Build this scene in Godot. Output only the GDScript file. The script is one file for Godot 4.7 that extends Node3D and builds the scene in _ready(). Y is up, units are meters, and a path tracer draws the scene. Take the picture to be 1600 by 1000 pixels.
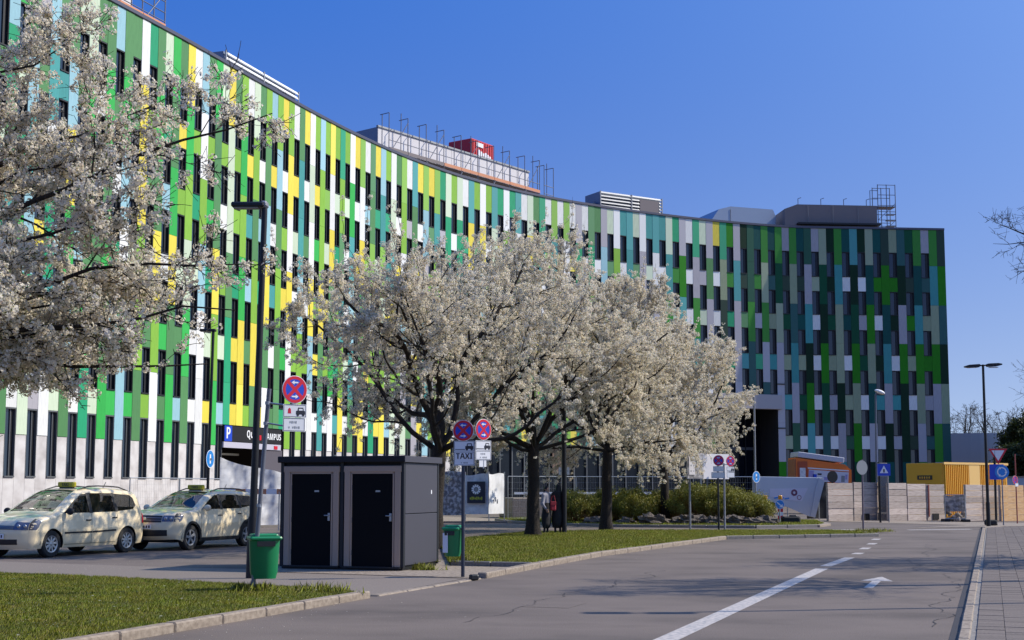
extends Node3D
# ---------------------------------------------------------------- helpers
var rng := RandomNumberGenerator.new()
var taken := {}
var M := {}
var box_mesh := BoxMesh.new()

class MB:
	var v := PackedVector3Array()
	var n := PackedVector3Array()
	var c := PackedColorArray()
	var col := Color.WHITE
	var tint := false
	func tri(a: Vector3, b: Vector3, d: Vector3, na: Vector3, nb: Vector3, nd: Vector3) -> void:
		if (b - a).cross(d - a).dot(na + nb + nd) > 0.0:
			v.append(a); v.append(d); v.append(b)
			n.append(na); n.append(nd); n.append(nb)
		else:
			v.append(a); v.append(b); v.append(d)
			n.append(na); n.append(nb); n.append(nd)
		if tint:
			c.append(col); c.append(col); c.append(col)
	func quad(a: Vector3, b: Vector3, d: Vector3, e: Vector3, nn: Vector3) -> void:
		tri(a, b, d, nn, nn, nn)
		tri(a, d, e, nn, nn, nn)
	func flat4(a: Vector3, b: Vector3, d: Vector3, e: Vector3, toward: Vector3) -> void:
		var q := (d - a).cross(e - b).normalized()
		if q.dot(toward) < 0.0: q = -q
		quad(a, b, d, e, q)
	func box(ctr: Vector3, s: Vector3, bs := Basis()) -> void:
		var x := bs.x * s.x * 0.5
		var y := bs.y * s.y * 0.5
		var z := bs.z * s.z * 0.5
		quad(ctr + x - y - z, ctr + x + y - z, ctr + x + y + z, ctr + x - y + z, bs.x.normalized())
		quad(ctr - x - y - z, ctr - x + y - z, ctr - x + y + z, ctr - x - y + z, -bs.x.normalized())
		quad(ctr + y - x - z, ctr + y + x - z, ctr + y + x + z, ctr + y - x + z, bs.y.normalized())
		quad(ctr - y - x - z, ctr - y + x - z, ctr - y + x + z, ctr - y - x + z, -bs.y.normalized())
		quad(ctr + z - x - y, ctr + z + x - y, ctr + z + x + y, ctr + z - x + y, bs.z.normalized())
		quad(ctr - z - x - y, ctr - z + x - y, ctr - z + x + y, ctr - z - x + y, -bs.z.normalized())
	func slab(ctr: Vector3, s: Vector3, ch: float, bs := Basis()) -> void: # box with chamfered edges
		var pts := PackedVector2Array()
		var hx := s.x * 0.5
		var hy := s.y * 0.5
		for q in [[1, 1], [-1, 1], [-1, -1], [1, -1]]:
			if q[0] * q[1] > 0:
				pts.append(Vector2(q[0] * hx, q[1] * (hy - ch))); pts.append(Vector2(q[0] * (hx - ch), q[1] * hy))
			else:
				pts.append(Vector2(q[0] * (hx - ch), q[1] * hy)); pts.append(Vector2(q[0] * hx, q[1] * (hy - ch)))
		var hz := s.z * 0.5
		var k := Vector2((hx - ch) / hx, (hy - ch) / hy)
		for i in 8:
			var p := pts[i]
			var r := pts[(i + 1) % 8]
			var nn := Vector3(p.x / hx + r.x / hx, p.y / hy + r.y / hy, 0).normalized()
			var e := r - p
			nn = Vector3(e.y, -e.x, 0).normalized()
			if nn.dot(Vector3(p.x + r.x, p.y + r.y, 0)) < 0: nn = -nn
			quad(ctr + bs * Vector3(p.x, p.y, -hz + ch), ctr + bs * Vector3(r.x, r.y, -hz + ch), ctr + bs * Vector3(r.x, r.y, hz - ch), ctr + bs * Vector3(p.x, p.y, hz - ch), bs * nn)
			for sg in [-1.0, 1.0]:
				var p2 := p * k
				var r2 := r * k
				flat4(ctr + bs * Vector3(p.x, p.y, sg * (hz - ch)), ctr + bs * Vector3(r.x, r.y, sg * (hz - ch)), ctr + bs * Vector3(r2.x, r2.y, sg * hz), ctr + bs * Vector3(p2.x, p2.y, sg * hz), bs * (nn + Vector3(0, 0, sg)))
				tri(ctr + bs * Vector3(0, 0, sg * hz), ctr + bs * Vector3(p2.x, p2.y, sg * hz), ctr + bs * Vector3(r2.x, r2.y, sg * hz), bs.z * sg, bs.z * sg, bs.z * sg)
	func tube(pts: Array, rad: Array, sides := 8, caps := true) -> void:
		var prev := []
		var side := Vector3.ZERO
		for i in pts.size():
			var d: Vector3 = (pts[mini(i + 1, pts.size() - 1)] - pts[maxi(i - 1, 0)]).normalized()
			if side == Vector3.ZERO:
				side = d.cross(Vector3.UP if absf(d.y) < 0.9 else Vector3.RIGHT).normalized()
			else:
				side = (side - d * side.dot(d)).normalized()
			var up := d.cross(side)
			var ring := []
			for k in sides:
				var a := TAU * k / sides
				ring.append(side * cos(a) + up * sin(a))
			if i > 0:
				for k in sides:
					var k2 := (k + 1) % sides
					var a: Vector3 = pts[i - 1] + prev[k] * rad[i - 1]
					var b: Vector3 = pts[i - 1] + prev[k2] * rad[i - 1]
					var e: Vector3 = pts[i] + ring[k2] * rad[i]
					var f: Vector3 = pts[i] + ring[k] * rad[i]
					tri(a, b, e, prev[k], prev[k2], ring[k2])
					tri(a, e, f, prev[k], ring[k2], ring[k])
			if caps and (i == 0 or i == pts.size() - 1):
				var dn := -d if i == 0 else d
				for k in sides:
					tri(pts[i], pts[i] + ring[k] * rad[i], pts[i] + ring[(k + 1) % sides] * rad[i], dn, dn, dn)
			prev = ring
	func bar(a: Vector3, b: Vector3, r: float, sides := 6) -> void:
		tube([a, b], [r, r], sides)
	func prism(poly: PackedVector2Array, z0: float, z1: float, xf := Transform3D()) -> void: # polygon in xy, thickness in z
		var idx := Geometry2D.triangulate_polygon(poly)
		for i in range(0, idx.size(), 3):
			for z in [z0, z1]:
				var nn := xf.basis.z * (1.0 if (z == z1) == (z1 > z0) else -1.0)
				tri(xf * Vector3(poly[idx[i]].x, poly[idx[i]].y, z), xf * Vector3(poly[idx[i + 1]].x, poly[idx[i + 1]].y, z), xf * Vector3(poly[idx[i + 2]].x, poly[idx[i + 2]].y, z), nn, nn, nn)
		var cw := Geometry2D.is_polygon_clockwise(poly)
		for i in poly.size():
			var p := poly[i]
			var q := poly[(i + 1) % poly.size()]
			var e := (q - p).normalized()
			var o := Vector3(e.y, -e.x, 0) * (-1.0 if cw else 1.0)
			quad(xf * Vector3(p.x, p.y, z0), xf * Vector3(q.x, q.y, z0), xf * Vector3(q.x, q.y, z1), xf * Vector3(p.x, p.y, z1), xf.basis * o)
	func sheet(poly: PackedVector2Array, y: float) -> void: # polygon given as (x, depth)
		var idx := Geometry2D.triangulate_polygon(poly)
		for i in range(0, idx.size(), 3):
			tri(Vector3(poly[idx[i]].x, y, -poly[idx[i]].y), Vector3(poly[idx[i + 1]].x, y, -poly[idx[i + 1]].y), Vector3(poly[idx[i + 2]].x, y, -poly[idx[i + 2]].y), Vector3.UP, Vector3.UP, Vector3.UP)
	func ball(ctr: Vector3, r: Vector3, seg := 12, rings := 8, bs := Basis()) -> void:
		for j in rings:
			for i in seg:
				var q := []
				for w in [[i, j], [i + 1, j], [i + 1, j + 1], [i, j + 1]]:
					var a: float = TAU * w[0] / seg
					var b: float = PI * w[1] / rings - PI / 2
					q.append(Vector3(cos(a) * cos(b), sin(b), sin(a) * cos(b)))
				var p := []
				var nn := []
				for w in q:
					p.append(ctr + bs * (w * r)); nn.append((bs * (w / r)).normalized())
				tri(p[0], p[1], p[2], nn[0], nn[1], nn[2])
				tri(p[0], p[2], p[3], nn[0], nn[2], nn[3])
	func add(o: MB, xf: Transform3D) -> void:
		for i in o.v.size():
			v.append(xf * o.v[i]); n.append((xf.basis * o.n[i]).normalized())
			if tint: c.append(col)
	func mesh() -> ArrayMesh:
		var a := []
		a.resize(Mesh.ARRAY_MAX)
		a[Mesh.ARRAY_VERTEX] = v
		a[Mesh.ARRAY_NORMAL] = n
		if tint: a[Mesh.ARRAY_COLOR] = c
		var m := ArrayMesh.new()
		if v.size(): m.add_surface_from_arrays(Mesh.PRIMITIVE_TRIANGLES, a)
		return m

func P(x: float, y: float, depth: float) -> Vector3:
	return Vector3(x, y, -depth)

func tag(o: Node, label: String, category: String, group := "", kind := "") -> Node:
	if label: o.set_meta("label", label)
	if category: o.set_meta("category", category)
	if group: o.set_meta("group", group)
	if kind: o.set_meta("kind", kind)
	return o

func numbered(called: String) -> String:
	if not taken.has(called):
		taken[called] = 0
		return called
	taken[called] += 1
	return "%s_%03d" % [called, taken[called]]

func thing(called: String, label: String, category: String, at: Vector3, turn := 0.0, group := "") -> Node3D:
	var o := Node3D.new()
	o.name = numbered(called)
	add_child(o)
	o.position = at
	o.rotation.y = turn
	tag(o, label, category, group)
	return o

func part(called: String, m: Mesh, mat: Material, parent: Node3D, xf := Transform3D()) -> MeshInstance3D:
	var o := MeshInstance3D.new()
	o.name = called
	o.mesh = m
	o.material_override = mat
	o.transform = xf
	parent.add_child(o, true)
	return o

func solo(called: String, m: Mesh, mat: Material, label: String, category: String, at := Vector3.ZERO, group := "", kind := "") -> MeshInstance3D:
	var o := MeshInstance3D.new()
	o.name = numbered(called)
	o.mesh = m
	o.material_override = mat
	o.position = at
	add_child(o)
	tag(o, label, category, group, kind)
	return o

func boxpart(called: String, ctr: Vector3, size: Vector3, mat: Material, parent: Node3D, ch := 0.0, bs := Basis()) -> MeshInstance3D:
	var b := MB.new()
	if ch > 0.0: b.slab(Vector3.ZERO, size, ch)
	else: b.box(Vector3.ZERO, size)
	return part(called, b.mesh(), mat, parent, Transform3D(bs, ctr))

func tubepart(called: String, pts: Array, r: float, mat: Material, parent: Node3D, sides := 10) -> MeshInstance3D:
	var b := MB.new()
	var rad := []
	for p in pts: rad.append(r)
	b.tube(pts, rad, sides)
	return part(called, b.mesh(), mat, parent)

func text(called: String, s: String, height: float, ctr: Vector3, mat: Material, parent: Node3D, bs := Basis(), squeeze := 1.0) -> MeshInstance3D:
	var t := TextMesh.new()
	var f := SystemFont.new()
	f.font_names = PackedStringArray(["Droid Sans"])
	f.font_weight = 700
	t.font = f
	t.text = s
	t.font_size = 32
	t.pixel_size = height / 23.0
	t.depth = 0.004
	return part(called, t, mat, parent, Transform3D(bs * Basis.from_scale(Vector3(squeeze, 1, 1)), ctr))

func lin(r: float, g: float, b: float) -> Color:
	return Color(r, g, b).linear_to_srgb()

func mat(key: String, c: Color, rough := 0.7, metal := 0.0) -> StandardMaterial3D:
	var m := StandardMaterial3D.new()
	m.resource_name = key
	m.albedo_color = c
	m.roughness = rough
	m.metallic = metal
	M[key] = m
	return m

func noise(freq: float, sd: int, octaves := 4, kind := FastNoiseLite.TYPE_SIMPLEX_SMOOTH) -> FastNoiseLite:
	var f := FastNoiseLite.new()
	f.noise_type = kind
	f.seed = sd
	f.frequency = freq
	f.fractal_octaves = octaves
	return f

func noise_tex(freq: float, sd: int, stops: Array, size := 512, octaves := 4, kind := FastNoiseLite.TYPE_SIMPLEX_SMOOTH) -> NoiseTexture2D:
	var t := NoiseTexture2D.new()
	t.width = size
	t.height = size
	t.seamless = true
	t.noise = noise(freq, sd, octaves, kind)
	var g := Gradient.new()
	var off := PackedFloat32Array()
	var cols := PackedColorArray()
	for s in stops:
		off.append(s[0]); cols.append(s[1])
	g.offsets = off
	g.colors = cols
	t.color_ramp = g
	return t

func grey(v: float) -> Color:
	return Color(v, v, v)

func triplanar(m: StandardMaterial3D, tex: Texture2D, per_metre: float, world := true) -> StandardMaterial3D:
	m.albedo_texture = tex
	m.uv1_triplanar = true
	m.uv1_world_triplanar = world
	m.uv1_scale = Vector3.ONE * per_metre
	return m

func relief(m: StandardMaterial3D, freq: float, sd: int, cm: float, size := 512) -> void:
	m.heightmap_enabled = true
	m.heightmap_scale = cm
	m.heightmap_texture = noise_tex(freq, sd, [[0.0, Color.BLACK], [1.0, Color.WHITE]], size, 5)

# ---------------------------------------------------------------- the facade curve: metres along the ground (x, depth), one knot per ten strips
var KNOTS := [Vector2(-19.56, 62.33), Vector2(-17.2, 68.6), Vector2(-14.94, 75.17), Vector2(-12.68, 81.63), Vector2(-10.23, 87.76), Vector2(-7.18, 93.98), Vector2(-3.33, 99.94), Vector2(1.24, 105.08), Vector2(6.39, 109.31), Vector2(12.16, 113.02), Vector2(18.48, 116.34), Vector2(25.17, 118.79), Vector2(32.24, 119.47), Vector2(39.76, 120.16)]

func fac(t: float) -> Vector2:
	if t < 0.0:
		return fac(0.0) + (fac(3.0) - fac(0.0)) / 3.0 * t
	if t > 130.0:
		return fac(130.0) + (fac(130.0) - fac(127.0)) / 3.0 * (t - 130.0)
	var a := mini(int(t / 10.0), 12)
	var f := t / 10.0 - a
	var p1: Vector2 = KNOTS[a]
	var p2: Vector2 = KNOTS[a + 1]
	var p0: Vector2 = KNOTS[a - 1] if a > 0 else 2.0 * p1 - p2
	var p3: Vector2 = KNOTS[a + 2] if a < 12 else 2.0 * p2 - p1
	return 0.5 * (2.0 * p1 + (p2 - p0) * f + (2.0 * p0 - 5.0 * p1 + 4.0 * p2 - p3) * f * f + (3.0 * p1 - p0 - 3.0 * p2 + p3) * f * f * f)

func fac_basis(t: float) -> Basis: # x along the wall, y up, z out of it
	var a := fac(t + 0.4)
	var b := fac(t - 0.4)
	var x := Vector3(a.x - b.x, 0, -(a.y - b.y)).normalized()
	return Basis(x, Vector3.UP, x.cross(Vector3.UP))

func roofpt(t: float, back: float, y: float) -> Vector3:
	var q := fac(t)
	return P(q.x, y, q.y) - fac_basis(t).z * back

func seen(p: Vector3) -> bool: # whether the photograph's frame holds it
	var d := -p.z
	if d < 5.0: return false
	var zc := (p.y - 1.65) * 0.0981 + d * 0.9952
	var x := 800.0 + 2070.0 * p.x / zc
	var y := 558.0 - 2070.0 * ((p.y - 1.65) * 0.9952 - d * 0.0981) / zc
	return x > -20 and x < 1620 and y > -20 and y < 1020

func _ready() -> void:
	rng.seed = 7
	# ------------------------------------------------ camera, sky, sun, exposure
	var cam := Camera3D.new()
	cam.name = "camera"
	cam.projection = Camera3D.PROJECTION_FRUSTUM
	cam.near = 0.1
	cam.far = 2000.0
	cam.size = 0.1 * 1000.0 / 2070.0
	cam.frustum_offset = Vector2(0, 0.1 * 58.0 / 2070.0)
	cam.position = Vector3(0, 1.65, 0)
	cam.rotation.x = atan(204.0 / 2070.0)
	add_child(cam)
	cam.current = true
	var we := WorldEnvironment.new()
	we.name = "environment"
	var env := Environment.new()
	var sky := Sky.new()
	var el := deg_to_rad(40.0)
	var to_sun := Vector3(cos(el) * 0.985, sin(el), -cos(el) * 0.17).normalized()
	# clear air, computed: deep blue overhead, paling towards the horizon and towards the sun
	var air := Image.create(512, 256, false, Image.FORMAT_RGBAF)
	for j in 256:
		var up := PI * (0.5 - (j + 0.5) / 256.0)
		for i in 512:
			var az := TAU * (i + 0.5) / 512.0
			var d := Vector3(sin(az) * cos(up), sin(up), -cos(az) * cos(up))
			var f := pow(1.0 - maxf(d.y, 0.0), 6.5)
			var g := 0.61 * pow(0.5 + 0.5 * d.dot(to_sun), 6.8)
			air.set_pixel(i, j, Color(lerpf(0.004, 0.46, f) + 0.95 * g, lerpf(0.124, 0.57, f) + 1.25 * g, lerpf(0.58, 0.74, f) + 1.42 * g))
	var sm := PanoramaSkyMaterial.new()
	sm.panorama = ImageTexture.create_from_image(air)
	sky.sky_material = sm
	env.background_mode = Environment.BG_SKY
	env.sky = sky
	env.tonemap_mode = Environment.TONE_MAPPER_LINEAR
	env.tonemap_exposure = 1.06
	env.sdfgi_enabled = true
	env.ssao_enabled = true
	env.ssil_enabled = true
	we.environment = env
	add_child(we)
	var sun := DirectionalLight3D.new()
	sun.name = "sun"
	sun.light_color = Color(1.0, 0.965, 0.9)
	sun.light_energy = 1.6
	sun.light_angular_distance = 0.5
	sun.shadow_enabled = true
	add_child(sun)
	sun.look_at_from_position(to_sun * 100.0, Vector3.ZERO, Vector3.UP)
	# ------------------------------------------------ the place
	materials()
	ground()
	building()
	rooftop()
	trees()
	shed()
	taxis()
	street_furniture()
	signs()
	building_site()
	island()
	people()
	far_things()
	lawns()

# ---------------------------------------------------------------- materials
var PANEL := {}
func materials() -> void:
	# asphalt: coarse blotches over fine grit
	var asph := mat("asphalt", Color.WHITE, 0.9)
	triplanar(asph, noise_tex(0.09, 3, [[0.0, lin(0.1, 0.078, 0.066)], [0.45, lin(0.146, 0.115, 0.096)], [0.6, lin(0.16, 0.127, 0.107)], [1.0, lin(0.205, 0.165, 0.138)]], 1024, 5), 0.45)
	asph.detail_enabled = true
	asph.detail_blend_mode = BaseMaterial3D.BLEND_MODE_MUL
	asph.detail_uv_layer = BaseMaterial3D.DETAIL_UV_2
	asph.uv2_triplanar = true
	asph.uv2_world_triplanar = true
	asph.uv2_scale = Vector3(0.037, 0.037, 0.061)
	asph.detail_albedo = noise_tex(0.012, 9, [[0.0, grey(0.74)], [0.4, grey(0.93)], [0.7, Color.WHITE], [1.0, grey(0.86)]], 512, 5)
	relief(asph, 0.2, 4, 0.4)
	var tar := mat("tarmac", Color.WHITE, 0.92)
	triplanar(tar, noise_tex(0.06, 13, [[0.0, lin(0.13, 0.105, 0.088)], [0.5, lin(0.19, 0.155, 0.13)], [1.0, lin(0.255, 0.212, 0.175)]], 1024, 5), 0.4)
	var conc := mat("concrete", Color.WHITE, 0.9)
	triplanar(conc, noise_tex(0.03, 23, [[0.0, lin(0.14, 0.11, 0.085)], [0.5, lin(0.255, 0.205, 0.16)], [1.0, lin(0.37, 0.31, 0.25)]], 512, 5), 0.6)
	relief(conc, 0.1, 24, 0.3)
	var conc2 := mat("concrete_dark", Color.WHITE, 0.9)
	triplanar(conc2, noise_tex(0.04, 25, [[0.0, lin(0.12, 0.11, 0.1)], [0.5, lin(0.22, 0.2, 0.18)], [1.0, lin(0.3, 0.28, 0.25)]], 512, 5), 0.7)
	var paver := mat("paver", Color.WHITE, 0.92)
	paver.vertex_color_use_as_albedo = true
	triplanar(paver, noise_tex(0.06, 33, [[0.0, grey(0.72)], [0.5, grey(0.9)], [1.0, Color.WHITE]], 512, 5), 0.9)
	var paint := mat("road_paint", Color.WHITE, 0.7)
	triplanar(paint, noise_tex(0.045, 43, [[0.0, lin(0.22, 0.21, 0.21)], [0.33, lin(0.34, 0.33, 0.32)], [0.5, lin(0.46, 0.41, 0.37)], [1.0, lin(0.58, 0.53, 0.49)]], 512, 5), 0.5)
	var soil := mat("turf", Color.WHITE, 1.0)
	triplanar(soil, noise_tex(0.03, 53, [[0.0, lin(0.045, 0.045, 0.008)], [0.5, lin(0.075, 0.09, 0.01)], [1.0, lin(0.115, 0.125, 0.02)]], 512, 5), 0.35)
	relief(soil, 0.08, 54, 2.0)
	var gr := mat("grass_blade", Color.WHITE, 0.75)
	gr.vertex_color_use_as_albedo = true
	gr.backlight_enabled = true
	gr.backlight = lin(0.35, 0.4, 0.12)
	# facade colours, three tones of each so that panels differ as sheets from different batches do
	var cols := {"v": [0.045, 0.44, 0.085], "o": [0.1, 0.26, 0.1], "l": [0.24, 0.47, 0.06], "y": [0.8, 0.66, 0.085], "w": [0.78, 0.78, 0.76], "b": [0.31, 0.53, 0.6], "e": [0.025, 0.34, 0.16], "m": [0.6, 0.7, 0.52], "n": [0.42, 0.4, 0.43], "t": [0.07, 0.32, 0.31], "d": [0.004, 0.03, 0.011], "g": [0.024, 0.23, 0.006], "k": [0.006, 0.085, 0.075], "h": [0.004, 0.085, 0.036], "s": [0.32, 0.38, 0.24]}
	var grime := noise_tex(0.02, 45, [[0.0, grey(0.86)], [0.35, grey(0.95)], [1.0, Color.WHITE]], 512, 5)
	for k in cols:
		var l := []
		for j in 3:
			var q: Array = cols[k]
			var f: float = [1.0, 0.94, 1.05][j]
			var m := mat("panel_" + k + str(j), lin(minf(q[0] * f, 0.82), minf(q[1] * f, 0.82), minf(q[2] * f, 0.82)), 0.5)
			m.metallic_specular = 0.3
			triplanar(m, grime, 0.23)
			m.uv1_scale = Vector3(1.3, 0.12, 1.3)
			l.append(m)
		PANEL[k] = l
	var pc := mat("panel_tinted", Color.WHITE, 0.42)
	pc.vertex_color_use_as_albedo = true
	for j in 3:
		var pl := mat("plaster%d" % j, Color.WHITE, 0.9)
		triplanar(pl, noise_tex(0.012, 60 + j, [[0.0, lin(0.4, 0.37, 0.36)], [0.5, lin(0.56, 0.53, 0.52)], [1.0, lin(0.68, 0.66, 0.65)]], 256, 5), 0.3)
	mat("window_glass", lin(0.01, 0.018, 0.034), 0.05).metallic_specular = 0.65
	mat("frame_dark", lin(0.018, 0.019, 0.022), 0.5, 0.2)
	mat("frame_grey", lin(0.13, 0.135, 0.14), 0.45, 0.3)
	mat("tar_seal", lin(0.035, 0.03, 0.028), 0.7)
	mat("wall_dark", lin(0.03, 0.03, 0.034), 0.8)
	mat("coping", lin(0.1, 0.095, 0.12), 0.4, 0.5)
	mat("steel", lin(0.42, 0.43, 0.45), 0.4, 0.8)
	mat("steel_dull", lin(0.26, 0.27, 0.29), 0.55, 0.5)
	mat("scaffold_steel", lin(0.13, 0.14, 0.18), 0.5, 0.5)
	mat("white_sheet", lin(0.62, 0.6, 0.62), 0.7)
	mat("orange_board", lin(0.55, 0.23, 0.12), 0.7)
	mat("red_paint", lin(0.5, 0.015, 0.025), 0.5)
	mat("white_paint", lin(0.75, 0.75, 0.76), 0.5)
	mat("black_paint", lin(0.014, 0.014, 0.016), 0.5)
	mat("blue_grey", lin(0.16, 0.2, 0.28), 0.5, 0.3)
	mat("brown_grey", lin(0.2, 0.17, 0.17), 0.8)
	mat("sign_red", lin(0.6, 0.012, 0.03), 0.35)
	mat("sign_blue", lin(0.015, 0.06, 0.5), 0.35)
	mat("sign_sky", lin(0.02, 0.22, 0.62), 0.35)
	mat("sign_white", lin(0.78, 0.78, 0.8), 0.35)
	mat("sign_black", lin(0.02, 0.02, 0.03), 0.4)
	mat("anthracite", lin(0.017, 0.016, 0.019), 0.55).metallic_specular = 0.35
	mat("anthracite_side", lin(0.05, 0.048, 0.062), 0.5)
	mat("door_black", lin(0.004, 0.004, 0.005), 0.65).metallic_specular = 0.25
	mat("taupe", lin(0.34, 0.29, 0.26), 0.55)
	mat("bin_green", lin(0.008, 0.2, 0.075), 0.4)
	mat("yellow_site", lin(0.72, 0.36, 0.025), 0.5)
	mat("yellow_pale", lin(0.8, 0.5, 0.16), 0.6)
	mat("vehicle_orange", lin(0.8, 0.17, 0.015), 0.4)
	mat("lamp_black", lin(0.012, 0.012, 0.014), 0.45, 0.2)
	mat("rubber", lin(0.02, 0.02, 0.021), 0.85)
	var bark := mat("bark", Color.WHITE, 0.95)
	triplanar(bark, noise_tex(0.05, 73, [[0.0, lin(0.01, 0.007, 0.005)], [0.5, lin(0.026, 0.019, 0.014)], [1.0, lin(0.06, 0.045, 0.033)]], 256, 5), 2.2, false)
	bark.uv1_scale = Vector3(3.0, 0.9, 3.0)
	relief(bark, 0.06, 74, 2.5, 256)
	var bl := mat("blossom", Color.WHITE, 0.65)
	bl.vertex_color_use_as_albedo = true
	bl.backlight_enabled = true
	bl.backlight = lin(1.0, 0.97, 0.88)
	var lf := mat("leaf", Color.WHITE, 0.6)
	lf.vertex_color_use_as_albedo = true
	lf.backlight_enabled = true
	lf.backlight = lin(0.4, 0.42, 0.2)
	var tarp := mat("tarpaulin", Color.WHITE, 0.55)
	triplanar(tarp, noise_tex(0.02, 83, [[0.0, lin(0.42, 0.42, 0.44)], [0.5, lin(0.62, 0.62, 0.63)], [1.0, lin(0.74, 0.74, 0.74)]], 256, 4), 0.6)
	var tg := mat("tarpaulin_grey", Color.WHITE, 0.6)
	triplanar(tg, noise_tex(0.02, 84, [[0.0, lin(0.1, 0.095, 0.1)], [0.45, lin(0.2, 0.19, 0.19)], [0.6, lin(0.42, 0.4, 0.4)], [1.0, lin(0.6, 0.58, 0.57)]], 256, 5), 0.8)
	for j in 4:
		var wd := mat("board%d" % j, Color.WHITE, 0.9)
		var f: float = [1.0, 0.78, 1.16, 0.9][j]
		triplanar(wd, noise_tex(0.03, 90 + j, [[0.0, lin(0.28 * f, 0.2 * f, 0.16 * f)], [0.35, lin(0.5 * f, 0.41 * f, 0.35 * f)], [1.0, lin(0.66 * f, 0.57 * f, 0.49 * f)]], 256, 5), 0.5)
		wd.uv1_scale = Vector3(0.35, 2.2, 0.35)
	for j in 2:
		var wd := mat("board_warm%d" % j, Color.WHITE, 0.85)
		triplanar(wd, noise_tex(0.03, 96 + j, [[0.0, lin(0.5, 0.26, 0.1)], [0.5, lin(0.68, 0.42, 0.2)], [1.0, lin(0.75, 0.52, 0.3)]], 256, 5), 0.5)
		wd.uv1_scale = Vector3(0.35, 2.2, 0.35)
	var st := mat("stone", Color.WHITE, 0.9)
	triplanar(st, noise_tex(0.04, 99, [[0.0, lin(0.05, 0.04, 0.033)], [0.5, lin(0.11, 0.088, 0.072)], [1.0, lin(0.22, 0.18, 0.15)]], 256, 5), 1.1)
	relief(st, 0.06, 98, 4.0, 256)

# ---------------------------------------------------------------- ground, kerbs, markings
var ROAD := Vector2(0.36, 1.0) # x and depth per step along the road

func poly(a: Array) -> PackedVector2Array:
	var p := PackedVector2Array()
	for q in a: p.append(Vector2(q[0], q[1]))
	return p

var LAWN_A := [[-2.62, 20.62], [-4.11, 21.63], [-6.61, 23.19], [-9.3, 24.6], [-14.0, 27.4], [-24.0, 33.0], [-24.0, 4.0], [-8.2, 4.0], [-2.34, 20.15]]
var LAWN_B := [[-1.32, 28.5], [0.42, 27.85], [2.0, 32.34], [6.7, 42.9], [12.35, 45.3], [11.7, 49.0], [3.75, 49.0], [0.45, 47.1], [-2.1, 39.6]]
var LAWN_C := [[-0.7, 66.5], [0.2, 62.3], [1.69, 59.0], [4.29, 56.3], [9.88, 54.5], [12.6, 56.0], [13.6, 58.2], [14.3, 63.0], [12.5, 66.0], [6.0, 68.0], [1.0, 68.5]]

func kerb(called: String, line: Array, w: float, h: float, m: Material, stone := 1.0) -> void:
	var root := Node3D.new()
	root.name = numbered(called)
	root.position = P(line[0][0], 0, line[0][1])
	add_child(root)
	tag(root, "", "", "", "structure")
	for i in line.size() - 1:
		var a := P(line[i][0], 0, line[i][1])
		var b := P(line[i + 1][0], 0, line[i + 1][1])
		var l := a.distance_to(b)
		var cnt := maxi(1, roundi(l / stone))
		var bs := Basis(Vector3.UP.cross((a - b).normalized()), Vector3.UP, (a - b).normalized())
		for k in cnt:
			var c := a.lerp(b, (k + 0.5) / cnt)
			var mb := MB.new()
			mb.slab(Vector3.ZERO, Vector3(w, h + 0.1, l / cnt - 0.012), 0.018)
			part("kerb_stone", mb.mesh(), m, root, Transform3D(bs.rotated(bs.y, rng.randf_range(-0.006, 0.006)), c - root.position + Vector3(0, h * 0.5 - 0.05 + rng.randf_range(-0.004, 0.004), 0)))

func flat(called: String, polygon: Array, y: float, m: Material) -> void:
	var b := MB.new()
	b.sheet(poly(polygon), y)
	solo(called, b.mesh(), m, "", "", Vector3.ZERO, "", "structure")

func raised(called: String, polygon: Array, y: float, m: Material) -> void:
	var b := MB.new()
	var idx := poly(polygon)
	b.prism(idx, 0.0, y, Transform3D(Basis(Vector3.RIGHT, Vector3(0, 0, -1), Vector3.UP), Vector3(0, -0.05 + 0.05, 0)))
	solo(called, b.mesh(), m, "", "", Vector3.ZERO, "", "structure")

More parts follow.
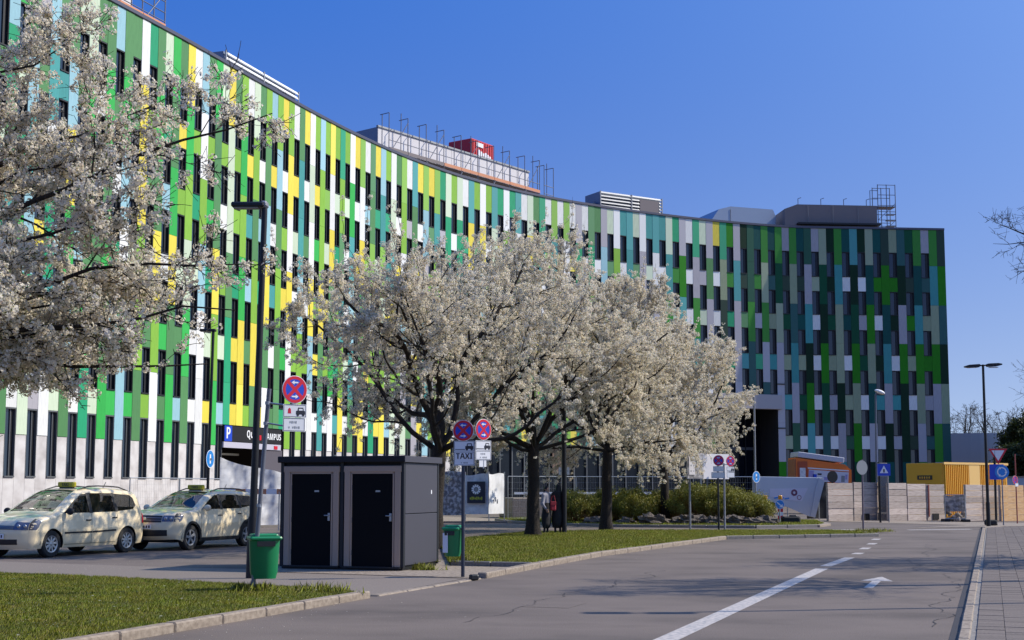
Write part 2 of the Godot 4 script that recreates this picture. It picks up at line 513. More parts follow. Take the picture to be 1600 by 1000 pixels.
func ground() -> void:
	flat("ground", [[-900, -300], [900, -300], [900, 1500], [-900, 1500]], 0.0, M.asphalt)
	flat("driveway", [[-2.25, 20.3], [-2.62, 20.64], [-4.11, 21.65], [-6.61, 23.21], [-9.3, 24.62], [-24.0, 33.02], [-24.0, 38.0], [-11.28, 29.9], [-7.45, 28.0], [-4.7, 27.0], [-4.7, 26.2], [-0.9, 24.3]], 0.004, M.tarmac)
	flat("pavement", [[-5.2, 26.95], [-4.7, 26.3], [-0.62, 24.45], [0.42, 27.8], [-1.32, 28.45], [-1.3, 30.5], [-4.2, 31.5]], 0.008, M.concrete)
	flat("footpath", [[-30.0, 57.0], [-21.0, 59.0], [-3.2, 62.5], [-0.2, 62.8], [0.0, 70.0], [-6.0, 80.0], [-24.0, 62.0]], 0.004, M.concrete)
	flat("footpath", [[16.2, 54.6], [19.3, 56.0], [23.5, 57.0], [30.0, 54.0], [30.0, 62.0], [23.8, 62.2], [16.0, 69.8], [13.0, 71.0], [14.8, 66.5], [18.0, 61.5], [20.0, 58.8]], 0.012, M.concrete)
	raised("lawn", LAWN_A, 0.09, M.turf)
	raised("lawn", LAWN_B, 0.09, M.turf)
	raised("lawn", LAWN_C, 0.1, M.turf)
	kerb("kerb", [[-8.1, 4.0], [-2.2, 20.2]], 0.16, 0.11, M.concrete)
	kerb("kerb", [[-2.1, 20.45], [-0.62, 24.3]], 0.16, 0.025, M.concrete)
	kerb("kerb", [[-0.55, 24.5], [0.5, 27.7], [2.08, 32.3], [6.8, 42.85]], 0.18, 0.11, M.concrete)
	kerb("kerb", [[6.85, 42.9], [12.4, 45.25]], 0.14, 0.11, M.concrete_dark)
	kerb("kerb", [[12.4, 45.3], [11.75, 49.05], [3.75, 49.08], [0.4, 47.2], [-2.2, 39.65]], 0.14, 0.11, M.concrete_dark, 2.0)
	kerb("kerb", [[0.42, 27.75], [-1.3, 28.4]], 0.08, 0.11, M.concrete_dark)
	kerb("kerb", [[-0.8, 66.5], [0.1, 62.2], [1.6, 58.9], [4.25, 56.15], [9.9, 54.35], [12.75, 55.9]], 0.15, 0.12, M.concrete_dark, 2.0)
	kerb("kerb", [[12.75, 55.9], [13.75, 58.2], [14.4, 63.0]], 0.3, 0.1, M.concrete, 2.0)
	kerb("kerb", [[-30.0, 56.9], [-21.0, 58.9], [-3.2, 62.4], [-0.2, 62.7]], 0.15, 0.1, M.concrete, 2.0)
	# the right-hand side: a row of light gutter stones, then the paved path a step higher
	kerb("kerb", [[1.45, 5.0], [19.05, 53.9]], 0.13, 0.05, M.concrete)
	kerb("kerb", [[19.0, 53.9], [20.4, 55.6], [24.0, 56.4], [32.0, 53.0]], 0.2, 0.07, M.concrete, 2.0)
	raised("paved_path", [[1.5, 5.0], [19.14, 53.9], [20.4, 55.4], [24.0, 56.2], [40.0, 50.0], [30.0, 5.0]], 0.035, M.concrete_dark)
	# pavers: rows of slabs across the path, real joints
	var one := MB.new()
	one.slab(Vector3.ZERO, Vector3(0.296, 0.03, 0.1965), 0.003, Basis())
	var mm := MultiMesh.new()
	mm.transform_format = MultiMesh.TRANSFORM_3D
	mm.use_colors = true
	mm.mesh = one.mesh()
	var xf := []
	var cl := []
	var u := Vector3(ROAD.x, 0, -ROAD.y).normalized()
	var r := Vector3(u.z * -1.0, 0, u.x)
	for i in range(30, 270):
		for j in range(0, 17):
			var s := i * 0.2
			var o := P(1.58, 0, 5.0) + u * s + r * (0.15 + j * 0.3)
			xf.append(Transform3D(Basis(r, Vector3.UP, r.cross(Vector3.UP)).rotated(Vector3.UP, rng.randf_range(-0.01, 0.01)), Vector3(o.x, 0.036 + rng.randf_range(-0.003, 0.003), o.z)))
			var t := rng.randf_range(0.86, 1.06)
			cl.append(Color(0.2 * t, 0.162 * t, 0.138 * t))
	mm.instance_count = xf.size()
	for i in xf.size():
		mm.set_instance_transform(i, xf[i])
		mm.set_instance_color(i, cl[i])
	var mi := MultiMeshInstance3D.new()
	mi.name = "paver"
	mi.multimesh = mm
	mi.material_override = M.paver
	add_child(mi)
	tag(mi, "", "", "", "stuff")
	mi.set_meta("label", "grey rectangular pavers of the footpath right of the road")
	# markings
	var k := ROAD.normalized()
	var side := Vector2(k.y, -k.x)
	for q in [[2.9, 5.0, 6.34, 27.4, 0.13], [6.6, 28.2, 8.0, 31.7, 0.12], [8.55, 33.3, 8.85, 34.0, 0.12], [9.45, 36.0, 9.8, 36.9, 0.12], [10.45, 39.0, 10.8, 39.9, 0.12], [11.5, 42.4, 11.85, 43.3, 0.12]]:
		var a := Vector2(q[0], q[1])
		var e := Vector2(q[2], q[3])
		if q[1] == 5.0: a = Vector2(-1.85, 5.0)
		flat("lane_line", [[a.x - side.x * q[4], a.y - side.y * q[4]], [e.x - side.x * q[4], e.y - side.y * q[4]], [e.x + side.x * q[4], e.y + side.y * q[4]], [a.x + side.x * q[4], a.y + side.y * q[4]]], 0.004, M.road_paint)
	var pts := []
	for q in [[0.0, -0.075], [1.7, -0.075], [1.7, -0.28], [2.9, 0.0], [1.7, 0.28], [1.7, 0.075], [0.0, 0.075]]:
		var w: Vector2 = Vector2(5.89, 22.17) + k * q[0] + side * q[1]
		pts.append([w.x, w.y])
	flat("direction_arrow", pts, 0.004, M.road_paint)
	for q in [[[8.4, 52.0], [14.5, 52.6]], [[15.5, 52.0], [18.3, 53.0]]]:
		flat("give_way_line", [[q[0][0], q[0][1]], [q[1][0], q[1][1]], [q[1][0], q[1][1] + 0.5], [q[0][0], q[0][1] + 0.5]], 0.004, M.road_paint)
	# cracks and tar-sealed seams that wander along the lane
	for q in [[5.0, 16.0, 12.0, 0.011, 3], [-0.6, 16.5, 11.0, 0.01, 5], [7.6, 26.0, 14.0, 0.014, 6]]:
		var f := noise(0.5, q[4], 4)
		var pl := []
		var pr := []
		for i in 61:
			var s := i / 60.0
			var c: Vector2 = Vector2(q[0], q[1]) + k * q[2] * s + side * (f.get_noise_1d(s * 9.0) * 0.5 + f.get_noise_1d(s * 90.0) * 0.05)
			var w: float = q[3] * (0.35 + 0.9 * absf(f.get_noise_1d(s * 40.0 + 50.0)))
			pl.append([c.x - side.x * w, c.y - side.y * w])
			pr.append([c.x + side.x * w, c.y + side.y * w])
		pr.reverse()
		flat("road_crack", pl + pr, 0.005, M.tar_seal)
	flat("road_seam", [[1.28, 5.0], [18.85, 53.8], [18.97, 53.8], [1.37, 5.0]], 0.005, M.tar_seal)
	# worn patches in the road surface: old repairs, squares of newer asphalt
	for q in [[0.6, 19.0, 0.7, 0.9]]:
		var c := Vector2(q[0], q[1])
		var pp := []
		for z in [[-1, -1], [1, -1], [1, 1], [-1, 1]]:
			var w: Vector2 = c + side * q[2] * 0.5 * z[0] + k * q[3] * 0.5 * z[1]
			pp.append([w.x, w.y])
		flat("road_patch", pp, 0.003, M.tarmac if q[2] > 0.8 else M.asphalt)

# ---------------------------------------------------------------- the office building
func colour_plan() -> Array: # [index -> array of seven letters]
	var top := "oboowe omvo ywbovmyolw molbly lwoy wlblyl elwy lwoybl wolw tylyle mlmw tlwlte wetw moewlw lwnw oonmwt tmwt ttmenw emny egndhk gkgn gkhnmd gktd mkdmkh gngd".replace(" ", "")
	var ev := {-10: "????oo", -8: "????mm", -6: "????ww", -4: "????oo", -2: "????ee", 0: "v???vn", 2: "v???bb", 4: "yy??oo", 6: "vo??ww", 8: "o??ovv", 10: "v??voo", 12: "wl?wwo", 14: "oo??vv", 16: "mm??ee", 18: "vl??yw", 20: "lo??oo", 22: "ob??ww", 24: "bo?oom", 26: "yw??ly", 28: "tt??ll", 30: "mw??ww", 32: "llyo??", 34: "wyo???", 100: "mdhhhh", 98: "onww??", 102: "tnnn", 104: "hgkk", 106: "mgn", 108: "hmnnn", 110: "mktnh", 112: "ntdgt", 114: "hdghk", 116: "tmmdn", 118: "dhgmg", 120: "kgmkn", 122: "gktnd", 124: "dngdd", 126: "ktgmn", 128: "tmgng", 129: "gkdmk", 96: "ngtwn", 94: "gtwnw", 92: "tgtww", 90: "wnwtn", 88: "nwwmt", 86: "toow?"}
	var od := {-1: "????m", -3: "????w", -5: "????m", -7: "????n", -9: "????w", 1: "o???v", 3: "o???v", 5: "l???l", 7: "e???o", 9: "y???b", 11: "l???w", 13: "l???y", 15: "l???b", 17: "lle?y", 19: "y???l", 21: "w???y", 23: "y???o", 25: "w???e", 27: "y????", 29: "w????", 127: "nkmgnk", 125: "hdgmwd", 123: "mgdwtn", 121: "kgwdtw", 119: "dwnhww", 117: "kwkwmh", 115: "ddhmnw", 113: "nmwwww", 111: "kdkmhw", 109: "ndhmtm", 107: "kmtkn", 105: "gne", 103: "dotk", 101: "gee", 99: "www", 97: "nme", 95: "wwm", 93: "gmo", 91: "wmo"}
	for k in [113, 111, 109, 127, 125, 123, 121, 119, 117, 115]: # there the first letter repeats the top row
		od[k] = od[k].substr(1)
	var left := "vvoollywwbemot"
	var mid := "llemtwwyonbet"
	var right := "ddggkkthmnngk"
	var out := []
	for i in range(-24, 130):
		var pal := left if i < 48 else (mid if i < 92 else right)
		if i < -4: pal = "vvoeembnwwoet"
		elif i >= 8 and i < 48: pal = "lllovyywwbtlem"
		var l := []
		if i >= 0 and i < top.length(): l.append(top[i])
		else: l.append(pal[rng.randi() % pal.length()])
		var src: String = (ev.get(i, "") if i % 2 == 0 or i == 129 else od.get(i, ""))
		for r in 6:
			var ch := src[r] if r < src.length() else "?"
			if ch == "?":
				var p2 := pal
				if i % 2 != 0: p2 += "wwym" if i < 92 else "wwm"
				ch = p2[rng.randi() % p2.length()]
				if ch == l[-1]: ch = p2[rng.randi() % p2.length()]
			l.append(ch)
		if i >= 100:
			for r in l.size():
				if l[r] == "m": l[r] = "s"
		out.append(l)
	return out

func building() -> void:
	var base := P(fac(60).x, 0, fac(60).y)
	var root := thing("office_building", "long curved office building clad in green, yellow and white vertical panels", "building", base)
	var plan := colour_plan()
	var pieces := []
	var brk := [25.2, 21.86, 18.22, 14.65, 11.04, 7.42, 3.95, 0.1]
	var wtop := [23.05, 19.43, 15.88, 12.2, 8.64, 5.1]
	var wbot := [20.73, 17.25, 13.57, 9.98, 6.29, 2.1]
	for i in range(-24, 130):
		var a := fac(i)
		var b := fac(i + 1)
		var w := a.distance_to(b)
		var bs := fac_basis(i + 0.5)
		var o := P((a.x + b.x) * 0.5, 0, (a.y + b.y) * 0.5)
		var low := 0.1 # lowest height with cladding
		var garage := i >= 16 and i <= 25
		var lobby := i >= 60 and i <= 98
		var portal := i >= 99 and i <= 107
		if garage: low = 5.1
		if lobby: low = 5.1
		if portal: low = 9.95
		var dist := o.length()
		var vis := seen(o + Vector3(0, 12, 0)) or seen(o + Vector3(0, 3, 0))
		var face := absf(bs.z.dot(o.normalized()))
		var col: Array = plan[i + 24]
		if i % 2 == 0 or i == 129:
			for r in 7:
				var y1: float = brk[r]
				var y0: float = brk[r + 1]
				if y1 <= low: continue
				y0 = maxf(y0, low)
				var c: String = col[r]
				var plaster := r == 6 and i < 60
				pieces.append({"k": "plinth_panel" if plaster else "cladding_panel", "i": i, "y0": y0, "y1": y1, "w": w, "bs": bs, "o": o, "c": c, "big": (w * face) * (y1 - y0) / dist / dist * (1.0 if vis else 0.01)})
		else:
			var ys := [[25.2, wtop[0]]]
			for r in 5: ys.append([wbot[r], wtop[r + 1]])
			for r in 6:
				var y1: float = ys[r][0]
				var y0: float = ys[r][1]
				if y1 <= low + 0.02: continue
				pieces.append({"k": "spandrel_panel", "i": i, "y0": maxf(y0, low), "y1": y1, "w": w, "bs": bs, "o": o, "c": col[r], "big": (w * face) * (y1 - y0) / dist / dist * (1.0 if vis else 0.01)})
			for r in 6:
				if wtop[r] <= low + 0.02: continue
				var y0: float = wbot[r] if r < 5 or i < 60 else 1.0
				pieces.append({"k": "window", "i": i, "y0": y0, "y1": wtop[r], "w": w, "bs": bs, "o": o, "big": (w * face) * (wtop[r] - y0) / dist / dist * (1.0 if vis else 0.01)})
			if low < 1.0:
				pieces.append({"k": "plinth_panel", "i": i, "y0": 0.1, "y1": 2.1 if i < 60 else 1.0, "w": w, "bs": bs, "o": o, "c": "w" if i < 60 else col[6], "big": w * face * 2.0 / dist / dist * (1.0 if vis else 0.01)})
	pieces.sort_custom(func(p, q): return p.big > q.big)
	var frames := {}
	var count := {}
	var rest := {}
	for k in ["cladding_panel", "spandrel_panel", "plinth_panel"]:
		rest[k] = MB.new()
		rest[k].tint = true
	rest.plaster = MB.new()
	rest.frame = MB.new()
	rest.pane = MB.new()
	for p in pieces:
		var h: float = p.y1 - p.y0
		var xf := Transform3D(p.bs, p.o + Vector3(0, (p.y0 + p.y1) * 0.5, 0))
		count[p.k] = count.get(p.k, 0) + 1
		var few: bool = count[p.k] <= 300
		if p.k == "window":
			var key := "%.2f" % h
			if not frames.has(key):
				var f := MB.new()
				for sx in [-1.0, 1.0]: f.box(Vector3(sx * 0.475, 0, -0.12), Vector3(0.05, h, 0.2))
				f.box(Vector3(0, h * 0.5 - 0.03, -0.12), Vector3(0.9, 0.06, 0.2))
				f.box(Vector3(0, -h * 0.5 + 0.03, -0.1), Vector3(0.9, 0.06, 0.26))
				f.box(Vector3(0.13, 0, -0.15), Vector3(0.06, h - 0.12, 0.08))
				var g := MB.new()
				g.box(Vector3(-0.175, 0, -0.17), Vector3(0.55, h - 0.12, 0.02))
				var e := MB.new()
				e.box(Vector3(0.305, 0, -0.16), Vector3(0.29, h - 0.12, 0.03))
				frames[key] = [f, g, e, f.mesh(), g.mesh(), e.mesh()]
			var fr: Array = frames[key]
			var xs := xf * Transform3D(Basis.from_scale(Vector3(p.w, 1, 1)), Vector3.ZERO)
			if few:
				xs.origin -= base
				var win := part("window", fr[3], M.frame_grey if p.y1 < 5.2 and p.i < 60 else M.frame_dark, root, xs)
				part("pane", fr[4], M.window_glass, win)
				part("vent_panel", fr[5], M.frame_dark, win)
			else:
				xs.origin -= base
				rest.frame.add(fr[0], xs)
				rest.frame.add(fr[2], xs)
				rest.pane.add(fr[1], xs)
		else:
			var proud := 0.0 if p.k == "cladding_panel" else -0.012
			if p.k == "plinth_panel": proud = -0.03
			var size := Vector3(p.w - 0.012, h - 0.012, 0.06)
			var x2 := Transform3D(p.bs * Basis.from_scale(size), xf.origin - base + p.bs.z * (proud - 0.03))
			var plaster: bool = p.k == "plinth_panel" and p.i < 60
			if few:
				var m: Material = M["plaster%d" % (rng.randi() % 3)] if plaster else PANEL[p.c][rng.randi() % 3]
				part(p.k, box_mesh, m, root, x2)
			elif plaster:
				rest.plaster.box(x2.origin, size, p.bs)
			else:
				var mb: MB = rest[p.k]
				mb.col = (PANEL[p.c][rng.randi() % 3].albedo_color as Color).srgb_to_linear()
				mb.box(x2.origin, size, p.bs)
	for k in ["cladding_panel", "spandrel_panel", "plinth_panel"]:
		if rest[k].v.size(): tag(part(k + "_field", rest[k].mesh(), M.panel_tinted, root), "", "", "", "stuff")
	if rest.plaster.v.size(): tag(part("plaster_field", rest.plaster.mesh(), M.plaster1, root), "", "", "", "stuff")
	tag(part("window_frame_field", rest.frame.mesh(), M.frame_dark, root), "", "", "", "stuff")
	tag(part("pane_field", rest.pane.mesh(), M.window_glass, root), "", "", "", "stuff")
	# the body behind the cladding: wall, back, roof, coping
	var wall := MB.new()
	var roof := MB.new()
	var cop := MB.new()
	for i in range(-24, 130):
		var p0 := P(fac(i).x, 0, fac(i).y) - base
		var p1 := P(fac(i + 1).x, 0, fac(i + 1).y) - base
		var n0 := fac_basis(i).z
		var n1 := fac_basis(i + 1).z
		var lo := 0.0
		if i >= 16 and i <= 25: lo = 5.0
		if i >= 60 and i <= 98: lo = 5.0
		if i >= 99 and i <= 107: lo = 9.9
		var nn := (n0 + n1).normalized()
		var u := Vector3.UP
		wall.quad(p0 - n0 * 0.25 + u * lo, p1 - n1 * 0.25 + u * lo, p1 - n1 * 0.25 + u * 25.1, p0 - n0 * 0.25 + u * 25.1, nn)
		wall.quad(p0 - n0 * 15.0, p1 - n1 * 15.0, p1 - n1 * 15.0 + u * 25.1, p0 - n0 * 15.0 + u * 25.1, -nn)
		if lo > 0.0: wall.quad(p0 - n0 * 0.02 + u * lo, p1 - n1 * 0.02 + u * lo, p1 - n1 * 7.0 + u * lo, p0 - n0 * 7.0 + u * lo, -u)
		roof.quad(p0 - n0 * 0.2 + u * 25.1, p1 - n1 * 0.2 + u * 25.1, p1 - n1 * 15.0 + u * 25.1, p0 - n0 * 15.0 + u * 25.1, u)
		var prof := [Vector2(0.02, 25.19), Vector2(0.07, 25.22), Vector2(0.07, 25.4), Vector2(-0.45, 25.43), Vector2(-0.45, 25.1)]
		for k in prof.size() - 1:
			var q: Vector2 = prof[k]
			var r: Vector2 = prof[k + 1]
			cop.flat4(p0 + n0 * q.x + u * q.y, p1 + n1 * q.x + u * q.y, p1 + n1 * r.x + u * r.y, p0 + n0 * r.x + u * r.y, nn * 0.4 + u * 0.3 if k != 3 else -nn)
	for i in [-24, 130]:
		var p0 := P(fac(i).x, 0, fac(i).y) - base
		var n0 := fac_basis(i).z
		var s := fac_basis(i).x * (1.0 if i > 0 else -1.0)
		wall.quad(p0 - n0 * 0.0, p0 - n0 * 15.0, p0 - n0 * 15.0 + Vector3.UP * 25.1, p0 + Vector3.UP * 25.1, s)
	part("wall", wall.mesh(), M.wall_dark, root)
	part("roof", roof.mesh(), M.concrete_dark, root)
	part("coping", cop.mesh(), M.coping, root)
	# garage entrance on the left
	var gw := MB.new()
	for q in [[16.0, 0.02, 7.0], [26.0, 0.02, 7.0]]:
		var p0 := roofpt(q[0], q[1], 0) - base
		var p1 := roofpt(q[0], q[2], 0) - base
		gw.flat4(p0, p1, p1 + Vector3.UP * 5.0, p0 + Vector3.UP * 5.0, fac_basis(q[0]).x * (1.0 if q[0] < 20.0 else -1.0))
	gw.flat4(roofpt(16, 7, 0) - base, roofpt(26, 7, 0) - base, roofpt(26, 7, 5) - base, roofpt(16, 7, 5) - base, fac_basis(20).z)
	part("garage_wall", gw.mesh(), mat("garage_wall", lin(0.07, 0.055, 0.05), 0.9), root)
	var b20 := fac_basis(21)
	var band_a := roofpt(15.95, -0.06, 0) - base
	var band_b := roofpt(25.2, -0.06, 0) - base
	var bl := band_a.distance_to(band_b)
	var bx := (band_b - band_a).normalized()
	var bb := Basis(bx, Vector3.UP, bx.cross(Vector3.UP))
	var bc := (band_a + band_b) * 0.5
	boxpart("sign_band", bc + Vector3(0, 4.62, 0), Vector3(bl, 0.86, 0.12), M.anthracite, root, 0.0, bb)
	boxpart("lintel", bc + Vector3(0, 4.0, 0), Vector3(bl, 0.32, 0.1), mat("lintel", lin(0.46, 0.44, 0.52), 0.6), root, 0.0, bb)
	var pil := roofpt(24.0, 0.1, 0) - base
	boxpart("garage_pier", pil + Vector3(0, 1.92, 0), Vector3(2.2, 3.84, 0.3), mat("garage_pier", lin(0.085, 0.075, 0.095), 0.8), root, 0.0, bb)
	boxpart("light_tube", roofpt(20.5, 1.5, 3.55) - base, Vector3(2.2, 0.12, 0.12), mat("light_tube", lin(0.7, 0.66, 0.55), 0.5), root, 0.0, bb)
	var face := bb.z * 0.065
	boxpart("parking_sign", band_a + bx * 0.42 + Vector3(0, 4.62, 0) + face, Vector3(0.78, 0.86, 0.03), M.sign_blue, root, 0.0, bb)
	text("letter", "P", 0.62, band_a + bx * 0.4 + Vector3(0, 4.64, 0) + face + bb.z * 0.02, M.sign_white, root, bb)
	text("lettering", "Quar", 0.42, band_a + bx * (bl * 0.485) + Vector3(0, 4.66, 0) + face, M.sign_white, root, bb)
	boxpart("red_mark", band_a + bx * (bl * 0.615) + Vector3(0, 4.5, 0) + face, Vector3(0.2, 0.28, 0.02), M.sign_red, root, 0.0, bb)
	text("lettering", "CAMPUS", 0.36, band_a + bx * (bl * 0.84) + Vector3(0, 4.6, 0) + face, M.sign_white, root, bb)
	boxpart("red_mark", band_a + bx * (bl * 0.9) + Vector3(0, 3.98, 0) + face, Vector3(0.4, 0.2, 0.02), M.sign_red, root, 0.0, bb)
	boxpart("plate", pil + bx * 0.2 + Vector3(0, 2.55, 0) + bb.z * 0.16, Vector3(0.9, 0.07, 0.02), M.sign_white, root, 0.0, bb)
	# lobby: dark glass with posts under the first floor; then the deep entrance with its grey beam
	var glass := MB.new()
	for i in range(60, 108):
		var d := 0.5 if i < 99 else 3.5
		var t := 5.1 if i < 99 else 9.9
		var p0 := roofpt(i, d, 0) - base
		var p1 := roofpt(i + 1, d, 0) - base
		glass.quad(p0, p1, p1 + Vector3.UP * t, p0 + Vector3.UP * t, fac_basis(i + 0.5).z)
	mat("lobby_glass", lin(0.008, 0.01, 0.016), 0.08).metallic_specular = 0.3
	part("lobby_glazing", glass.mesh(), M.lobby_glass, root)
	for i in range(60, 99, 2):
		boxpart("glazing_post", roofpt(i, 0.42, 2.5) - base, Vector3(0.1, 5.1, 0.12), M.frame_grey, root, 0.0, fac_basis(i))
	for i in range(100, 108, 2):
		boxpart("glazing_post", roofpt(i, 3.4, 4.95) - base, Vector3(0.08, 9.9, 0.12), M.frame_dark, root, 0.0, fac_basis(i))
	for i in [75]:
		boxpart("lobby_panel", roofpt(i + 0.5, 0.38, 3.9) - base, Vector3(1.3, 2.2, 0.06), mat("lobby_panel", lin(0.16, 0.1, 0.07), 0.7), root, 0.0, fac_basis(i))
	boxpart("glazing_transom", roofpt(103.5, 3.4, 5.2) - base, Vector3(6.0, 0.25, 0.14), M.frame_grey, root, 0.0, fac_basis(103))
	for q in [[99.0, 1.0], [108.0, -1.0]]:
		var w := MB.new()
		var p0 := roofpt(q[0], 0.02, 0) - base
		var p1 := roofpt(q[0], 3.6, 0) - base
		w.flat4(p0, p1, p1 + Vector3.UP * 9.9, p0 + Vector3.UP * 9.9, fac_basis(q[0]).x * q[1])
		part("entrance_cheek", w.mesh(), M.wall_dark, root)
	boxpart("entrance_beam", roofpt(103.0, -0.25, 9.25) - base, Vector3(7.6, 1.3, 0.6), mat("entrance_beam", lin(0.4, 0.36, 0.36), 0.6), root, 0.03, fac_basis(103))
	for j in 3:
		boxpart("column_band", roofpt(108.5, -0.01, [10.9, 6.95, 2.6][j]) - base, Vector3(0.76, 0.1, 0.1), M.frame_dark, root, 0.0, fac_basis(108.5))

# ---------------------------------------------------------------- on the roof
func hull(corners: Array, y0: float, y1: float, origin: Vector3) -> MB: # upright prism over ground corners
	var b := MB.new()
	var mid := Vector3.ZERO
	for c in corners: mid += c / corners.size()
	for i in corners.size():
		var p: Vector3 = corners[i]
		var q: Vector3 = corners[(i + 1) % corners.size()]
		b.flat4(Vector3(p.x, y0, p.z) - origin, Vector3(q.x, y0, q.z) - origin, Vector3(q.x, y1, q.z) - origin, Vector3(p.x, y1, p.z) - origin, Vector3(p.x + q.x - 2 * mid.x, 0, p.z + q.z - 2 * mid.z))
	for i in range(1, corners.size() - 1):
		for y in [y0, y1]:
			var u := Vector3.UP if y == y1 else Vector3.DOWN
			b.tri(Vector3(corners[0].x, y, corners[0].z) - origin, Vector3(corners[i].x, y, corners[i].z) - origin, Vector3(corners[i + 1].x, y, corners[i + 1].z) - origin, u, u, u)
	return b

func scaffold(label: String, a: Vector3, b: Vector3, h: float, step: float, lifts: Array, boards: Array, braces := true, hooks := true, board_mat := "orange_board") -> Node3D:
	var root := thing("scaffold", label, "scaffold", a, 0.0, "scaffolds on the roof edge")
	var d := b - a
	d.y = 0
	var l := d.length()
	var x := d / l
	var z := x.cross(Vector3.UP)
	var cnt := maxi(1, roundi(l / step))
	var poles := MB.new()
	for k in cnt + 1:
		var p := x * (l * k / cnt)
		tubepart("standard", [p, p + Vector3(0, h, 0)], 0.035, M.scaffold_steel, root, 6)
		tubepart("standard", [p - z * 0.7, p - z * 0.7 + Vector3(0, h + (0.5 if k % 2 else 0.0), 0)], 0.035, M.scaffold_steel, root, 6)
		if hooks: poles.bar(p + Vector3(0, h, 0), p - z * 0.9 + Vector3(0, h, 0), 0.03)
		if braces and k < cnt and k % 2 == 0:
			tubepart("brace", [p + Vector3(0, lifts[0], 0), x * (l * (k + 1) / cnt) + Vector3(0, h * 0.9, 0)], 0.03, M.scaffold_steel, root, 6)
	for y in lifts:
		tubepart("ledger", [Vector3(0, y, 0), x * l + Vector3(0, y, 0)], 0.028, M.scaffold_steel, root, 6)
	if hooks: part("bracket", poles.mesh(), M.scaffold_steel, root)
	for y in boards:
		for k in cnt:
			boxpart("toe_board", x * (l * (k + 0.5) / cnt) + z * 0.05 + Vector3(0, y, 0), Vector3(l / cnt - 0.04, 0.24, 0.04), M[board_mat] if cnt < 9 or k >= cnt - 6 else M.brown_grey, root, 0.0, Basis(x, Vector3.UP, z))
			boxpart("deck", x * (l * (k + 0.5) / cnt) - z * 0.35 + Vector3(0, y - 0.14, 0), Vector3(l / cnt - 0.04, 0.05, 0.65), M.brown_grey, root, 0.0, Basis(x, Vector3.UP, z))
	return root

func louvres(called: String, label: String, t0: float, t1: float, back: float, y0: float, y1: float, rows: int, blank: Array) -> void:
	var a := roofpt(t0, back, 0)
	var b := roofpt(t1, back, 0)
	var x := (b - a).normalized()
	var z := x.cross(Vector3.UP)
	var bs := Basis(x, Vector3.UP, z)
	var l := a.distance_to(b)
	var root := thing(called, label, "louvre screen", a + Vector3(0, 25.1, 0), 0.0, "louvre screens on the roof")
	var core := MB.new()
	core.box(x * l * 0.5 - z * 1.3 + Vector3(0, (y0 + y1) * 0.5 - 25.1, 0), Vector3(l - 0.1, y1 - y0 - 0.06, 2.3), bs)
	core.box(x * l * 0.5 - z * 1.3 + Vector3(0, (y0 - 25.1) * 0.5, 0), Vector3(l - 0.6, y0 - 25.1, 1.8), bs)
	part("plant_box", core.mesh(), M.blue_grey, root)
	var pitch := (y1 - y0) / rows
	var slat := MB.new()
	slat.slab(Vector3.ZERO, Vector3(1, pitch * 0.72, 0.05), 0.012)
	for r in rows:
		for q in blank:
			if q[2] <= r and r <= q[3] and q[1] > q[0]:
				pass
		var cuts := [0.0]
		for q in blank:
			if q[2] <= r and r <= q[3]:
				cuts.append(q[0]); cuts.append(q[1])
		cuts.append(1.0)
		for k in range(0, cuts.size(), 2):
			var u0: float = cuts[k] * l
			var u1: float = cuts[k + 1] * l
			var m := MB.new()
			m.slab(Vector3.ZERO, Vector3(u1 - u0, pitch * 0.7, 0.06), 0.015)
			part("slat", m.mesh(), M.steel_dull if t0 > 60 else M.white_paint, root, Transform3D(bs.rotated(x, -0.5), x * (u0 + u1) * 0.5 + z * 0.02 + Vector3(0, y0 + pitch * (r + 0.5) - 25.1, 0)))
	for q in blank:
		boxpart("blank_panel", x * l * (q[0] + q[1]) * 0.5 + z * 0.02 + Vector3(0, y0 + pitch * (q[2] + q[3] + 1) * 0.5 - 25.1, 0), Vector3((q[1] - q[0]) * l - 0.08, pitch * (q[3] - q[2] + 1) - 0.05, 0.06), M.brown_grey if t0 > 60 else M.blue_grey, root, 0.0, bs)
	for u in [0.0, 0.5, 1.0]:
		boxpart("post", x * l * u + z * 0.06 + Vector3(0, (y1 - 25.1) * 0.5, 0), Vector3(0.09, y1 - 25.1, 0.06), M.steel_dull, root, 0.0, bs)

